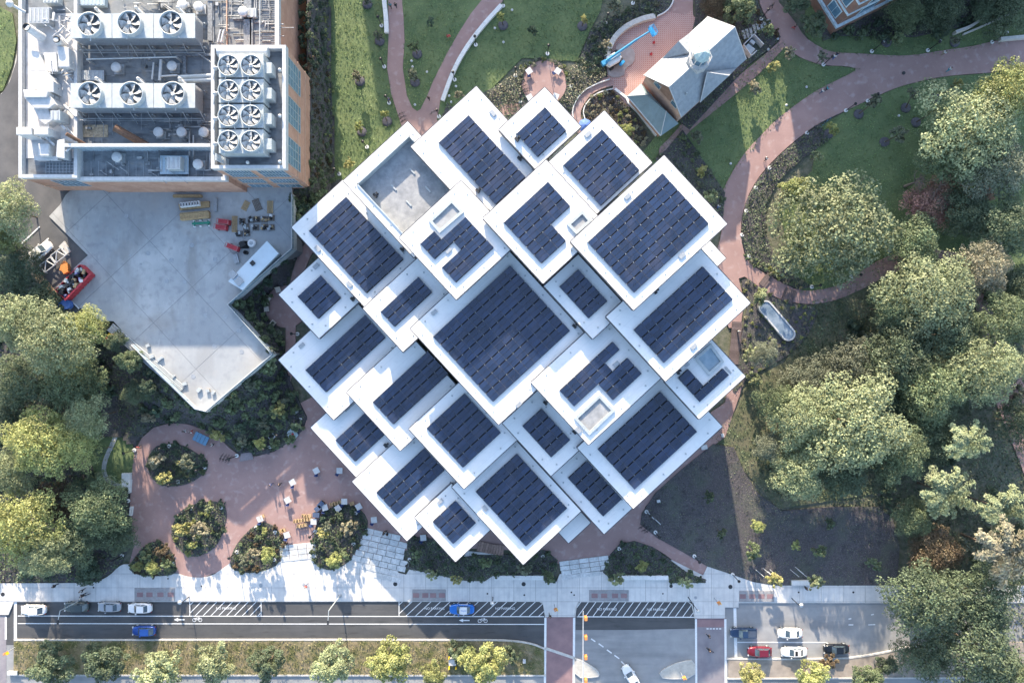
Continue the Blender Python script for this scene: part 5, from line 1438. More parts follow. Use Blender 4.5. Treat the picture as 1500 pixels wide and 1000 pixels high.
def lift(px, py, rz, m, label, L_=2.0):
    t = tobj('scissor_lift', px, py, TT + 1, label, 'scissor lift', rz=rz); t.location.z = TT
    b = MB(); b.box(0, 0, .3, .9, L_, .85); b.build('base', m, t)
    b = MB(); b.box(0, 0, 1.1, 1.2, L_ * .95, .8); b.build('platform', m, t)
    b = MB()
    for y in (-.4, .4): b.tube((-L_ / 2, y, 1.7), (L_ / 2, y, 1.7), .05, n=5)
    for x in (-L_ / 2, L_ / 2): b.tube((x, -.4, 1.7), (x, .4, 1.7), .05, n=5)
    for x in (-L_ / 2, 0, L_ / 2):
        for y in (-.4, .4): b.tube((x, y, 1.2), (x, y, 1.7), .035, n=4)
    b.build('guard_rail', mat('faded_red', (0.42, 0.16, 0.16), 0.6), t)
    for x in (-L_ * .36, L_ * .36):
        for y in (-.42, .42):
            b = MB(); b.tube((x, y - .08, .2), (x, y + .08, .2), .2, n=12); b.build('wheel', M_black, t)
lift(328, 325, -.12, M_red, 'red scissor lift on the terrace, the upper of a close pair')
lift(324, 333, -.12, M_red, 'red scissor lift on the terrace, the lower of a close pair')
lift(341, 362, -.38, M_red, 'dark red low machine lying alone left of the black tarpaulin', 2.2)
t = tobj('trailer', 295, 327, TT + .4, 'green framed trailer with small white wheels on the terrace', 'trailer', rz=.06); t.location.z = TT
b = MB(); b.box(0, 0, .4, .6, 3.2, .35); b.box(-1.2, 0, .3, .5, .15, 1.0); b.box(1.2, 0, .3, .5, .15, 1.0); b.build('frame', M_green, t)
for x in (-1.3, -.2, 1.3):
    for y in (-.5, .5): b = MB(); b.tube((x, y - .08, .25), (x, y + .08, .25), .24, n=10); b.build('wheel', M_cloth_white, t)
def pallet(px, py, sx, sy, rz, m, label, load=None, h=.15):
    t = tobj('pallet', px, py, TT + .3, label, 'pallet', rz=rz); t.location.z = TT
    for k in range(5): b = MB(); b.box(0, (k - 2) * sy / 5, h - .05, h, sx, sy / 5 * .75); b.build('board', m, t)
    b = MB()
    for x in (-.45, 0, .45): b.box(x * sx, 0, 0, h - .05, .12, sy)
    b.build('bearer', m, t)
    if load:
        random.seed(int(px * 7 + py))
        for k in range(load):
            b = MB(); b.box(random.uniform(-.3, .3) * sx, random.uniform(-.3, .3) * sy, h, h + random.uniform(.2, .9), random.uniform(.2, .5), random.uniform(.2, .5), random.random())
            b.build('load', random.choice([M_dark, M_greymetal, M_cloth_white, M_tan, M_black, M_lightmetal, M_dark]), t)
    return t
pallet(359, 301, 1.7, 1.1, 1.1, M_tan, 'pale cardboard sheet lying askew near the brick wall', None)
pallet(376, 300, 2.1, 1.3, -1.2, mat('grey_wood', (0.2, 0.17, 0.15), .9), 'dark weathered pallet lying askew near the brick wall', None)
pallet(395, 303, 2.2, 1.1, 1.57, M_tan, 'tan plywood sheet nearest the terrace railing', None)
pallet(343, 328, 2.9, 1.0, 1.55, M_tan, 'tan plywood sheet left of the crowded pallets', None)
for k, (x, y) in enumerate(((354, 324), (360, 332), (367, 322), (376, 321), (387, 321), (397, 319), (387, 332), (397, 333), (374, 333), (361, 341), (350, 342))):
    pallet(x, y, 1.1, 1.1, random.uniform(-.1, .1), mat('grey_wood', (0.2, 0.17, 0.15)), ('%s, on the crowded terrace corner' % ['pallet of dark wrapped goods at the upper left', 'pallet of black sacks second in the upper left', 'pallet of white and dark goods in the upper middle', 'pallet of boxes right of the upper middle', 'pallet with coils at the right', 'pallet at the upper right end with a loop', 'pallet at the lower middle right', 'pallet at the lower right end', 'pallet of mixed tins at the lower middle', 'small pallet below the others', 'lowest left pallet next to plywood'][k]), 6)
X, Y = W(356, 358, TT + .8); t = tobj('covered_pallet', 356, 358, TT + .8, 'load under a black tarpaulin on the terrace', 'covered load'); t.location.z = TT
b = MB(); 
for k in range(5): 
    s = 1.5 - k * .12; b.box(0, 0, k * .25, k * .25 + .25, s, s * .85, .1 * k)
b.build('tarpaulin', M_black, t)
t = tobj('rubble_bag', 368, 356, TT + .8, 'round white bag of rubbish right of the black tarpaulin', 'bag'); t.location.z = TT
b = MB(); b.lathe(0, 0, [(.55, 0), (.75, .4), (.7, .8), (.45, .9), (.02, .75)], 12); b.build('bag', M_cloth_white, t); b = MB(); b.lathe(0, 0, [(.4, .86), (.02, .95)], 8); b.build('contents', M_greymetal, t)
t = tobj('barrel', 359, 369.5, TT + .8, 'small open dark barrel below the black tarpaulin', 'barrel'); t.location.z = TT
b = MB(); b.lathe(0, 0, [(.35, 0), (.38, .8), (.33, .8), (.3, .2), (.02, .2)], 14); b.build('barrel', M_dark, t)
pile(346, 379, 1.8, .9, .35, -1.3, M_greymetal, 'small heap of grey metal sheets beside the long shed', 3, 'metal stack')
pile(316, 300, 2.6, .5, .5, 1.57, M_greymetal, 'narrow grey metal rack beside the upper timber stack', 3, 'metal stack')
# dumpster full of debris
t = thing('dumpster', (*W(141, 418, 1.2), tz), 'long red open dumpster heaped with mixed rubbish at the terrace corner', 'dumpster', rz=.80); 
L_, w_ = 6.2, 2.5
b = MB()
for (x, y, sx, sy) in ((0, -w_ / 2, L_, .12), (0, w_ / 2, L_, .12), (-L_ / 2, 0, .12, w_), (L_ / 2, 0, .12, w_)): b.box(x, y, .15, 1.7, sx, sy)
b.box(0, 0, .1, .25, L_, w_); b.build('bin', M_red, t)
b = MB()
for k in range(9):
    for y in (-w_ / 2 - .08, w_ / 2 + .08): b.box(-L_ / 2 + .4 + k * .68, y, .15, 1.7, .12, .14)
b.build('rib', M_red, t)
b = MB(); b.box(0, -w_ / 2, 1.7, 1.82, L_ + .2, .3); b.build('rim', M_red, t)
for k in range(46):
    b = MB(); b.box(random.uniform(-2.8, 2.8), random.uniform(-1, 1), random.uniform(.9, 1.3), random.uniform(1.4, 2.0), random.uniform(.3, .9), random.uniform(.2, .6), random.random() * 3)
    b.build('debris', random.choice([M_dark, M_greymetal, M_cloth_white, M_tan, M_lightmetal, mat('lavender_plastic', (0.3, 0.28, 0.5), .6), M_dark, M_black, mat('olive_debris', (0.14, 0.14, 0.09), .9)]), t)
# orange stack, blue machine, flatbed frames in the driveway
t = thing('barrier_stack', (*W(94, 392, 6.9), 6.3), 'bright orange plastic barriers lying in the driveway', 'barriers', rz=-.7)
for k in range(4): b = MB(); b.box(k * .3 - .5, (-1) ** k * .25, 0, .5 + .1 * k, .9, 1.1, k * .4); b.build('barrier', M_orange, t)
t = thing('compressor', (*W(126, 449, 1), tz), 'dark blue towable machine half under the tree by the dumpster', 'machine', rz=.1)
b = MB(); b.prism([(-1.2, -.6), (-.9, -.8), (.9, -.8), (1.3, -.4), (1.3, .4), (.9, .8), (-.9, .8), (-1.2, .6)], .35, 1.3); b.build('housing', M_cloth_blue, t)
for y in (-.85, .85): b = MB(); b.tube((0, y - .1, .3), (0, y + .1, .3), .3, n=12); b.build('wheel', M_black, t)
for (x, y, lb) in ((86, 374, 'white open metal frame nearest the square slab in the driveway'), (70, 388, 'white open metal frame below the parked car in the driveway')):
    t = thing('flatbed_frame', (*W(x, y, 7.0), 6.3), lb, 'metal frame', rz=.65)
    b = MB(); 
    for (a, c) in (((-1.2, -.8), (1.2, -.8)), ((1.2, -.8), (1.2, .8)), ((1.2, .8), (-1.2, .8)), ((-1.2, .8), (-1.2, -.8)), ((-1.2, -.8), (.2, .8)), ((.2, .8), (.9, -.8))): b.tube((*a, .75), (*c, .75), .1, n=6)
    b.build('frame', M_white, t)
    b = MB()
    for a in ((-1.2, -.8), (1.2, -.8), (1.2, .8), (-1.2, .8)): b.tube((*a, 0), (*a, .7), .07, n=6)
    b.build('post', M_white, t)
b = MB(); b.prism([W(x, y, 6.4) for x, y in ((94, 353), (103, 368), (96, 374), (86, 361))], 6, 6.42); tag(b.build('slab', M_kerb), kind='structure')
for a, c in (((30, 387), (58, 332)), ((65, 355), (71, 349))):
    pass
for (a, c) in (((30, 358), (58, 332)), ((62, 357), (71, 349)), ((83, 420), (116, 452)), ((93, 412), (100, 430))):
    m = MB(); line(m, a, c, .22, 6.22 if a[0] < 80 else 6.48); m.build('parking_line', M_paint, drive)
b = MB(); P = [W(x, y, 6.6) for x, y in smooth_line([(52, 398), (62, 405), (78, 425), (90, 440), (104, 452), (98, 455), (80, 440), (62, 420), (52, 408)])]
b.prism(P, 5, 6.6); tag(b.build('gravel_pile', mat('sandy_gravel', (0.30, 0.22, 0.14), .95, scale=2, col2=(0.42, 0.31, 0.2), bump=1, bscale=5, detail=9)), 'long sandy brown gravel heap between driveway and trees', 'gravel')
# small sign and goods by the terrace cut
for (x, y, m) in ((188, 491, M_red), (191, 497, M_yellow), (187, 494, M_orange)):
    pass
t = thing('goods_heap', (*W(189, 495, .8), TT), 'little heap of red and yellow goods at the terrace notch', 'goods')
for k, m in enumerate((M_red, M_yellow, M_green, M_orange)): b = MB(); b.box((k - 1.5) * .35, (k % 2) * .5, 0, .5, .5, .4, k); b.build('item', m, t)
for (x, y, s) in ((216, 506, 1.0), (222, 522, 1.1), (232, 527, .9), (236, 524, .8), (291, 571, 1.2), (270, 562, 1.1), (254, 551, .7), (304, 572, 1.0), (312, 575, .9)):
    t = tobj('site_box', x, y, TT + .4, 'small pale box left among clutter on the lower terrace', 'box', 'boxes on the lower terrace', rz=random.random()); t.location.z = TT
    b = MB(); s *= .65; b.box(0, 0, 0, .4, s, s * .7); b.build('box', random.choice([M_lightmetal, M_greymetal, M_tan, M_white]), t); b = MB(); b.box(0, 0, .4, .43, s * 1.05, s * .75); b.build('lid', M_lightmetal, t)
t = tobj('pipe_bundle', 217, 527, TT + .3, 'bundle of long grey pipes along the lower left terrace edge', 'pipes', rz=-.72); t.location.z = TT
for k in range(6): b = MB(); b.tube((-9, k * .28 - .8, .15), (8, k * .28 - .8, .15), .12, n=7); b.build('pipe', M_lightmetal if k % 2 else M_greymetal, t)

# ================================================================ OVAL BASIN
c1 = W(1121.5, 450, .8); c2 = W(1154.5, 489, .8); R = 1.3
ang = math.atan2(c2[1] - c1[1], c2[0] - c1[0]); L_ = math.dist(c1, c2)
t = thing('fountain_basin', ((c1[0] + c2[0]) / 2, (c1[1] + c2[1]) / 2, .25), 'white rimmed long oval glass basin in the planting right of the roofs', 'basin', rz=ang)
def capsule(r, n=12):
    return [(L_ / 2 + r * math.cos(a), r * math.sin(a)) for a in np.linspace(-math.pi / 2, math.pi / 2, n)] + [(-L_ / 2 + r * math.cos(a), r * math.sin(a)) for a in np.linspace(math.pi / 2, 3 * math.pi / 2, n)]
o_, i_ = capsule(R), capsule(R - .28)
b = MB(); n = len(o_)
for k in range(n):
    j = (k + 1) % n; b.prism([o_[k], o_[j], i_[j], i_[k]], 0, .75)
b.build('rim', M_white, t)
b = MB(); b.prism(i_, 0, .6); b.build('glass', M_water, t)
# ================================================================ STONE WALL BENCHES
def wallbench(pts, w, z, label, name='stone_bench'):
    P = [W(x, y, z) for x, y in smooth_line(pts, 2)] if len(pts) > 2 else [W(x, y, z) for x, y in pts]
    c = P[len(P) // 2]; t = thing(name, (*c, .25), label, 'bench'); o3 = tuple(t.location)
    tot = sum(math.dist(P[i], P[i + 1]) for i in range(len(P) - 1)); n = max(2, int(tot / 2.2))
    # resample into blocks
    def at(d):
        for i in range(len(P) - 1):
            L_ = math.dist(P[i], P[i + 1])
            if d <= L_ or i == len(P) - 2:
                f = min(1, d / L_); return (P[i][0] + (P[i + 1][0] - P[i][0]) * f, P[i][1] + (P[i + 1][1] - P[i][1]) * f)
            d -= L_
    for k in range(n):
        a, c_ = at(tot * k / n), at(tot * (k + 1) / n); m_ = at(tot * (k + .5) / n)
        s = strip([a, m_, c_], w); b = MB(o3); cx = sum(p[0] for p in s) / len(s); cy = sum(p[1] for p in s) / len(s)
        s = [((p[0] - cx) * .985 + cx, (p[1] - cy) * .985 + cy) for p in s]
        b.prism(s, 0, z + random.uniform(-.01, .02)); b.build('stone_block', M_whitestone, t)
    return t
wallbench([(562, -40), (562, 0), (565, 20), (566, 48)], .8, .75, 'pale stone seat wall beside the left curved path, at the top edge')
wallbench([(734.5, 7), (703, 41.5), (679, 75), (663, 105), (648, 147)], .75, .75, 'long curved pale stone seat wall along the right curved path')
wallbench([(723.5, 846), (796, 846)], .8, .8, 'pale stone bench wall at the planting, left of the central entry slabs')
wallbench([(905, 846), (979, 846)], .8, .8, 'pale stone bench wall at the planting, right of the central entry slabs')
wallbench([(1160, 853.5), (1186, 853.5)], .9, .8, 'short pale stone bench wall below the dark mulch bed')
wallbench([(178, 703), (190, 703)], 2.6, .9, 'grey stone block seat at the left garden path end')
wallbench([(189.5, 703), (188.5, 722)], .3, .9, 'thin upright stone wall beside the brick plaza, upper left')
wallbench([(192, 742), (190.5, 755)], .5, .7, 'short timber coloured seat at the left plaza edge')
# arc wall round the cobbled court
P = [W(x, y, 1.1) for x, y in smooth_line([(960, 23), (940, 27), (917, 38), (900, 54), (892, 72), (889, 84)], 2)]
t = thing('retaining_wall', (*P[4], .2), 'curved grey wall round the cobbled court beside the chapel', 'wall'); o3 = tuple(t.location)
for k in range(len(P) - 1):
    b = MB(o3); b.prism(strip([P[k], P[k + 1]], .95), 0, 1.1); b.build('stone_block', M_kerb, t)
P = [W(x, y, .5) for x, y in smooth_line([(962, 24), (975, 18), (984, 8), (988, -5), (988, -40)], 2)]
b = MB(); b.prism(strip(P, .2), 0, .55); tag(b.build('kerb', M_whitestone), kind='structure')
for pts in ([(893, 116), (875, 122), (852, 134), (838, 158), (840, 175)], [(898, 130), (880, 134), (866, 142), (853, 160), (858, 178)]):
    P = [W(x, y, .5) for x, y in smooth_line(pts, 2)]; b = MB(); b.prism(strip(P, .18), 0, .5); tag(b.build('kerb', M_whitestone), kind='structure')
P = [W(x, y, .6) for x, y in [(901, 130), (918, 143), (921, 150), (934, 162), (948, 180), (962, 198)]]; b = MB(); b.prism(strip(P, .45), 0, .6); tag(b.build('low_wall', M_whitestone), 'low pale wall between court and porch planting', 'wall')
# concrete pads under the boom lift
b = MB(); b.prism([W(x, y, .4) for x, y in smooth_poly([(903, 62), (918, 67), (931, 75), (929, 92), (916, 100), (914, 113), (891, 113), (890, 100), (900, 90)], 1)], 0, .37); tag(b.build('concrete_pad', mat('pad', (0.33, 0.29, 0.28), .85, scale=1)), kind='structure')

# ================================================================ BLUE BOOM LIFT
t = thing('boom_lift', (*W(899, 88, 1), .4), 'bright blue boom lift with its arm stretched over the cobbled court', 'boom lift', rz=.52); 
M_bl = mat('lift_blue', (0.05, 0.25, 0.45), .4, var=.1)
b = MB(); b.prism([(-1.5, -1.1), (1.3, -1.1), (1.5, -.8), (1.5, .8), (1.3, 1.1), (-1.5, 1.1)], .45, .95); b.build('chassis', M_dark, t)
for x in (-1.1, 1.1):
    for y in (-1.15, 1.15): b = MB(); b.tube((x, y - .2, .45), (x, y + .2, .45), .45, n=16); b.build('wheel', M_black, t)
b = MB(); b.prism([(-2.0, -.2), (-1.6, -1.0), (.6, -1.0), (1.1, -.6), (1.1, -.25)], 1.0, 1.9); b.build('engine_cover', M_cloth_white, t)
b = MB(); b.prism([(-1.4, .3), (.8, .3), (.5, .9), (-1.2, .9)], 1.0, 1.6); b.build('tank_cover', M_cloth_white, t)
b = MB(); b.box(-.6, 0, 1.9, 2.3, 3.4, .42); b.box(-2.3, 0, 1.5, 2.4, .9, .8); b.build('turret', M_bl, t)
b = MB(); b.box(.9, -1.4, .8, 1.2, 1.1, .5, .3); b.build('control_box', M_blue, t)
b = MB(); b.tube((-2.0, 0, 2.6), (4.2, 0, 4.6), .22, n=4, smooth=False); b.build('lower_boom', M_bl, t)
b = MB(); b.tube((4.0, 0, 4.6), (6.6, -.1, 5.3), .16, n=4, smooth=False); b.build('upper_boom', M_bl, t)
b = MB(); b.tube((-1.0, -.25, 2.5), (3.2, -.25, 4.1), .06, n=6); b.build('hydraulic_hose', M_white, t)
b = MB(); b.box(7.1, -.3, 4.9, 5.0, .9, 1.7)
for (x, y) in ((6.65, .5), (7.55, .5), (6.65, -1.1), (7.55, -1.1)): b.tube((x, y, 4.95), (x, y, 6.0), .045, n=5)
for (p, q) in (((6.65, .5), (7.55, .5)), ((7.55, .5), (7.55, -1.1)), ((7.55, -1.1), (6.65, -1.1)), ((6.65, -1.1), (6.65, .5))):
    b.tube((*p, 6.0), (*q, 6.0), .045, n=5); b.tube((*p, 5.5), (*q, 5.5), .035, n=5)
b.build('basket', M_blue, t)
# cones beside
for (x, y) in ((952, 27), (955, 46), (958, 62), (954, 79)):
    X, Y = W(x, y, .5); t = thing('traffic_cone', (X, Y, .35), 'small red cone on the cobbled court', 'cone', 'cones on the cobbled court', px=(x, y))
    b = MB(); b.box(0, 0, 0, .05, .45, .45); b.build('base', M_red, t); b = MB(); b.lathe(0, 0, [(.19, .05), (.05, .75), (.01, .76)], 12); b.build('cone', M_red, t)

# decks over the planting (boards one by one)
def deck(pts, w, n, label, z=.4, m=M_deck):
    P = [W(x, y, z) for x, y in smooth_line(pts, 2)]
    tot = sum(math.dist(P[i], P[i + 1]) for i in range(len(P) - 1))
    t = thing('boardwalk', (*P[0], .1), label, 'boardwalk'); o3 = tuple(t.location)
    def at(d):
        for i in range(len(P) - 1):
            L_ = math.dist(P[i], P[i + 1])
            if d <= L_ or i == len(P) - 2:
                f = min(1, d / L_); return (P[i][0] + (P[i + 1][0] - P[i][0]) * f, P[i][1] + (P[i + 1][1] - P[i][1]) * f)
            d -= L_
    for k in range(n):
        a, c = at(tot * (k + .06) / n), at(tot * (k + .94) / n)
        b = MB(o3); b.prism(strip([a, c], w), z - .08, z + random.uniform(-.01, .02)); b.build('board', m, t)
    b = MB(o3); b.prism(strip(P, w * .9), z - .3, z - .09); b.build('deck_frame', M_trunk, t)
deck([(700, 799), (720, 804), (738, 806)], 1.9, 10, 'ribbed timber boardwalk between two lower roof corners')
deck([(732, 162), (747, 160), (762, 160)], 2.0, 9, 'ribbed boardwalk leading to the round brick patio')
deck([(1080, 471), (1078, 500), (1074, 533)], 1.9, 22, 'dark slatted boardwalk beside the oval basin', m=mat('dark_deck', (0.13, 0.10, 0.10), .85, objvar=.2))
deck([(1118, 407), (1127, 414)], 2.6, 6, 'square dark slatted deck where the promenade narrows, the left one', m=mat('dark_deck', (0.13, 0.10, 0.10)), z=.45)
deck([(1148, 430), (1164, 436)], 2.6, 7, 'square dark slatted deck where the promenade narrows, the right one', m=mat('dark_deck', (0.13, 0.10, 0.10)), z=.45)
# ================================================================ VEGETATION
def quads_mesh(name, C, T, B, tone, fold=None):
    """C centres, T and B half vectors; every leaf one quad; tone (N,2)"""
    n = len(C)
    V = np.empty((n, 4, 3), np.float32)
    V[:, 0] = C - T; V[:, 1] = C - B * .62; V[:, 2] = C + T; V[:, 3] = C + B * .62
    me = bpy.data.meshes.new(name)
    me.vertices.add(4 * n); me.vertices.foreach_set('co', V.reshape(-1))
    me.loops.add(4 * n); me.loops.foreach_set('vertex_index', np.arange(4 * n, dtype=np.int32))
    me.polygons.add(n); me.polygons.foreach_set('loop_start', np.arange(0, 4 * n, 4, dtype=np.int32))
    try: me.polygons.foreach_set('loop_total', np.full(n, 4, dtype=np.int32))
    except Exception: pass
    at = me.color_attributes.new('tone', 'FLOAT_COLOR', 'CORNER')
    col = np.ones((n, 4, 4), np.float32)
    col[:, :, 0] = tone[:, 0][:, None]; col[:, :, 1] = tone[:, 1][:, None]; col[:, :, 2] = .5
    at.data.foreach_set('color', col.reshape(-1))
    me.update(calc_edges=True); me.validate()
    return me
def unit(v): return v / np.maximum(np.linalg.norm(v, axis=1, keepdims=True), 1e-6)
def leaves_from(rng, C, Nrm, size, tone, name='crown', flat_=0.55, elong=1.0):
    n = len(C)
    R = unit(rng.normal(size=(n, 3)))
    N = unit(Nrm * flat_ + R * (1 - flat_))
    A = unit(np.cross(N, unit(rng.normal(size=(n, 3)))))
    B = np.cross(N, A)
    s = size[:, None]
    return quads_mesh(name, C, A * s * elong, B * s, tone)
def crown_mesh(seed, lobes=60, per=150, leaf=.055, loose=.0, height=.75, inner=.15, flatb=.3):
    """unit-radius crown of many leaf clusters; base at z=0, top about height*1.6"""
    rng = np.random.default_rng(seed)
    Cs, Ns, Ts = [], [], []
    lob = []
    tries = 0
    a0 = rng.uniform(0, 6.28, 5); am = rng.uniform(.04, .13, 5)
    while len(lob) < lobes and tries < 9000:
        tries += 1
        th = rng.uniform(0, 2 * math.pi); h = rng.uniform(-.25, 1)
        rr = math.sqrt(max(0, 1 - max(h, 0) ** 1.8)) * (rng.uniform(.55, 1) if rng.random() < .7 else rng.uniform(.1, .6))
        edge = 1 + sum(am[k] * math.sin((k + 2) * th + a0[k]) for k in range(5))
        lr = rng.uniform(.10, .24) if lobes > 100 else rng.uniform(.13, .27)
        R = rr * edge * (1 - lr * .65)
        z = height * (h * math.sqrt(max(.05, 1 - (R * .75) ** 2)) + .35)
        p = np.array([R * math.cos(th), R * math.sin(th), z])
        if any(np.linalg.norm(p - q[0]) < .5 * (lr + q[1]) * (1 - loose * .3) for q in lob): continue
        lob.append((p, lr))
    for p, lr in lob:
        n = int(per * (lr / .2) ** 2)
        d = unit(rng.normal(size=(n, 3))); d[:, 2] = np.abs(d[:, 2]) * .9 - .25 * (rng.random(n) < .35)
        d = unit(d)
        rad = lr * (1 - inner * rng.random(n) ** 2) * rng.uniform(.72, 1.12, n)
        # lumpy: sub clusters
        sub = unit(rng.normal(size=(9, 3))); best = (d @ sub.T).max(1)
        rad *= .50 + .62 * best
        c = p + d * rad[:, None] * np.array([1, 1, .8])
        Cs.append(c); Ns.append(d * .7 + np.array([0, 0, .45]))
        t0 = rng.uniform(0, 1)
        Ts.append(np.stack([np.clip(t0 * .6 + .4 * rng.random(n), 0, 1), np.clip(rng.uniform(0, 1) * .5 + .5 * rng.random(n), 0, 1)], 1))
    C = np.concatenate(Cs); N = unit(np.concatenate(Ns)); T = np.concatenate(Ts)
    return leaves_from(rng, C, N, leaf * rng.uniform(.55, 1.25, len(C)), T)
def frond_mesh(seed, arms=26, per=150, leaf=.05, height=.5, droop=.25):
    """crown of long radiating sprays"""
    rng = np.random.default_rng(seed); Cs, Ns, Ts = [], [], []
    for k in range(arms):
        th = rng.uniform(0, 6.28); el = rng.uniform(.0, 1.2); L_ = rng.uniform(.55, 1.05)
        s = rng.random(per) ** .7
        r = L_ * s * math.cos(el * .6); z = height + .5 * math.sin(el) * s - droop * s ** 2
        w = .16 * (1 - s * .45)
        off = rng.normal(size=per) * w * .55
        x = r * math.cos(th) - off * math.sin(th); y = r * math.sin(th) + off * math.cos(th)
        c = np.stack([x, y, z + rng.normal(size=per) * .025 - np.abs(off) * .4], 1)
        Cs.append(c); Ns.append(np.tile([math.cos(th) * .4, math.sin(th) * .4, .9], (per, 1)))
        t0 = rng.random(); Ts.append(np.stack([np.clip(t0 * .5 + .5 * rng.random(per), 0, 1), rng.random(per)], 1))
    C = np.concatenate(Cs); N = unit(np.concatenate(Ns)); T = np.concatenate(Ts)
    return leaves_from(rng, C, N, leaf * rng.uniform(.6, 1.2, len(C)), T, flat_=.7, elong=1.5)
def branch_mesh(seed, h=1.0, spread=.8, n=14, bare=False):
    rng = random.Random(seed); b = MB()
    def limb(p, d, L_, r, depth):
        q = (p[0] + d[0] * L_, p[1] + d[1] * L_, p[2] + d[2] * L_)
        b.tube(p, q, r, r * .55, n=6 if depth < 2 else 4, caps=False)
        if depth >= (4 if bare else 2): return
        for k in range(3 if depth else 5):
            a = rng.uniform(0, 6.28); e = rng.uniform(.3, .9)
            nd = Vector(d) * .6 + Vector((math.cos(a) * e, math.sin(a) * e, rng.uniform(0, .5)))
            nd.normalize(); limb(q, tuple(nd), L_ * rng.uniform(.5, .8), r * .55, depth + 1)
    b.tube((0, 0, 0), (0, 0, .5 * h), .05, .035, n=8, caps=False)
    limb((0, 0, .45 * h), (0, 0, 1), .28, .035, 0)
    return b
trunk_me = []
for s in range(3):
    m = branch_mesh(s).mesh('trunk'); m.materials.append(M_trunk); trunk_me.append(m)
CROWN = {}
CROWN['big'] = [crown_mesh(10 + k, 170, 150, .0255, height=.62) for k in range(4)]
CROWN['bigloose'] = [crown_mesh(30 + k, 90, 150, .027, loose=.6, height=.6) for k in range(3)]
CROWN['mid'] = [crown_mesh(50 + k, 50, 130, .048, height=.72) for k in range(4)]
CROWN['small'] = [crown_mesh(70 + k, 24, 60, .10, loose=.5, height=.8, inner=.5) for k in range(4)]
CROWN['shrub'] = [crown_mesh(90 + k, 16, 38, .14, height=.75) for k in range(4)]
CROWN['frond'] = [frond_mesh(110 + k, 34, 170, .034) for k in range(3)]
CROWN['tuft'] = [frond_mesh(130 + k, 18, 26, .11, height=.2, droop=.1) for k in range(3)]
for L_ in CROWN.values():
    for m in L_: m.materials.append(L_mid)
def setmat(o, m):
    o.material_slots[0].link = 'OBJECT'; o.material_slots[0].material = m
_ti = [0]
def tree(px, py, rpx, kind, m, label, h=None, z0=.2, group=None, cat='tree', name='tree', thin=False, zs=1.0, fixed_base=None):
    """tree whose crown centre shows at px,py with radius rpx photograph pixels"""
    _ti[0] += 1; i = _ti[0]
    zc = h if h is not None else 6.0
    r = rpx * (CAM_H - zc) / FPX
    x, y = W(px, py, zc)
    t = thing(name, (x, y, z0), label, cat, group, px=(px, py))
    rng = random.Random(i * 13 + 5)
    me = CROWN[kind][i % len(CROWN[kind])]
    crown_h = r * 1.0 * zs
    zb = max(.3, zc - z0 - crown_h * .55)
    c = link('crown', me, t, (0, 0, zb), rng.uniform(0, 6.28), (r, r, crown_h)); setmat(c, m)
    if fixed_base is not None:
        bx, by = W(fixed_base[0], fixed_base[1], z0)
        t.location = (bx, by, z0); c.location = (x - bx, y - by, zb)
        tm = MB(); tm.tube((0, 0, 0), ((x - bx), (y - by), zb + crown_h * .4), .09 + r * .02, .04, n=7)
        for k in range(3):
            a = rng.uniform(0, 6.28); tm.tube(((x - bx) * .7, (y - by) * .7, (zb + crown_h * .4) * .7), ((x - bx) + r * .6 * math.cos(a), (y - by) + r * .6 * math.sin(a), zb + crown_h * .6), .04, .02, n=5)
        tm.build('trunk', M_trunk, t)
    else:
        hh = zb + crown_h * .45
        link('trunk', trunk_me[i % 3], t, (0, 0, 0), rng.uniform(0, 6.28), (max(1.6, r * .75) , max(1.6, r * .75), hh))
    return t
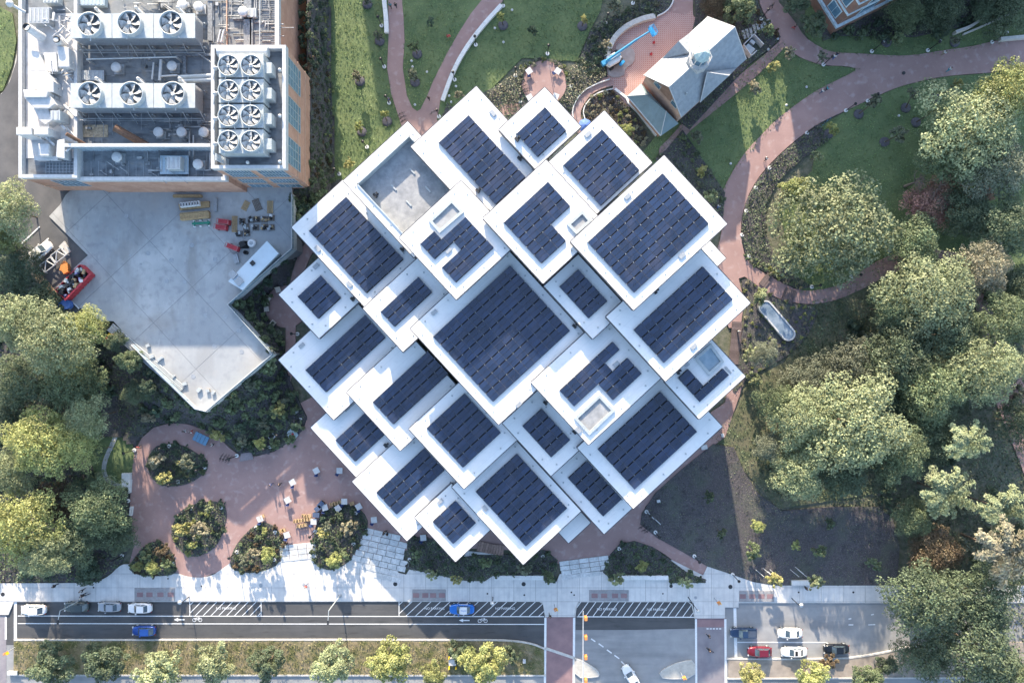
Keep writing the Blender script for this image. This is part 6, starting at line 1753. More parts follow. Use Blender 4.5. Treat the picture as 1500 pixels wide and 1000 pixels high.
# --- large trees ----------------------------------------------------------
BIG = [
 # west woods
 (6, 306, 46, 'big', L_light, 14, 'pale green bushy tree at the left edge above the parked car'), (2, 348, 26, 'mid', L_ygreen, 12, 'small yellow green tree at the left edge below the pale one'),
 (20, 395, 40, 'big', L_vdark, 10, 'deep green tree in shade left of the parked car'), (62, 445, 34, 'mid', L_dark, 9, 'dark small tree beside the sandy gravel heap'),
 (14, 470, 48, 'big', L_light, 15, 'pale leafy tree at the left edge below the gravel heap'), (70, 500, 58, 'big', L_light, 16, 'broad pale green tree left of the lower terrace'),
 (118, 482, 36, 'big', L_ygreen, 13, 'yellow green tree reaching over the dumpster'), (28, 560, 48, 'big', L_dark, 9, 'dark green tree in the middle of the left woods'),
 (98, 560, 50, 'big', L_mid, 9, 'medium green tree below the broad pale one'), (118, 556, 30, 'bigloose', L_dark, 4, 'dark loose tree by the winding garden path top'),
 (12, 600, 38, 'big', L_vdark, 6, 'deep green tree at the left edge in the woods'), (122, 612, 36, 'big', L_light, 10, 'pale tree right at the bend of the garden path'),
 (50, 650, 56, 'big', L_ygreen, 11, 'large golden yellow tree in the left woods'), (104, 650, 42, 'big', L_ygreen, 10, 'yellowish tree beside the winding garden path'),
 (8, 690, 40, 'big', L_light, 9, 'pale yellow green tree at the left edge by the diagonal path'), (140, 660, 13, 'mid', L_dark, 5, 'small dark tree leaning over the garden path'),
 (20, 775, 62, 'big', L_ygreen, 11, 'pale golden tree at the left edge above the street'), (60, 815, 40, 'big', L_light, 10, 'light green tree above the street at far left'),
 (70, 735, 36, 'bigloose', L_brown, 6, 'brownish green loose tree below the diagonal path'), (135, 745, 50, 'big', L_mid, 8, 'medium green feathery tree left of the brick plaza'),
 (165, 785, 34, 'big', L_dark, 5, 'dark tree hugging the left side of the brick plaza'), (100, 800, 42, 'big', L_dark, 7, 'dark green tree beside the golden one above the street'),
 (128, 838, 24, 'mid', L_vdark, 3, 'low deep green tree at the bend of the street pavement'), (140, 705, 20, 'frond', L_mid, 5, 'small feathery tree by the stone seat at the garden path'),
 # east side
 (1229, 330, 94, 'big', L_light, 8, 'huge round pale green tree inside the curve of the promenade'), (1166, 276, 25, 'mid', L_ygreen, 5, 'yellow green tree at the upper left of the huge round tree'), (1150, 292, 14, 'mid', L_tan, 4, 'small tan leaved tree left of the huge round tree'),
 (1432, 178, 82, 'big', L_light, 12, 'broad pale tree at the upper right below the promenade'), (1486, 130, 52, 'big', L_ygreen, 13, 'yellowish tree cut by the right edge near the promenade'), (1392, 225, 46, 'big', L_mid, 9, 'medium green tree below the broad pale one at upper right'),
 (1470, 240, 56, 'big', L_grey, 10, 'grey green tree at the right edge in the upper half'), (1345, 352, 48, 'bigloose', L_mid, 6, 'loose green tree right of the huge round tree'), (1420, 310, 44, 'bigloose', L_dark, 7, 'dark loose tree among the dead branches'),
 (1480, 330, 52, 'big', L_dark, 9, 'dark green tree at the right edge near the dead branches'), (1372, 432, 74, 'big', L_light, 10, 'wide pale tree at the end of the curved brick path'), (1310, 450, 36, 'bigloose', L_mid, 8, 'medium green tree below the curved brick path'),
 (1450, 390, 44, 'big', L_tan, 9, 'tan and pale green tree at the right, above the dark path gap'), (1402, 490, 50, 'big', L_dark, 8, 'dark green tree below the wide pale one'), (1320, 520, 58, 'bigloose', L_dark, 8, 'dark loose tree in the centre of the right woods'),
 (1250, 540, 52, 'bigloose', L_grey, 6, 'sparse grey green tree right of the oval basin'), (1188, 560, 44, 'bigloose', L_grey, 5, 'sparse grey tree closest to the far right roof'), (1480, 470, 50, 'big', L_mid, 10, 'green tree at the right edge beside the dark path'),
 (1375, 570, 56, 'big', L_mid, 9, 'medium green tree in the right woods, left of the shaded path'), (1462, 540, 58, 'big', L_light, 11, 'pale mottled tree at the right edge in mid height'), (1180, 610, 50, 'big', L_light, 10, 'pale tree left of the largest lower right tree'),
 (1262, 622, 84, 'big', L_light, 12, 'largest pale oak like tree above the dark mulch bed'), (1172, 690, 48, 'big', L_light, 8, 'pale tree overhanging the upper edge of the dark mulch bed'), (1325, 665, 46, 'big', L_mid, 9, 'green tree right of the largest lower right tree'),
 (1240, 690, 44, 'big', L_dark, 7, 'dark tree between two pale ones above the mulch bed'), (1388, 722, 50, 'frond', L_light, 9, 'pale feathery needled tree right of the dark mulch bed'), (1420, 648, 40, 'frond', L_light, 9, 'pale star shaped feathery tree in the right woods'),
 (1370, 640, 50, 'bigloose', L_dark, 6, 'dark loose tree left of the star shaped one'), (1340, 760, 34, 'bigloose', L_mid, 6, 'green tree at the right corner of the mulch bed'), (1470, 745, 46, 'frond', L_light, 11, 'pale feathery tree at the right edge'),
 (1475, 810, 62, 'frond', L_tan, 12, 'large tan feathery tree at the right edge'), (1375, 808, 44, 'bigloose', L_brown, 6, 'brownish tree between mulch bed and tan tree'), (1365, 885, 66, 'big', L_dark, 9, 'dark tree hanging over the right end of the street'),
 (1450, 880, 56, 'big', L_dark, 9, 'dark green tree at the lower right edge'), (1440, 955, 70, 'big', L_dark, 9, 'large dark tree filling the lower right corner'), (1360, 965, 44, 'bigloose', L_dark, 5, 'dark tree at the right end of the bottom verge'),
 (1490, 1000, 44, 'big', L_mid, 8, 'green tree cut by the lower right corner'), (1300, 590, 40, 'bigloose', L_vdark, 4, 'deep green low tree in the right woods'), (1500, 420, 40, 'big', L_dark, 7, 'dark tree half outside the right edge'),
 (1446, 14, 20, 'bigloose', L_dark, 4, 'dark loose shrub tree near the curved grey garden wall'), (1500, 620, 40, 'bigloose', L_dark, 7, 'dark loose tree at the right edge by the shaded path'),
 (1122, 520, 24, 'bigloose', L_grey, 9, 'added thin grey green shade tree right of the round pale tree by the boardwalk'), (1138, 590, 34, 'bigloose', L_mid, 8, 'added loose green shade tree on the lawn right of the lower roofs'), (1128, 655, 26, 'bigloose', L_grey, 7, 'added sparse grey shade tree at the edge of the mulch bed and lawn'),  # these trees are added to shade and darken the east lawn
 (196, 575, 22, 'bigloose', L_dark, 6, 'dark green tree between the terrace corner and the garden path'), (186, 528, 22, 'mid', L_mid, 8, 'green tree against the lower left terrace edge'), (214, 568, 15, 'mid', L_vdark, 7, 'small deep green tree under the lower terrace edge'), (168, 500, 18, 'mid', L_dark, 8, 'dark tree at the terrace notch'),
 # north
 (1195, 34, 21, 'mid', L_dark, 4, 'round dark green tree left of the brick corner at top right'), (1330, 16, 30, 'big', L_mid, 5, 'green tree right of the brick building, top edge'), (1385, 8, 36, 'big', L_dark, 5, 'dark tree at the top edge by the curved garden wall'),
 (1480, 8, 42, 'big', L_dark, 5, 'dark tree at the top right corner'), (1168, 2, 20, 'mid', L_dark, 4, 'dark tree at the top edge beside the brick building'), (1378, 42, 16, 'mid', L_vdark, 2.5, 'small deep green shrub tree by the curved garden wall'),
 (1085, 8, 27, 'mid', L_mid, 4, 'olive green tree above the chapel'), (1046, 8, 22, 'bigloose', L_brown, 3, 'brownish low tree left of the olive green one'),
 # median along the street
 (72, 978, 36, 'mid', L_dark, 4, 'dark street tree at far left of the bottom row'), (148, 972, 35, 'mid', L_dark, 4.5, 'dark street tree second in the bottom row'), (228, 990, 38, 'mid', L_light, 4.5, 'pale street tree third in the bottom row'),
 (312, 975, 33, 'mid', L_light, 4.5, 'pale street tree fourth in the bottom row'), (390, 974, 29, 'mid', L_dark, 4, 'dark narrow street tree in the bottom row'), (484, 976, 36, 'mid', L_light, 5, 'pale round street tree below the second tall lamp'),
 (571, 972, 36, 'mid', L_ygreen, 5, 'yellowish street tree in the bottom row'), (634, 990, 22, 'mid', L_ygreen, 4, 'small yellow green street tree at the bottom edge'), (709, 976, 37, 'mid', L_ygreen, 5, 'yellow green street tree right of the yellow posts'),
 (1102, 994, 24, 'mid', L_yellow, 4, 'bright yellow street tree right of the right crossing'), (1190, 996, 30, 'mid', L_ygreen, 4, 'yellow green street tree below the parked white cars'), (1275, 996, 28, 'mid', L_mid, 4, 'green street tree below the black car'),
 (672, 957, 21, 'small', L_dark, 2, 'dark low bush beside the yellow posts'), (748, 962, 17, 'small', L_dark, 2, 'dark low bush right of the last yellow green street tree'), (1215, 968, 15, 'small', L_brown, 2, 'dull brown bush on the bottom verge'), (1300, 975, 18, 'mid', L_dark, 3, 'dark tree at the bottom near the black car'),
]
for (x, y, r, k, m, h, lb) in BIG:
    nm = 'conifer_tree' if k == 'frond' else ('deciduous_tree' if r > 22 else 'shrub')
    zs = .8 if r > 70 else 1.0
    tree(x, y, r * .95, k, m, lb, h, cat='tree' if r > 20 else 'bush', name=nm, zs=zs)
# dead tree with rusty leaves
t = thing('dead_tree', (*W(1375, 290, 5), .2), 'half bare tree with rusty brown leaves and pale dead branches', 'tree')
dead = branch_mesh(77, bare=True)
o = dead.build('branches', M_bare, t); o.scale = (9.5, 9.5, 5.5)
c = link('crown', CROWN['bigloose'][1], t, (0, -.5, 2.6), .5, (7.0, 4.6, 3.4)); setmat(c, L_red)
t = thing('dead_tree', (*W(1338, 268, 3), .2), 'rounded grey leafless tree right of the huge round tree', 'tree')
o = branch_mesh(78, bare=True).build('branches', M_bare, t); o.scale = (6, 6, 5)
o = branch_mesh(79, bare=True).build('branches', M_bare, t); o.scale = (5.5, 5.5, 4.5)
for (x, y) in ((1352, 300), (1410, 292), (1445, 280), (1380, 312)):
    t = thing('dead_tree', (*W(x, y, 3), .2), 'low bare tangle of pale dead branches with rusty leaves', 'tree', 'dead branches at the upper right', px=(x, y)); o = branch_mesh(x, bare=True).build('branches', M_bare, t); o.scale = (5, 5, 4)
    c = link('crown', CROWN['mid'][2], t, (0, 0, 1.6), x, (2.2, 1.9, 1.6)); setmat(c, L_red)

# --- young trees with mulch rings -------------------------------------------
M_ring = mat('mulch_ring', (0.075, 0.072, 0.085), .95, scale=4, col2=(0.11, 0.105, 0.12), bump=.6, bscale=10)
def young(cx, cy, bx, by, r, m, label, h=3.2, ring=True, kind='small', zs=1.6):
    if ring:
        X, Y = W(bx, by, .3); b = MB(); b.lathe(0, 0, [(.95, -.1), (.9, .04), (.5, .1), (.02, .12)], 20); o = b.build('mulch_ring', M_ring, loc=(X, Y, .30)); o['kind'] = 'structure'
    return tree(cx, cy, r, kind, m, label, h, z0=.3, fixed_base=(bx, by), group='young trees on the lawns and beds', name='young_tree', zs=zs)
for a in ((553, 51, 556, 60, 8, L_grey, 'grey green young tree on the lawn'), (607, 68, 611, 79, 9, L_mid, 'loose green young tree in a dark mulch ring'), (605, 108, 608, 120, 9.5, L_grey, 'grey green young tree in a dark mulch ring'),
          (563, 167, 567, 178, 7, L_ygreen, 'bright yellow green young tree in a dark ring'), (525, 185, 530, 193, 8.5, L_ygreen, 'pale yellow green young tree on the sunny lawn'), (523, 112, 527, 119, 9, L_tan, 'pale tan young tree casting a long shadow'),
          (734, 24, 737, 37, 7.5, L_ygreen, 'yellow tipped young tree by the stone seat wall'), (855, 28, 853, 38, 7, L_yellow, 'bright yellow young tree in a pale ring'), (538, 2, 538, 6, 6, L_grey, 'sparse young tree cut by the top edge'),
          (1403, 122, 1371, 144, 9, L_yellow, 'orange yellow young tree leaning from its mulch ring'), (1369, 163, 1342, 179, 10, L_yellow, 'pale yellow young tree leaning from its mulch ring'), (1338, 137, 1327, 158, 10, L_grey, 'grey young tree in a dark ring on the right lawn'), (1282, 148, 1258, 167, 12, L_grey, 'thin grey young tree in a dark ring on the right lawn'),
          (1316, 54, 1299, 62, 11, L_mid, 'green young tree in a dark ring north of the promenade'), (1320, 196, 1296, 208, 13, L_grey, 'grey green young tree with dark ring near the broad pale tree'), (1220, 189, 1214, 196, 11, L_ygreen, 'yellow tipped young tree beside the blue bicycles'), (1400, 58, 1399, 62, 8, L_grey, 'very thin young tree north of the promenade')):
    young(*a, h=4.2 if a[0] > 1270 else 3.0)
for (x, y, r, m, lb) in ((512, 239, 9, L_yellow, 'yellow bush against the upper left roof corner'), (631, 32, 7.5, L_vdark, 'small pointed dark conifer on the top lawn'), (781, 43, 8.5, L_vdark, 'small round dark conifer on the top lawn'),
                         (672, 138, 7.5, L_tan, 'tan leaved small tree at the end of the long seat wall'), (1157, 75, 11, L_tan, 'tan leaved small tree at the path junction'), (1134, 98, 10.5, L_yellow, 'golden small tree between path and junction'), (1105, 128, 11.5, L_tan, 'cream leaved small tree on the triangular lawn'),
                         (1022, 200, 11, L_grey, 'round grey green small tree at the lower end of the chapel path'), (1206, 84, 9, L_grey, 'sparse green small tree by the junction bikes'), (1197, 229, 10, L_light, 'pale small tree at the bend of the hedge bed'),
                         (1028, 249, 10, L_yellow, 'yellow topped small tree right of the largest roof'), (1042, 288, 12, L_light, 'light green small tree at the promenade edge by the roof'), (1101, 516, 14.5, L_light, 'round pale green small tree at the slatted boardwalk'),
                         (1105, 556, 13, L_light, 'second round pale green small tree near the far right roof'), (1113, 433, 14, L_light, 'pale green small tree at the head of the oval basin'), (1040, 728, 10, L_dark, 'dull green small tree in the left part of the mulch bed'),
                         (1111, 771, 11.5, L_ygreen, 'yellow green small tree in the centre of the mulch bed'), (1105, 809, 14, L_mid, 'rounded green small tree in the mulch bed near the street'), (1057, 781, 9, L_dark, 'dull dark small tree in the mulch bed, left'),
                         (1201, 808, 12, L_mid, 'green small tree in the right part of the mulch bed'), (1166, 800, 8, L_ygreen, 'little yellow green tree in the mulch bed centre right'), (1283, 826, 12, L_dark, 'dark small tree at the far right of the mulch bed'), (1218, 767, 9, L_dark, 'dull green low plant near the top of the mulch bed'),
                         (1137, 849, 13, L_yellow, 'bright yellow street tree at the pavement below the mulch bed'), (1194, 852, 13, L_light, 'pale street tree over the short bench wall'), (1006, 853, 11, L_light, 'pale sparse street tree right of the right bench wall'),
                         (941, 830, 9.5, L_ygreen, 'yellow green small tree in the front right bed'), (904, 849, 12, L_light, 'pale street tree at the left end of the right bench wall'), (610, 814, 8.5, L_mid, 'round dull green small tree in the front bed, left'),
                         (710, 825, 10, L_mid, 'rounded olive small tree in the middle of the front bed'), (768, 836, 12, L_grey, 'olive small tree behind the left bench wall'), (805, 846, 10, L_mid, 'olive small tree right of the left bench wall'), (633, 842, 10, L_light, 'pale green small tree at the front bed edge'), (667, 850, 9, L_yellow, 'yellow green sparse tree on the pavement edge'),
                         (226, 674, 13.5, L_tan, 'pale tan small tree in the upper left island'), (273, 676, 14.5, L_grey, 'grey green small tree in the upper left island'), (263, 678, 6, L_yellow, 'bright yellow little bush in the upper left island'), (239, 699, 12.5, L_yellow, 'yellow small tree at the lower left of the upper island'),
                         (266, 777, 15, L_yellow, 'pale yellow small tree in the round island, left'), (293, 777, 15.5, L_tan, 'pale tan small tree in the round island, right'), (305, 745, 8, L_light, 'light green bush at the top of the round island'), (281, 798, 8, L_ygreen, 'yellow green bush at the bottom of the round island'),
                         (388, 779, 7, L_ygreen, 'bright green bush in the pointed island'), (372, 812, 12, L_tan, 'tan small tree in the pointed island'), (391, 814, 13, L_ygreen, 'yellow green small tree at the right of the pointed island'), (357, 824, 11, L_grey, 'grey green small tree at the left of the pointed island'),
                         (472, 783, 11, L_yellow, 'bright yellow small tree in the island by the stone slabs'), (478, 772, 9, L_grey, 'brownish grey small tree behind the yellow one'), (509, 775, 14.5, L_tan, 'feathery tan small tree in the island by the stone slabs'), (489, 822, 12.5, L_ygreen, 'yellow small tree at the bottom of that island'), (505, 812, 8, L_mid, 'green bush right of the yellow small tree'), (497, 757, 8, L_dark, 'dark bush in the top of the island by the slabs'),
                         (214, 815, 12, L_mid, 'green small tree in the leftmost street island'), (235, 808, 12, L_brown, 'brownish small tree in the leftmost street island'), (222, 832, 12, L_ygreen, 'yellow green small tree at the bottom of the leftmost street island'), (243, 826, 10, L_mid, 'green bush in the leftmost street island'), (200, 830, 9, L_ygreen, 'yellow green bush at the left tip of the street island'),
                         (408, 602, 13.5, L_yellow, 'pale yellow small tree in the terrace garden by the plaza'), (318, 637, 12, L_yellow, 'yellow tan small tree beside the blue striped table'), (380, 650, 9.5, L_ygreen, 'yellow green round bush above the plaza bike rack'), (355, 647, 10, L_grey, 'spiky grey plant beside the plaza'),
                         (1050, 60, 14, L_brown, 'brown low bush beside the chapel roof'), (1128, 42, 10, L_mid, 'green small tree beside the chapel path junction'), (902, 8, 14, L_grey, 'grey brown low tree north of the cobbled court'), (888, 65, 10, L_tan, 'tan tufted bush near the curved grey wall'), (920, 190, 10, L_ygreen, 'yellow green bush between two upper roofs'), (215, 611, 11, L_tan, 'cream bush at the top of the brick plaza')):
    tree(x, y, r, 'small' if L_ygreen is not m or r < 9 else 'mid', m, lb, 2.2 if r < 9 else 3.0, z0=.3, cat='small tree' if r >= 9 else 'bush', name='small_tree' if r >= 9 else 'bush', zs=1.2)

# --- shrubs scattered in beds ---------------------------------------------------
def arrays(me):
    n = len(me.vertices); v = np.empty(n * 3, np.float32); me.vertices.foreach_get('co', v)
    c = np.empty(n * 4, np.float32); me.color_attributes['tone'].data.foreach_get('color', c)
    return v.reshape(-1, 4, 3), c.reshape(-1, 4, 4)[:, 0, :2]
def scatter(key, n, rlo, rhi, mats, label, group, seed, poly=None, avoid=(), kind='shrub', hz=1.0, name='shrub', minsep=.8, stuff=False):
    rng = random.Random(seed)
    P, z = (BEDS[key][0], BEDS[key][1]) if key else (poly, .3)
    if poly: P = poly
    xs = [p[0] for p in P]; ys = [p[1] for p in P]
    got = []
    tries = 0
    while len(got) < n and tries < n * 60:
        tries += 1
        x, y = rng.uniform(min(xs), max(xs)), rng.uniform(min(ys), max(ys)); r = rng.uniform(rlo, rhi)
        if not inpoly(x, y, P) or any(inpoly(x, y, a) for a in avoid): continue
        if any(math.hypot(x - a, y - b) < (r + c) * minsep for a, b, c in got): continue
        got.append((x, y, r))
    if stuff:
        VV, TT_ = [], []
        for k, (x, y, r) in enumerate(got):
            R = r / 7.8
            if key in ('terracegarden', 'westshrubs'): z = bankz(x, y)
            X, Y = W(x, y, z + R * .6); v, t = arrays(CROWN[kind][k % len(CROWN[kind])]); a = rng.uniform(0, 6.28); c, q = math.cos(a), math.sin(a)
            v = v * R; v = np.stack([v[..., 0] * c - v[..., 1] * q + X, v[..., 0] * q + v[..., 1] * c + Y, v[..., 2] + z - .1], -1); VV.append(v)
            t = t.copy(); t[:, 0] = np.clip(t[:, 0] * .7 + rng.uniform(-.1, .4), 0, 1); TT_.append(t)
        for m_ in set(mats):
            pick = [i for i in range(len(got)) if mats[i % len(mats)] is m_]
            if not pick: continue
            v = np.concatenate([VV[i] for i in pick]); t = np.concatenate([TT_[i] for i in pick])
            me = quads_mesh(name, v.mean(1), (v[:, 2] - v[:, 0]) / 2, (v[:, 3] - v[:, 1]) / 1.24, t); me.materials.append(m_)
            link(name, me)['kind'] = 'stuff'
        return got
    for k, (x, y, r) in enumerate(got):
        R = r / 7.8
        if key in ('terracegarden', 'westshrubs'): z = bankz(x, y)
        X, Y = W(x, y, z + R * .6)
        t = thing(name, (X, Y, z), label, 'shrub', group)
        me = CROWN[kind][k % len(CROWN[kind])]
        c = link('foliage', me, t, (0, 0, -.1), rng.uniform(0, 6.28), (R, R, R * hz)); setmat(c, rng.choice(mats))
        s = link('stem', trunk_me[0], t, (0, 0, -.1), 0, (R * .5, R * .5, R * .7))
    return got
NOT_T = [[(-60, 200), (428, 200), (428, 364), (409, 380), (334, 446), (399, 519), (302, 602), (286, 598), (236, 549), (176, 498), (-60, 498)]]
NOTCIRC = NOT_T + [circ, patio, [(416, 340), (434, 340), (434, 560), (416, 560)]]
gard = [(428, 290), (470, 285), (455, 320), (434, 345), (414, 386), (390, 425), (386, 470), (410, 490), (417, 540), (438, 590), (446, 612), (428, 642), (400, 657), (374, 662), (352, 660), (330, 640), (300, 626), (275, 615), (250, 613), (222, 618), (205, 600), (215, 560), (190, 520), (240, 560), (300, 606), (400, 522), (338, 446), (410, 384)]
scatter('terracegarden', 130, 7.5, 13.5, [L_dark, L_mid, L_vdark, L_mid, L_mid], 'rounded dark green shrub in the dense planting round the terrace', 'shrubs round the terrace', 3, poly=gard, avoid=NOTCIRC)
scatter('terracegarden', 16, 8, 12, [L_grey, L_light], 'paler grey green shrub standing in the dense planting round the terrace', 'pale shrubs round the terrace', 4, poly=gard, avoid=NOTCIRC, minsep=1.6)
scatter('westshrubs', 46, 6, 10, [L_vdark, L_dark], 'dark green shrub in the strip beside the brick building', 'dark shrubs beside the brick building', 5, poly=[(440, -20), (470, -20), (474, 60), (470, 90), (445, 110), (436, 60)])
scatter('westshrubs', 80, 3, 6, [L_brown, L_grey, L_dark], 'small dull shrub in the planted strip beside the brick building', 'dull shrubs beside the brick building', 6, poly=[(450, 85), (476, 60), (484, 150), (486, 255), (456, 270), (455, 150)], stuff=True, name='low_shrubs')
scatter('westshrubs', 40, 2.6, 4.2, [L_ygreen, L_light], 'small yellow green tuft along the edge of the sunny lawn', 'yellow green tufts by the sunny lawn', 7, poly=[(470, -10), (482, -10), (488, 100), (489, 200), (480, 262), (474, 180), (478, 80)], stuff=True, name='low_shrubs')
scatter('westshrubs', 26, 6, 10, [L_mid, L_grey, L_mid], 'rounded shrub between the brick building and the white roofs', 'shrubs between brick building and white roofs', 8, poly=[(456, 240), (486, 215), (488, 262), (440, 325), (430, 300), (456, 270)])
for kk, n, ms, sd in (('islandA', 26, [L_dark, L_vdark, L_mid], 11), ('islandB', 26, [L_dark, L_vdark, L_ygreen], 12), ('islandC', 18, [L_dark, L_brown, L_mid], 13), ('islandD', 26, [L_dark, L_brown, L_mid], 14), ('islandE', 30, [L_dark, L_vdark, L_dark], 15)):
    pos = {'islandA': 'upper left', 'islandB': 'round', 'islandC': 'leftmost street', 'islandD': 'pointed', 'islandE': 'slab side'}[kk]
    scatter(kk, n, 4, 7.5, ms, 'low dark shrub in the %s planted island of the plaza' % pos, 'shrubs in the %s island' % pos, sd, stuff=True, name='low_shrubs')
scatter('basin', 60, 2.6, 4.6, [L_ygreen, L_tan, L_mid, L_ygreen], 'small yellowish clump in the dark planting round the oval basin', 'clumps round the oval basin', 21, avoid=[[(1112, 445), (1125, 438), (1165, 488), (1150, 502)], [(1070, 465), (1092, 465), (1086, 540), (1064, 540)]], minsep=1.1, name='perennial_clump')
scatter('hedge', 40, 3, 5, [L_tan, L_ygreen, L_mid], 'tan and green clump in the lower part of the hedge bed by the promenade', 'clumps in the lower hedge bed', 22, poly=[(1090, 372), (1110, 380), (1150, 405), (1180, 412), (1175, 424), (1140, 409), (1110, 393), (1093, 380)], stuff=True, name='low_shrubs')
scatter('northgarden', 44, 3.4, 6, [L_tan, L_ygreen, L_brown, L_tan], 'tan autumn clump in the planting between chapel porch and roofs', 'tan clumps by the chapel porch', 23, stuff=True, name='low_shrubs')
scatter('northeast', 50, 4, 8, [L_grey, L_dark, L_dark], 'grey green shrub in the planting north of the patio', 'grey shrubs north of the patio', 24, poly=[(850, 88), (870, 44), (900, 22), (940, -4), (960, -20), (960, 20), (915, 34), (892, 64), (884, 100), (860, 110)], stuff=True, name='low_shrubs')
scatter('northeast', 34, 3, 5, [L_tan, L_ygreen, L_grey], 'clipped yellowish clump bordering the round brick patio', 'clumps round the brick patio', 25, poly=[(757, 120), (764, 95), (795, 82), (830, 95), (840, 120), (832, 118), (822, 100), (797, 88), (770, 100), (763, 122)], minsep=.8, stuff=True, name='low_shrubs')
scatter('front', 36, 4, 7, [L_vdark, L_dark], 'dark green shrub in the long bed in front of the white roofs', 'dark shrubs in the front bed', 26, minsep=1.3)
scatter('frontright', 22, 4, 7, [L_vdark, L_dark], 'dark green shrub in the bed right of the entry slabs', 'dark shrubs in the front right bed', 27, minsep=1.3)
scatter('westwoods', 60, 8, 15, [L_vdark, L_dark], 'deep green undergrowth shrub in the left woods', 'undergrowth shrubs in the left woods', 28, minsep=.9, stuff=True, name='low_shrubs')
scatter(None, 60, 9, 17, [L_vdark, L_dark, L_grey], 'deep green undergrowth shrub in the right woods', 'undergrowth shrubs in the right woods', 29, poly=[(1220, 470), (1500, 420), (1540, 960), (1420, 930), (1340, 870), (1320, 760), (1200, 730), (1140, 700), (1150, 600), (1200, 560)], stuff=True, name='low_shrubs')
scatter('eastpath', 20, 4, 8, [L_mid, L_grey, L_dark], 'grey green shrub between the largest roof and the promenade', 'shrubs between roof and promenade', 30)
scatter('chapelnorth', 20, 5, 9, [L_dark, L_mid, L_brown], 'dark shrub in the planting around the chapel', 'shrubs around the chapel', 31, poly=[(1040, -20), (1108, -20), (1112, 10), (1140, 50), (1128, 60), (1120, 48), (1095, 44), (1060, 28), (1035, 15)])
scatter('northshadow', 26, 6, 12, [L_vdark, L_dark], 'deep green shrub in the shaded planting at the top right', 'shrubs at the top right', 32, poly=[(1215, 55), (1300, 10), (1400, 10), (1470, -10), (1470, 15), (1400, 40), (1340, 52)])

# --- ground cover, grass, mulch: leaf by leaf, one object per surface ---------
def cover_leaves(poly, z, dens, size, m, name, seed, up=.5, hgt=.12, avoid=(), zf=False):
    rng = np.random.default_rng(seed)
    P = [W(x, y, z) for x, y in poly]
    xs = [p[0] for p in P]; ys = [p[1] for p in P]
    x0, x1, y0, y1 = max(min(xs), -102), min(max(xs), 102), max(min(ys), -70), min(max(ys), 70)
    n = int((x1 - x0) * (y1 - y0) * dens)
    X = rng.uniform(x0, x1, n); Y = rng.uniform(y0, y1, n)
    k = inpoly_np(X, Y, P)
    for a in avoid: k &= ~inpoly_np(X, Y, [W(x, y, z) for x, y in a])
    X, Y = X[k], Y[k]; n = len(X)
    if n == 0: return
    if zf:
        PXs = X * FPX / (CAM_H - z) + 750; PYs = 500 - Y * FPX / (CAM_H - z); keep = []; Z0 = []
        for i in range(n):
            if not inpoly(PXs[i], PYs[i], tp) and inpoly(PXs[i], PYs[i], bankpoly) and not inpoly(PXs[i], PYs[i], circ):
                keep.append(i); Z0.append(bankz(PXs[i], PYs[i]))
        Z0 = np.array(Z0); kk_ = (CAM_H - Z0) / FPX; X = (PXs[keep] - 750) * kk_; Y = (500 - PYs[keep]) * kk_; n = len(X); z = Z0
    ph = np.sin(X * .9 + np.cos(Y * .7) * 2) * .5 + np.sin(Y * 1.7 + X * .4) * .3
    Z = z + rng.random(n) ** 1.5 * hgt * (1 + .5 * ph)
    C = np.stack([X, Y, Z], 1); R = unit(rng.normal(size=(n, 3)))
    N = unit(R * (1 - up) + np.array([0, 0, 1.0]) * up)
    t0 = (np.sin(X * 1.3 + 2 * np.sin(Y * .8)) + np.sin(Y * 1.1 + 1.5 * np.sin(X * .6))) * .17 + .5
    T = np.stack([np.clip(t0 + rng.normal(size=n) * .22, 0, 1), np.clip(rng.normal(size=n) * .25 + .5, 0, 1)], 1)
    A = unit(np.cross(N, unit(rng.normal(size=(n, 3))))); B = np.cross(N, A); s = (size * rng.uniform(.5, 1.3, n))[:, None]
    me = quads_mesh(name, C, A * s, B * s, T); me.materials.append(m)
    o = link(name, me); o['kind'] = 'stuff'
    return o
for i, (pl, d_) in enumerate(((lawnA, 9), (lawnB, 11), (lawnC, 9), (lawnD, 8), (lawnE, 9), (lawnG, 8), (lawnF, 8))):
    av = []
    if i == 0: av = [[(568, -60), (775, -60), (733, 6), (660, 105), (640, 176), (700, 240), (600, 240), (583, 168), (567, 100)]]
    if i == 0:
        cover_leaves([(478, -60), (568, -60), (567, 100), (583, 170), (600, 240), (480, 330), (487, 200)], .22, 11, .13, L_grass, 'grass', 200 + i, up=.25, hgt=.16)
        cover_leaves([(591, -60), (712, -60), (672, 48), (614, 160), (596, 140), (590, 100), (592, 60)], .22, 11, .13, L_grass, 'grass', 300, up=.25, hgt=.16)
        cover_leaves([(775, -60), (905, -60), (880, 15), (862, 50), (845, 90), (765, 95), (700, 150), (648, 160), (662, 105), (700, 45), (733, 8)], .22, 11, .13, L_grass, 'grass', 301, up=.25, hgt=.16)
    else:
        cover_leaves(pl, .24, d_, .13, L_ground if pl is lawnE else L_grass, 'grass', 200 + i, up=.25, hgt=.16)  # east lawn blades take the duller leaf, in place of shade
cover_leaves(medA, .30, 14, .13, L_dry, 'dry_grass', 220, up=.3, hgt=.18)
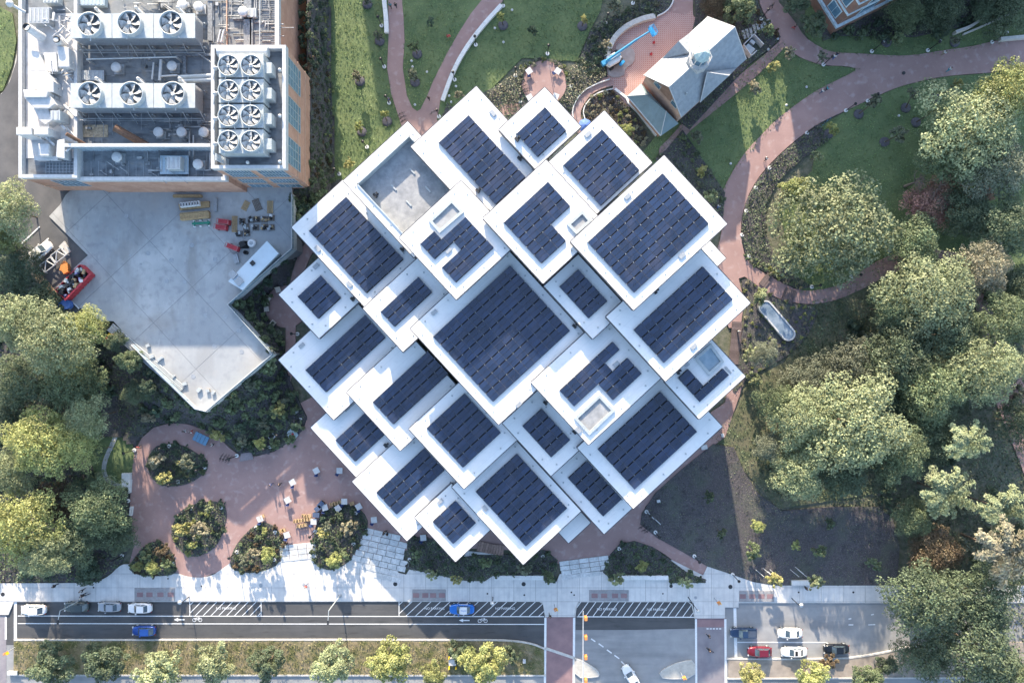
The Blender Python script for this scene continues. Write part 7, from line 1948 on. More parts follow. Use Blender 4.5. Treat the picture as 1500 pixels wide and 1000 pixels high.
for key, dens, sz, m, h in (('islandA', 26, .16, L_ground, .35), ('islandB', 26, .16, L_ground, .35), ('islandC', 26, .16, L_ground, .35), ('islandD', 26, .16, L_ground, .35), ('islandE', 26, .16, L_ground, .35),
                         ('front', 22, .17, L_ground, .45), ('frontright', 22, .17, L_ground, .45), ('hedge', 20, .17, L_ground, .4), ('northeast', 22, .16, L_ground, .4), ('northgarden', 22, .16, L_brown, .4),
                         ('terracegarden', 14, .2, L_ground, .35), ('westshrubs', 16, .17, L_ground, .3), ('westwoods', 10, .24, L_ground, .5), ('chapelnorth', 12, .17, L_ground, .3), ('eastpath', 14, .16, L_ground, .3), ('northshadow', 10, .2, L_ground, .4), ('promleft', 16, .15, L_ground, .3)):
    P, z, o = BEDS[key]
    cover_leaves(P, z, dens, sz, m, 'ground_cover', sum(map(ord, key)), hgt=h, avoid=[patio], zf=key in ('terracegarden', 'westshrubs'))
P, z, o = BEDS['mulch']; cover_leaves(P, z, 12, .07, L_mulchbit, 'mulch_chips', 401, up=.5, hgt=.06)
cover_leaves(P, z, 4.5, .12, L_ground, 'weeds', 402, up=.4, hgt=.1)
cover_leaves(P, z, 1.2, .07, L_tan, 'fallen_leaves', 408, up=.7, hgt=.04)
cover_leaves([(1085, 690), (1105, 700), (1150, 745), (1170, 790), (1130, 770), (1100, 740)], z, 8, .1, L_tan, 'fallen_leaves', 403, up=.7, hgt=.05)
P, z, o = BEDS['basin']; cover_leaves(P, z, 8, .12, L_ground, 'ground_cover', 404, hgt=.25)
cover_leaves([(762, 100), (770, 90), (760, 150), (730, 155), (700, 200), (700, 145), (735, 122)], .5, 16, .16, L_tan, 'ground_cover', 405, hgt=.35)
cover_leaves([(832, 100), (850, 88), (870, 92), (888, 112), (870, 122), (848, 140), (838, 160), (825, 148), (832, 128)], .5, 16, .16, L_tan, 'ground_cover', 406, hgt=.35)
cover_leaves([(1180, 440), (1500, 420), (1540, 960), (1420, 930), (1340, 870), (1320, 760), (1200, 735), (1120, 720), (1100, 640), (1150, 600)], .1, 9, .22, L_ground, 'ground_cover', 407, hgt=.5)
# ================================================================ LAMPS
def lamp_proto():
    t = bpy.data.objects.new('street_lamp', None); COL.objects.link(t)
    b = MB(); b.lathe(0, 0, [(.36, 0), (.36, .12), (.24, .14), (.10, .14), (.01, .14)], 18, smooth=False); b.build('footing', M_whitestone, t)
    b = MB(); b.tube((0, 0, .14), (0, 0, 3.6), .085, .06, n=10); b.build('pole', M_black, t)
    b = MB(); b.lathe(0, 0, [(.05, 3.5), (.26, 3.6), (.28, 3.72), (.2, 3.8), (.02, 3.84)], 14); b.build('lamp_head', M_black, t)
    return t
LP = lamp_proto(); first = True
LAMPS = [(559, 38), (563, 98), (570, 151), (537.6, 215.6), (497, 255), (643, 171), (666, 117), (697, 66), (737, 9), (755, 111), (762, 149), (802, 79), (837, 126), (887, 34), (927, 5),
 (1277, 75.5), (1359, 74), (1453, 62), (1271, 148), (1239, 162), (1206, 95), (1115, 28), (1182, 195), (1127, 246), (1107, 275), (1093, 309), (1087, 344), (1097, 375), (1303, 367), (1189, 420), (1247, 405),
 (795, 814.5), (907, 803), (960, 779), (1017, 814), (1073, 841), (947, 749), (248, 653), (261, 705), (197, 659), (188, 733), (300, 684), (280, 744), (324, 743), (375, 772), (403, 779), (347, 667), (396, 654), (415, 634),
 (440, 614), (462, 778), (521, 751), (518, 796), (600, 819), (179, 813), (253, 825), (347, 808), (402, 819), (436, 489), (1340, 366), (1020, 163), (1148, 175.5), (1138, 28)]
LAMPS = LAMPS[:-3]
for (x, y) in LAMPS:
    X, Y = W(x, y, .3)
    if first: t = LP; t.location = (X, Y, .28); first = False
    else: t = copy_tree(LP, (X, Y, .28), random.uniform(0, 6))
    tag(t, 'slim black lamp post on a round white footing', 'lamp post', 'black path lamps on white footings'); REG.append((t, t['label'], x, y))
def tall_lamp(bx, by, tx, ty, ex, ey, z, label):
    X, Y = W(bx, by, .25); t = thing('street_light', (X, Y, .25), label, 'street light'); o3 = tuple(t.location)
    T_ = W(tx, ty, z); E_ = W(ex, ey, z)
    b = MB(o3); b.tube((X, Y, .25), (T_[0], T_[1], z), .12, .08, n=8); b.tube((T_[0], T_[1], z), (E_[0], E_[1], z + .1), .07, .06, n=8); b.build('pole', M_lightmetal, t)
    b = MB(o3); b.box(E_[0], E_[1], z, z + .18, .3, .75); b.build('light_head', M_dark, t)
    b = MB(o3); b.lathe(X, Y, [(.3, .25), (.3, .4), (.15, .55)], 12); b.build('base', M_greymetal, t)
tall_lamp(118, 878, 88, 894, 85, 910, 5.9, 'tall grey street light arching over the parked cars at left')
tall_lamp(498, 872, 481.5, 894, 480.5, 911, 7.2, 'tall grey street light leaning over the road near the middle')
def ped_lamp(bx, by, hx, hy, label, z=3.6):
    X, Y = W(bx, by, .25); t = thing('lamp_post', (X, Y, .25), label, 'lamp post'); o3 = tuple(t.location); H_ = W(hx, hy, z)
    b = MB(o3); b.tube((X, Y, .25), (X, Y, z), .09, .07, n=8); b.tube((X, Y, z), (H_[0], H_[1], z), .06, n=6); b.build('pole', M_dark, t)
    b = MB(o3); b.lathe(H_[0], H_[1], [(.1, z - .2), (.38, z - .1), (.38, z), (.02, z + .15)], 14); b.build('globe', M_white, t)
ped_lamp(277, 873.5, 263, 882, 'kerbside lamp with white globe left of the first hatched bay'); ped_lamp(722, 874, 721, 883, 'kerbside lamp with white globe beside the blue and white car'); ped_lamp(1160, 876, 1174, 886, 'kerbside lamp with white globe above the waiting white cars')
ped_lamp(1008, 874, 1023, 895, 'white armed lamp at the right end of the last hatched bay', 4.4); ped_lamp(594, 884, 600, 880, 'short kerbside post at the second hatched bay', 1.6)
# traffic signal mast arm
X, Y = W(838, 995, .2)
t = thing('traffic_signal', (*W(852, 1004, .2), .2), 'long white traffic signal arm carrying orange signal heads over the left crossing', 'traffic signal'); o3 = tuple(t.location)
a, c = W(854, 1010, 5.8), W(854, 893, 5.8)
b = MB(o3); b.tube((o3[0], o3[1], .2), (a[0], a[1], 5.9), .16, .13, n=8); b.tube((a[0], a[1], 5.8), (c[0], c[1], 6.1), .12, .07, n=8); b.build('mast_arm', M_white, t)
for y in (905, 933, 962, 996):
    x_, y_ = W(858, y, 5.6); b = MB((x_, y_, 5.6)); b.box(x_, y_, 5.0, 6.1, .5, .55); b.build('signal_head', M_orange, t, (x_ - o3[0], y_ - o3[1], 5.6 - o3[2]))
for (x, y, lb) in ((8, 956, 'orange pedestrian signal at the left edge of the verge'), (813, 892, 'orange pedestrian signal above the left crossing'), (1052, 882.5, 'orange pedestrian signal beside the right crossing'), (1001, 992, 'orange signal at the right traffic island')):
    X, Y = W(x, y, 2.6); s = thing('pedestrian_signal', (X, Y, .25), lb, 'signal'); b = MB(); b.tube((0, 0, 0), (0, 0, 2.9), .07, n=8); b.build('pole', M_greymetal, s)
    b = MB(); b.box(.1, 0, 2.1, 2.8, .55, .4, .5); b.build('signal_head', M_orange, s); b = MB(); b.box(.42, 0, 2.15, 2.75, .1, .5, .5); b.build('visor', M_yellow, s)
for (x, y) in ((658, 962.5), (668, 962), (658, 977.5), (668, 977)):
    X, Y = W(x, y, .8); t = thing('bollard', (X, Y, .3), 'yellow post beside the grey utility cabinet on the verge', 'bollard', 'yellow posts round the cabinet', px=(x, y)); b = MB(); b.tube((0, 0, 0), (0, 0, 1.1), .13, n=10); b.build('post', M_yellow, t); b = MB(); b.lathe(0, 0, [(.13, 1.1), (.08, 1.18), (.01, 1.2)], 10); b.build('cap', M_yellow, t)
for (x, y, sx, sy, lb) in ((663, 968, 1.3, 1.1, 'grey utility cabinet between four yellow posts'), (768, 968.5, .5, .7, 'small pale box on the verge near the crossing'), (17, 986, 1.8, .7, 'flat beige utility cover at the left end of the verge'), (1032, 655, 1.1, .8, 'white utility cover by the lower right roof edge'), (1059, 637.5, .5, .6, 'small white cover in the grass right of the roofs'), (965, 734, .6, .5, 'small white box at the mulch bed edge')):
    X, Y = W(x, y, .7); t = thing('utility_cabinet', (X, Y, .25), lb, 'cabinet'); b = MB(); b.box(0, 0, 0, .9 if sx > 1 and sy > 1 else .3, sx, sy, .2 if y < 900 else 0); b.build('cabinet', M_lightmetal, t); b = MB(); b.box(0, 0, .9 if sx > 1 and sy > 1 else .3, .96 if sx > 1 and sy > 1 else .34, sx * 1.06, sy * 1.06, .2 if y < 900 else 0); b.build('lid', M_white, t)

# ================================================================ CARS
def carpaint(name, c, metal=.3): return mat(name, c, .28, var=.03, metal=metal, coat=.6, spec=.5)
def car(px, py, rz, paint, label, L_=4.65, Wd=1.86, z=.10, roofm=None, kind='sedan', name='car', trunk=None):
    t = thing(name, (*W(px, py, z + .9), z), label, 'car' if kind != 'pickup' else 'pickup truck', rz=rz)
    hl, hw = L_ / 2, Wd / 2
    # outline: front is -x
    def outline(sx, sy, n=40, e=3.2):
        o = []
        for k in range(n):
            a = 2 * math.pi * k / n; c, s = math.cos(a), math.sin(a)
            x = hl * sx * math.copysign(abs(c) ** (2 / e), c); y = hw * sy * math.copysign(abs(s) ** (2 / (e + 1.5)), s)
            if x < -hl * .6: y *= 1 - .16 * ((-x / hl - .6) / .4) ** 2
            o.append((x, y))
        return o
    b = MB(); levels = [(.22, .95, .90), (.35, 1.0, .97), (.62, 1.0, 1.0), (.80, .985, .97), (.92, .93, .90), (.97, .80, .80)]
    V = []; n = 40
    for z_, sx, sy in levels:
        for (x, y) in outline(sx, sy):
            zz = z_
            if z_ > .7: zz = z_ - .10 * max(0, -x / hl - .25) - (.05 * max(0, x / hl - .6))
            V.append((x, y, zz))
    F = []
    for k in range(len(levels) - 1):
        for i in range(n):
            j = (i + 1) % n; F.append([k * n + i, k * n + j, (k + 1) * n + j, (k + 1) * n + i])
    F.append([(len(levels) - 1) * n + i for i in range(n)]); F.append([n - 1 - i for i in range(n)])
    b.add(V, F, 0, True); b.build('body', paint, t)
    if kind == 'pickup': x0, x1, x2, x3 = -.95, -.35, .55, .72
    elif kind == 'suv': x0, x1, x2, x3 = -1.05, -.45, 1.55, 2.05
    elif kind == 'hatch': x0, x1, x2, x3 = -1.0, -.30, 1.25, 1.9
    else: x0, x1, x2, x3 = -1.0, -.25, .95, 1.6
    zr = 1.42 if kind == 'sedan' else 1.62
    wb, wt = hw * .86, hw * .68
    b = MB()
    bot = [(x0, -wb * .9), (x0 - .05, 0), (x0, wb * .9), (x3, wb * .88), (x3 + .05, 0), (x3, -wb * .88)]
    top = [(x1, -wt), (x1 - .04, 0), (x1, wt), (x2, wt * .96), (x2 + .03, 0), (x2, -wt * .96)]
    v = [(x, y, .88) for x, y in bot] + [(x, y, zr - .05) for x, y in top]
    b.add(v, [[i, (i + 1) % 6, 6 + (i + 1) % 6, 6 + i] for i in range(6)] + [[6, 7, 8, 9, 10, 11]]); b.build('windows', M_glass, t)
    b = MB(); tp_ = [(x1 - .02, -wt * 1.02), (x1 - .06, 0), (x1 - .02, wt * 1.02), (x2 + .02, wt * .98), (x2 + .05, 0), (x2 + .02, -wt * .98)]
    b.prism(tp_, zr - .06, zr); inn = [(x * .92 + (x1 + x2) / 2 * .08, y * .85) for x, y in tp_]; b.prism(inn, zr, zr + .02); b.build('roof_panel', roofm or paint, t)
    b = MB()
    for s in (-1, 1):
        b.tube((x0 + .05, s * wb * .86, .90), (x1, s * wt, zr - .04), .045, n=5); b.tube((x3, s * wb * .85, .90), (x2, s * wt * .97, zr - .04), .05, n=5)
        b.tube(((x1 + x2) / 2, s * wb * .9, .90), ((x1 + x2) / 2, s * wt, zr - .04), .04, n=5)
    b.build('pillars', paint, t)
    for s in (-1, 1):
        b = MB(); b.box(-.62, s * (hw + .09), .92, 1.06, .22, .2); b.build('mirror', paint, t)
        b = MB(); b.box(-hl * .93, s * hw * .68, .62, .76, .22, .38, s * .35); b.build('headlight', M_white, t)
        b = MB(); b.box(hl * .965, s * hw * .74, .70, .82, .10, .22, -s * .25); b.build('tail_light', mat('tail_lens', (.2, .02, .03), .4), t)
    for x in (-hl * .63, hl * .62):
        for s in (-1, 1):
            b = MB(); b.tube((x, s * (hw - .22), .33), (x, s * (hw - .01), .33), .33, n=18); w_ = b.build('wheel', M_black, t)
            b = MB(); b.tube((x, s * (hw - .02), .33), (x, s * (hw + .005), .33), .2, n=12); b.build('rim', M_lightmetal, w_)
    b = MB(); b.box(-hl * .62, 0, .90, .905, .9, hw * 1.1)
    if kind == 'pickup':
        b = MB(); b.prism([(.8, -hw * .82), (hl * .93, -hw * .82), (hl * .93, hw * .82), (.8, hw * .82)], .80, .985); b.build('cargo_bed', mat('bed_cover', (.05, .07, .11), .6), t)
        b = MB()
        for s in (-1, 1): b.box((.8 + hl * .93) / 2, s * hw * .86, .8, 1.1, hl * .93 - .8, .1)
        b.box(hl * .93, 0, .8, 1.1, .1, hw * 1.7); b.build('bed_side', paint, t)
    return t
P_white = carpaint('car_white', (.68, .69, .70), 0); P_silver = carpaint('car_silver', (.33, .35, .38), .4); P_blue = carpaint('car_blue', (.012, .06, .28)); P_red = carpaint('car_red', (.17, .014, .03)); P_black = carpaint('car_black', (.008, .010, .014)); P_navy = carpaint('car_navy', (.02, .045, .10)); P_grey = carpaint('car_grey_green', (.05, .065, .065)); P_royal = carpaint('car_royal', (.01, .14, .50))
car(48, 893.5, 0, P_white, 'white parked car at the far left of the kerb row', kind='hatch', L_=4.7)
car(111, 889, 0, P_grey, 'dark grey green car parked under the arching street light', kind='suv', L_=4.6)
car(159.5, 889, 0, P_silver, 'silver car parked third in the kerb row', L_=4.35)
car(204, 891, 0, P_white, 'white sedan parked at the right end of the kerb row', L_=4.5)
car(210, 924, 0, P_blue, 'bright blue car driving alone in the lane', L_=4.4, kind='hatch')
pol = car(676.5, 892.5, 0, P_royal, 'blue car with white roof and doors stopped in the hatched bay', roofm=P_white, L_=4.7, Wd=1.95)
b = MB()
for s in (-1, 1): b.box(.15, s * .93, .5, .86, 1.9, .06)
b.box(-.3, 0, 1.43, 1.52, .18, 1.0); b.build('white_door', P_white, pol)
word('POLICE', 0, 0, .32, pol, P_royal, 1.46, 0, 'roof_lettering').location = (.35, 0, 1.452)
car(924.5, 991, math.radians(-58), P_white, 'white sedan turning at the bottom edge between two islands', L_=4.7)
car(1089.5, 927, 0, P_navy, 'dark blue pickup truck waiting at the white stop line', kind='pickup', L_=5.0)
car(1113.5, 954.5, 0, P_red, 'dark red car in the lane nearest the verge', L_=4.55, kind='hatch')
car(1158, 927.5, 0, P_white, 'white car with a blue mark at its rear, behind the dark pickup', L_=4.6)
w2c = car(1164, 955, 0, P_white, 'white sedan with dark sunroof behind the red car', L_=4.9)
b = MB(); b.box(.15, 0, 1.43, 1.45, .5, .9); b.build('sunroof', M_black, w2c)
car(1226, 951, 0, P_black, 'black car at the end of the lane, last in the queue', L_=4.8)
car(58, 368, math.radians(218), P_white, 'white car parked diagonally in the shady driveway', L_=4.7, kind='suv', z=6.28)

# ================================================================ PEOPLE
def skin_mesh(name, joints, edges, m):
    """joints: list of (x,y,z,r)"""
    me = bpy.data.meshes.new(name); me.from_pydata([j[:3] for j in joints], edges, []); o = bpy.data.objects.new(name, me); COL.objects.link(o)
    sk = o.modifiers.new('skin', 'SKIN'); 
    for i, v in enumerate(me.skin_vertices[0].data): v.radius = (joints[i][3], joints[i][3]); v.use_root = (i == 0)
    ss = o.modifiers.new('sub', 'SUBSURF'); ss.levels = 1; ss.render_levels = 1
    dg = bpy.context.evaluated_depsgraph_get(); bpy.context.view_layer.update()
    r = bpy.data.meshes.new_from_object(o.evaluated_get(bpy.context.evaluated_depsgraph_get()))
    bpy.data.objects.remove(o); r.materials.clear(); r.materials.append(m); r.name = name
    for p in r.polygons: p.use_smooth = True
    return r
def person_meshes(pose):
    w = .28 if pose == 'walk' else .04
    if pose == 'sit':
        hip = .50; kneeL = (.45, .12, .50); kneeR = (.45, -.12, .50); fL = (.45, .12, .05); fR = (.48, -.12, .05); lift_ = -.42
    else:
        hip = .92; kneeL = (w * .6, .10, .50); kneeR = (-w * .4, -.10, .50); fL = (w, .10, .07); fR = (-w, -.10, .07); lift_ = 0
    s = lift_
    sh = 1.42 + s; nk = 1.50 + s; hd = 1.66 + s
    hL = (.30, .22, 1.02 + s) if pose != 'walk' else (-.18, .26, .90)
    hR = (.22, -.24, 1.0 + s) if pose != 'walk' else (.24, -.26, .95)
    J = [(0, 0, hip, .15), (0, 0, 1.18 + s, .13), (0, 0, sh, .15), (0, 0, nk, .06), (.01, 0, hd, .105), (.02, 0, hd + .1, .09),
         (0, .20, sh - .02, .065), (-.02, .27, 1.15 + s, .045), (*hL, .035), (0, -.20, sh - .02, .065), (-.02, -.27, 1.15 + s, .045), (*hR, .035),
         (0, .10, hip - .05, .10), (*kneeL, .065), (*fL, .045), (fL[0] + .17, fL[1], .05, .04), (0, -.10, hip - .05, .10), (*kneeR, .065), (*fR, .045), (fR[0] + .17, fR[1], .05, .04)]
    E = [(0, 1), (1, 2), (2, 3), (3, 4), (4, 5), (2, 6), (6, 7), (7, 8), (2, 9), (9, 10), (10, 11), (0, 12), (12, 13), (13, 14), (14, 15), (0, 16), (16, 17), (17, 18), (18, 19)]
    body = skin_mesh('body', J, E, M_skin)
    S = [J[0][:3] + (.17,), J[1][:3] + (.16,), J[2][:3] + (.175,), J[6][:3] + (.09,), J[7][:3] + (.07,), J[9][:3] + (.09,), J[10][:3] + (.07,)]
    shirt = skin_mesh('shirt', S, [(0, 1), (1, 2), (2, 3), (3, 4), (2, 5), (5, 6)], M_cloth_white)
    Tt = [J[0][:3] + (.175,), J[12][:3] + (.125,), J[13][:3] + (.09,), (fL[0], fL[1], .13, .075), J[16][:3] + (.125,), J[17][:3] + (.09,), (fR[0], fR[1], .13, .075)]
    trs = skin_mesh('trousers', Tt, [(0, 1), (1, 2), (2, 3), (0, 4), (4, 5), (5, 6)], M_cloth_dark)
    H_ = [(-.02, 0, hd + .03, .12), (-.03, 0, hd + .12, .11)]
    hair = skin_mesh('hair', H_, [(0, 1)], M_hair)
    return body, shirt, trs, hair
PM = {k: person_meshes(k) for k in ('stand', 'walk', 'sit')}
def person(px, py, pose, rz, shirt, trs, label, z=.30, hair=M_hair):
    t = thing('person', (*W(px, py, z + .9), z), label, 'person', 'people on the paths and plaza', rz, px=(px, py))
    B, S, T_, H_ = PM[pose]
    link('body', B, t); o = link('shirt', S, t); setmat(o, shirt); o = link('trousers', T_, t); setmat(o, trs); o = link('hair', H_, t); setmat(o, hair)
    return t
PPL = [(571.5, 8, 'walk', -1.6, M_cloth_teal, M_cloth_dark, 'walker in a teal top on the left curved path'), (579.5, 7.5, 'walk', -1.6, M_cloth_dark, M_cloth_dark, 'walker in dark clothes on the left curved path'),
 (628, 143.5, 'walk', 1.3, M_cloth_dark, M_cloth_dark, 'lone walker in dark clothes on the right curved path'), (655.5, 52, 'sit', .4, M_cloth_red, M_cloth_red, 'person in red sitting on the top lawn'), (569.5, 146, 'stand', 0, M_cloth_blue, M_cloth_dark, 'person in blue next to a lamp on the lawn edge'),
 (1131.5, 8, 'walk', 2.4, M_cloth_dark, M_cloth_dark, 'walker in black at the top of the promenade'), (1164, 39.5, 'walk', 2.2, M_cloth_dark, M_cloth_red, 'walker in dark top and red trousers at the junction'), (1222, 83, 'walk', 1.2, M_cloth_white, M_cloth_blue, 'walker in white top near the junction'), (1226, 79, 'walk', 1.2, M_cloth_dark, M_cloth_denim, 'walker in black top near the junction'),
 (1204.5, 133.5, 'walk', .4, M_cloth_white, M_cloth_denim, 'walker in white on the promenade edge, left of a pair'), (1211.5, 130, 'walk', .4, M_cloth_teal, M_cloth_dark, 'walker in teal on the promenade edge, right of a pair'), (1383, 77.5, 'walk', .5, M_cloth_white, M_cloth_khaki, 'walker in white near the promenade top edge'), (1391, 101.5, 'walk', .3, M_cloth_white, M_cloth_teal, 'walker in pale green on the middle of the promenade'),
 (1483, 87, 'walk', .6, M_cloth_dark, M_cloth_dark, 'walker in black by the right edge trees'), (1483, 94, 'walk', .6, M_cloth_white, M_cloth_blue, 'walker in white and blue by the right edge trees'), (1122.5, 232.5, 'walk', .6, M_cloth_white, M_cloth_dark, 'walker in white on the sunny promenade bend'),
 (1052.5, 302, 'walk', 1.0, M_cloth_white, M_cloth_blue, 'walker in white emerging by the largest roof'), (1082, 485, 'walk', 1.6, M_cloth_white, M_cloth_dark, 'walker in white on the dark slatted boardwalk'),
 (80, 857.5, 'walk', 3.1, M_cloth_dark, M_cloth_dark, 'walker in black alone on the left pavement'), (119.5, 865, 'walk', .4, M_cloth_white, M_cloth_dark, 'upper walker of two under the arching street light'), (121, 871.5, 'walk', .4, M_cloth_dark, M_cloth_dark, 'lower walker of two under the arching street light'),
 (397, 709.5, 'walk', .2, M_cloth_blue, M_cloth_denim, 'walker in pale blue left of a pair on the plaza'), (409.5, 709, 'walk', .1, M_cloth_dark, M_cloth_dark, 'walker in black right of a pair on the plaza'), (270, 631.5, 'walk', 1.2, M_cloth_dark, M_cloth_white, 'walker at the upper plaza edge, left'), (280, 632.5, 'walk', 1.2, M_cloth_white, M_cloth_red, 'walker in white at the upper plaza edge, right'),
 (203.5, 654.5, 'walk', 1.2, M_cloth_red, M_cloth_dark, 'person in red beside the left plaza lamp'), (1038.5, 931, 'walk', 2.6, M_cloth_dark, M_cloth_dark, 'upper person crossing the road on the right crossing'), (1039, 951.5, 'walk', 2.6, M_cloth_dark, M_cloth_dark, 'lower person crossing the road on the right crossing'),
 (562, 780.5, 'stand', 0, M_cloth_dark, M_cloth_dark, 'left person of a dark clad group on the stone slabs'), (565, 778, 'stand', 2, M_cloth_dark, M_cloth_dark, 'middle person of a dark clad group on the stone slabs'), (567, 782, 'stand', 4, M_cloth_dark, M_cloth_dark, 'right person of a dark clad group on the stone slabs'),
 (805.5, 902, 'walk', 1.6, M_cloth_dark, M_cloth_dark, 'person in black at the head of the left crossing'), (448.5, 858, 'walk', .8, M_cloth_red, M_cloth_denim, 'person in red crossing the sunlit pavement'), (1181, 861, 'stand', 0, M_cloth_dark, M_cloth_dark, 'person in dark clothes by the yellow street tree'), (325, 633, 'stand', 0, M_cloth_white, M_cloth_dark, 'person by the blue striped table'), (311, 651, 'stand', 0, M_cloth_white, M_cloth_dark, 'person below the blue striped table')]
for a in PPL: person(*a)

# ================================================================ FURNITURE ON THE PLAZA
def table_set(px, py, rz, label, chairm=M_navy, sit=False):
    X, Y = W(px, py, .9)
    t = thing('bistro_table', (X, Y, .28), label, 'table', 'white square tables on the plaza', rz, px=(px, py))
    b = MB(); b.box(0, 0, .70, .75, 1.1, 1.1); b.build('tabletop', M_white, t)
    for (x, y) in ((-.45, -.45), (.45, -.45), (.45, .45), (-.45, .45)): b = MB(); b.tube((x, y, 0), (x, y, .70), .03, n=6); b.build('leg', M_lightmetal, t)
    cx, cy = X + .75 * math.cos(rz - 2.2), Y + .75 * math.sin(rz - 2.2)
    c = thing('chair', (cx, cy, .28), 'dark navy chair drawn up to a white square table', 'chair', 'navy chairs on the plaza', rz + 1.0, px=(px - 3, py + 4))
    b = MB(); b.box(0, 0, .42, .48, .62, .62); b.build('seat', chairm, c); b = MB(); b.box(-.3, 0, .48, .95, .06, .62); b.build('backrest', chairm, c)
    for (x, y) in ((-.26, -.26), (.26, -.26), (.26, .26), (-.26, .26)): b = MB(); b.tube((x, y, 0), (x, y, .42), .025, n=5); b.build('leg', M_dark, c)
for (x, y, r, lb) in ((463.5, 689, .5, 'white square table in the upper plaza, right of centre'), (497.5, 689, 0, 'white square table nearest the left roof edge'), (428.5, 706, .5, 'white square table beside the walking pair'), (421.5, 732, .5, 'white square table in the middle of the plaza'),
                  (381, 759.5, .4, 'white square table at the tip of the pointed island'), (420.5, 783, .3, 'white square table above the left stone slabs'), (459.5, 763.5, 0, 'white square table beside the rows of wooden chairs'), (504.5, 734, 0, 'white square table at the top of the slab side island'), (525.5, 741.5, .5, 'white square table right of the slab side island'),
                  (548, 761, .1, 'white square table just above the stone slabs'), (620, 787, .1, 'white square table in the front bed under a roof corner'), (476, 743, .3, 'white square table by the dark carts'), (775, 104.5, .6, 'white square table at upper left on the round patio'), (817, 104.5, -.6, 'white square table at upper right on the round patio'), (776, 143, .5, 'white square table at lower left on the round patio'), (814, 141.5, -.4, 'white square table at lower right on the round patio'), (495, 744, .6, 'white square table on the edge of the slab side island')):
    table_set(x, y, r, lb)
def wood_chair(px, py, rz, label, group, m=M_tan, z=.28, s=.62):
    c = thing('chair', (*W(px, py, z + .5), z), label, 'chair', group, rz, px=(px, py))
    b = MB(); b.box(0, 0, .34, .42, s, s); b.build('seat', m, c); b = MB(); b.box(-s / 2, 0, .42, .85, .07, s); b.build('backrest', m, c)
    for (x, y) in ((-.42 * s, -.42 * s), (.42 * s, -.42 * s), (.42 * s, .42 * s), (-.42 * s, .42 * s)): b = MB(); b.box(x, y, 0, .34, .06, .06); b.build('leg', m, c)
for k in range(6): wood_chair(433 + k * 4.2, 763.5 - k * .7, random.uniform(-.2, .2), 'tan wooden chair in the long middle row on the plaza', 'tan chairs stored in rows')
for k in range(3): wood_chair(438 + k * 4.6, 770.5 - k * .9, random.uniform(-.2, .2), 'tan wooden chair in the lower row on the plaza', 'tan chairs stored in rows')
for k in range(3): wood_chair(445 + k * 4, 755.5 + (k % 2), random.uniform(-.2, .2), 'tan wooden chair in the upper row on the plaza', 'tan chairs stored in rows')
for k in range(4): wood_chair(486 + k * 4, 738.5 - k * 1, random.uniform(-.3, .3), 'tan wooden chair at the top edge of the slab side island', 'tan chairs by the island')
for (x, y) in ((516, 737), (412.5, 777), (415.5, 776.5), (384.5, 756)): wood_chair(x, y, .4, 'single tan wooden chair standing by itself near an island', 'stray tan chairs')
M_cream = mat('cream_seat', (.62, .55, .47), .7, var=.08)
for (x, y, r) in ((407, 424.5, 1.3), (392, 437.5, 2.2), (388.5, 444.5, 2.6), (390, 452.5, 3.0), (399.5, 473, 3.8)): wood_chair(x, y, -r, 'cream lounge chair on the round patio left of the roofs', 'cream lounge chairs on the round patio', M_cream, s=.95)
for (x, y, r, lb) in ((470, 738, .8, 'dark covered cart next to the tan chairs at the island'), (463.5, 753.5, 0, 'narrow dark grey cart beside the island'), (466, 744, .6, 'small olive cart beside the dark covered one')):
    t = thing('cart', (*W(x, y, .9), .28), lb, 'cart', rz=r); b = MB(); b.box(0, 0, .25, .9, 1.2, .8); b.build('body', M_dark, t)
    for xx in (-.45, .45):
        for yy in (-.35, .35): b = MB(); b.tube((xx, yy - .04, .12), (xx, yy + .04, .12), .12, n=8); b.build('wheel', M_black, t)
    b = MB(); b.box(0, 0, .9, .93, 1.26, .86); b.build('lid', mat('blue_grey_cladding', (0.1, 0.13, 0.2)) if False else M_cloth_denim, t)
# blue striped table by the garden
t = thing('ping_pong_table', (*W(294.5, 642, .9), .28), 'blue slatted table at the upper edge of the plaza', 'table', rz=-.45)
for k in range(4): b = MB(); b.box(-1.05 + k * .7, 0, .70, .76, .64, 1.7); b.build('table_panel', mat('slate_blue', (.10, .22, .34), .5), t)
for (x, y) in ((-1.2, -.7), (1.2, -.7), (1.2, .7), (-1.2, .7)): b = MB(); b.tube((x, y, 0), (x, y, .70), .05, n=6); b.build('leg', M_dark, t)
# stone seats / planters
def boxthing(name, px, py, sx, sy, h, rz, m, label, cat, inner=None):
    t = thing(name, (*W(px, py, h), .28), label, cat, rz=rz); b = MB()
    b.box(0, 0, 0, h, sx, sy); b.build('body', m, t)
    b = MB(); b.box(0, 0, h, h + .03, sx * .7, sy * .7); b.build('top', inner or M_lightmetal, t)
boxthing('planter', 398, 638.5, 1.2, 1.2, .7, .7, M_white, 'white square planter frame in the garden by the plaza', 'planter', M_dark)
boxthing('hatch_box', 427, 610.5, 1.0, .8, .6, .7, mat('pale_teal', (.42, .52, .53), .5), 'pale teal cover box at the garden corner, larger one', 'box')
boxthing('hatch_box', 434, 603.5, .8, .4, .6, .7, M_lightmetal, 'narrow pale cover box at the garden corner', 'box')
boxthing('hatch_box', 415, 615, .5, .5, .5, .7, M_white, 'small white box at the garden corner', 'box')
t = thing('fountain', (*W(429, 635.5, .5), .28), 'pale faceted stone fountain on the plaza edge', 'fountain', rz=.3)
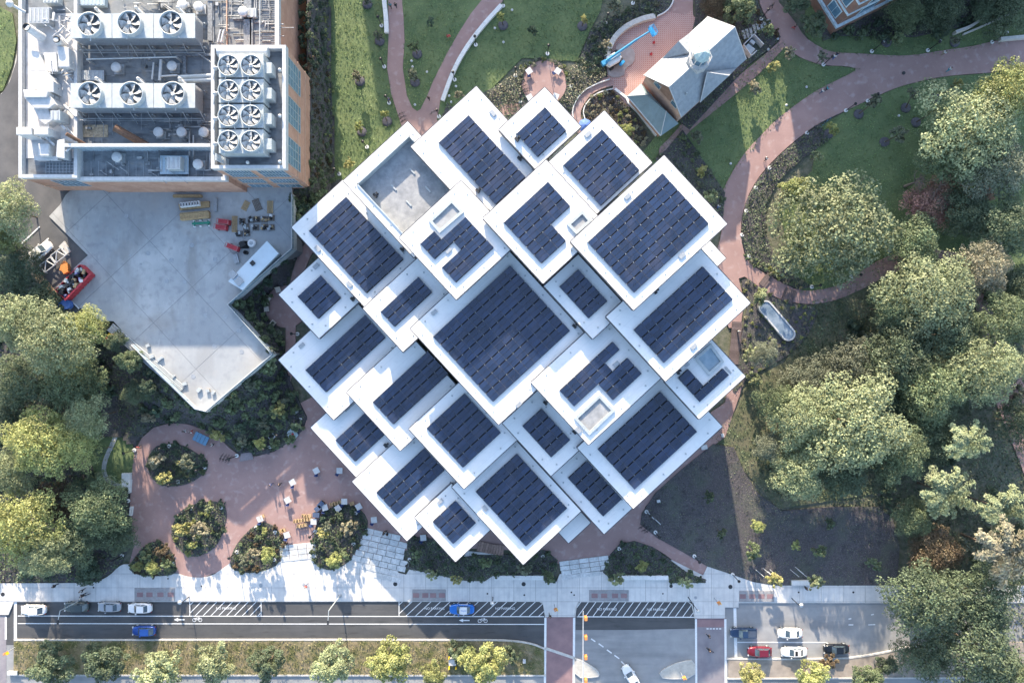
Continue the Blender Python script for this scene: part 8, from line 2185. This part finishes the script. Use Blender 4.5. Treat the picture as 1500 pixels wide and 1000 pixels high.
b = MB(); b.prism([(-.9, -.6), (0, -1.1), (.9, -.5), (.7, .8), (-.3, 1.1), (-1.0, .5)], 0, .35); b.build('basin', mat('pale_aqua_stone', (.40, .47, .49), .6, scale=2, var=.15), t); b = MB(); b.lathe(0, 0, [(.25, .35), (.1, .6), (.01, .62)], 10); b.build('nozzle', M_red, t)
t = thing('sculpture', (*W(368, 673, .5), .28), 'pale flat stone platform set in the plaza edge', 'platform'); P = [W(x, y, .4) for x, y in ((353, 664), (368, 662), (371, 672), (350, 676))]; o3 = tuple(t.location); b = MB(o3); b.prism(P, .2, .4); b.build('slab', mat('mauve_stone', (.26, .22, .23), .8), t); b = MB(o3); b.prism(shrink(P, .2), .4, .44); b.build('inlay', mat('mauve_stone', (.26, .22, .23)), t)
# bicycles
def bike_mesh():
    b = MB()
    for x in (-.52, .52):
        for k in range(14):
            a0, a1 = 6.283 * k / 14, 6.283 * (k + 1) / 14
            b.tube((x + .33 * math.cos(a0), 0, .34 + .33 * math.sin(a0)), (x + .33 * math.cos(a1), 0, .34 + .33 * math.sin(a1)), .022, n=4, caps=False)
    return b
bw = bike_mesh().mesh('wheels'); bw.materials.append(M_black)
fb = MB(); 
for p, q in (((-.52, 0, .34), (-.12, 0, .85)), ((-.12, 0, .85), (.42, 0, .85)), ((.42, 0, .85), (0, 0, .32)), ((0, 0, .32), (-.12, 0, .85)), ((-.52, 0, .34), (0, 0, .32)), ((.40, 0, .95), (.52, 0, .34))): fb.tube(p, q, .03, n=5)
fm = fb.mesh('frame'); fm.materials.append(M_dark)
hb = MB(); hb.tube((.38, -.28, 1.0), (.38, .28, 1.0), .02, n=5); hbm = hb.mesh('handlebar'); hbm.materials.append(M_dark)
sb = MB(); sb.box(-.16, 0, .88, .94, .26, .14); sbm = sb.mesh('saddle'); sbm.materials.append(M_black)
def bike(px, py, rz, label, m=M_dark, group='bicycles on the campus', z=.3):
    t = thing('bicycle', (*W(px, py, z + .5), z), label, 'bicycle', group, rz, px=(px, py))
    link('wheels', bw, t); o = link('frame', fm, t); setmat(o, m); link('handlebar', hbm, t); link('saddle', sbm, t)
for k in range(4): bike(324 + k * 4.2, 669.5 + k * 1.0, 1.1, 'bicycle leaning in the rack at the plaza edge')
for (x, y) in ((766, 121), (767.5, 126), (769.5, 131), (770, 135)): bike(x, y, .3, 'bicycle parked at the left rim of the round patio')
for (x, y) in ((587, 167), (589, 172), (591, 177)): bike(x, y, .5, 'bicycle parked at the left side of the path junction')
for (x, y) in ((940, 771), (945, 775), (949, 777)): bike(x, y, .6, 'bicycle parked on the brick walk below the lower right roofs')
for (x, y) in ((1203, 185), (1209, 179), (1214, 175)): bike(x, y, .6, 'bright blue share bicycle at the promenade edge', M_bl, 'blue share bicycles')
bike(200, 667, 1.2, 'white bicycle beside the left plaza lamp', M_white); bike(674.0 - 539, 169 - 0, 0, 'bicycle', M_dark) if False else None
bike(125, 871.5, .3, 'bicycle wheeled along the left pavement'); bike(1041, 952, -.6, 'bicycle on the right crossing', z=.15); bike(634, 165, .5, 'bicycle at the right side of the path junction')
# blue umbrella, purple tarp under roofs
t = thing('parasol', (*W(857, 184, 2.4), .3), 'blue parasol peeping out between two upper roofs', 'parasol'); b = MB(); b.lathe(0, 0, [(1.3, 2.1), (.6, 2.5), (.02, 2.7)], 8, smooth=False); b.build('canopy', mat('parasol_blue', (.10, .18, .45), .8), t); b = MB(); b.tube((0, 0, 0), (0, 0, 2.6), .04, n=6); b.build('pole', M_lightmetal, t)
# white banner poles in the mulch bed
for (x, y, lb) in ((949, 750, 'upper'), (955.5, 757, 'middle'), (963, 763, 'lower')):
    t = thing('banner_stand', (*W(x, y, .8), .3), 'small white banner on the mulch bed edge, %s of three' % lb, 'banner', rz=-.75); b = MB(); b.box(0, 0, .3, 1.2, 1.3 if lb == 'lower' else .6, .12); b.build('banner', M_white, t); b = MB(); b.tube((0, 0, 0), (0, 0, .3), .04, n=5); b.build('post', M_dark, t)
for (x, y, r) in ((1123, 836, .6), (1130, 841, .6), (1133, 838, .6), (1112, 838, .9), (1163, 838, .6), (1170, 834, .6), (1174, 838, .6)):
    t = thing('garden_stake', (*W(x, y, 1), .3), 'thin white slanted stake near the street side of the mulch bed', 'stake', 'white stakes in the mulch bed', px=(x, y)); b = MB(); b.tube((-.5, .4, .2), (.6, -.5, 1.4), .05, n=5); b.build('stake', M_white, t); b = MB(); b.tube((.6, -.5, 1.4), (.65, -.54, 1.45), .07, n=5); b.build('cap', M_white, t)
# white cups/ground lights on the lawns
for (x, y) in ((603, 90), (604.5, 98.5), (625.5, 106), (608, 154), (750, 15.5), (725, 42), (737.5, 62.5), (668, 127), (658, 141), (661, 150), (1151.5, 154.5), (1070, 240), (1221, 36 + 180 - 170), (1294, 61.5), (1377, 60), (1475, 48), (1316, 170), (1139, 57.5), (1125, 73), (1181, 908 - 780)):
    t = thing('ground_light', (*W(x, y, .4), .28), 'small white marker standing in the grass', 'marker', 'white markers in the lawns', px=(x, y)); b = MB(); b.lathe(0, 0, [(.14, 0), (.22, .2), (.24, .32), (.05, .36)], 10); b.build('cap', M_white, t); b = MB(); b.lathe(0, 0, [(.1, .33), (.02, .4)], 8); b.build('lens', M_skyglass, t)

# ================================================================ LABELS GET THEIR PLACE
MARKS = [(572, 60, 'by the left curved path'), (690, 60, 'by the right curved path'), (525, 150, 'on the sunny strip of lawn'), (610, 170, 'at the path junction'), (797, 122, 'by the round brick patio'), (855, 60, 'on the top lawn edge'), (930, 60, 'at the cobbled court'),
 (870, 145, 'near the curved court path'), (1120, 50, 'north of the chapel path'), (1040, 130, 'along the chapel path'), (1150, 130, 'on the triangular lawn'), (1240, 90, 'at the promenade fork'), (1380, 70, 'north of the promenade'), (1260, 160, 'south of the promenade'), (1360, 150, 'on the right lawn'), (1180, 200, 'at the promenade bend'),
 (1110, 270, 'along the hedge bed'), (1088, 350, 'on the promenade below the largest roof'), (1190, 420, 'where the promenade curves right'), (1320, 370, 'at the end of the curved path'), (1130, 470, 'by the oval basin'), (1090, 540, 'by the far right roof'), (1060, 620, 'right of the lower roofs'), (960, 770, 'below the lower right roofs'), (1050, 830, 'where the mulch bed meets the pavement'), (1150, 800, 'in the mulch bed'),
 (1160, 865, 'on the right pavement'), (1000, 860, 'on the pavement left of the right crossing'), (900, 810, 'in the bed right of the entry slabs'), (800, 815, 'at the entry slabs'), (840, 868, 'above the left crossing'), (760, 860, 'on the middle pavement'), (640, 830, 'in the front bed'), (580, 850, 'below the stone slabs'), (560, 790, 'on the stone slabs'), (500, 760, 'in the slab side island'), (440, 770, 'by the rows of tan chairs'), (450, 700, 'on the plaza right half'), (380, 800, 'in the pointed island'), (290, 770, 'in the round island'), (262, 680, 'in the upper left island'), (225, 820, 'in the leftmost street island'), (200, 680, 'at the left plaza edge'), (360, 660, 'at the upper plaza edge'), (420, 620, 'at the garden corner'), (415, 450, 'on the small round patio'), (345, 470, 'on the right terrace side'), (250, 400, 'on the terrace middle'), (200, 330, 'on the upper left terrace'), (250, 560, 'on the lower terrace'), (385, 330, 'at the terrace corner'), (280, 310, 'on the upper terrace'), (130, 865, 'on the left pavement'), (300, 860, 'on the sunlit pavement'), (440, 860, 'on the pavement by the second tall light'), (130, 60, 'on the upper left plant roof'), (170, 100, 'between the two tower rows'), (260, 95, 'right between the two tower rows'), (265, 193, 'just above the screen wall'), (190, 230, 'below the screen wall, left'), (290, 240, 'below the screen wall, right'), (320, 12, 'at the top of the plant roof'), (350, 100, 'in the chiller pit'), (410, 170, 'on the pit parapet'), (120, 700, 'in the left woods'), (1400, 300, 'in the dead branches'), (663, 970, 'on the verge')]
groups = {}
for o, base, x, y in REG:
    d = min(MARKS, key=lambda m: (m[0] - x) ** 2 + (m[1] - y) ** 2)
    groups.setdefault(base, []).append((o, x, y, d[2]))
ORD = ['leftmost', 'second from left', 'third from left', 'fourth from left', 'fifth from left', 'sixth from left', 'seventh from left', 'eighth from left']
for base, L_ in groups.items():
    if len(L_) == 1: continue
    sub = {}
    for e in L_: sub.setdefault(e[3], []).append(e)
    for ph, M_ in sub.items():
        M_.sort(key=lambda e: e[1])
        for k, e in enumerate(M_):
            if len(M_) == 1: s = ph
            elif len(M_) == 2: s = ('left one ' if k == 0 else 'right one ') + ph
            elif k == len(M_) - 1: s = 'rightmost ' + ph
            elif k > 7: s = ph
            else: s = ORD[k] + ' ' + ph
            words = (base.split() + s.split())
            bw_ = base.split()
            while len(bw_) + len(s.split()) > 16: bw_ = bw_[:-1]
            while bw_[-1] in ('the', 'a', 'on', 'of', 'in', 'by', 'at', 'to', 'and', 'with'): bw_ = bw_[:-1]
            e[0]['label'] = ' '.join(bw_) + ', ' + s
print('objects', len(bpy.data.objects))
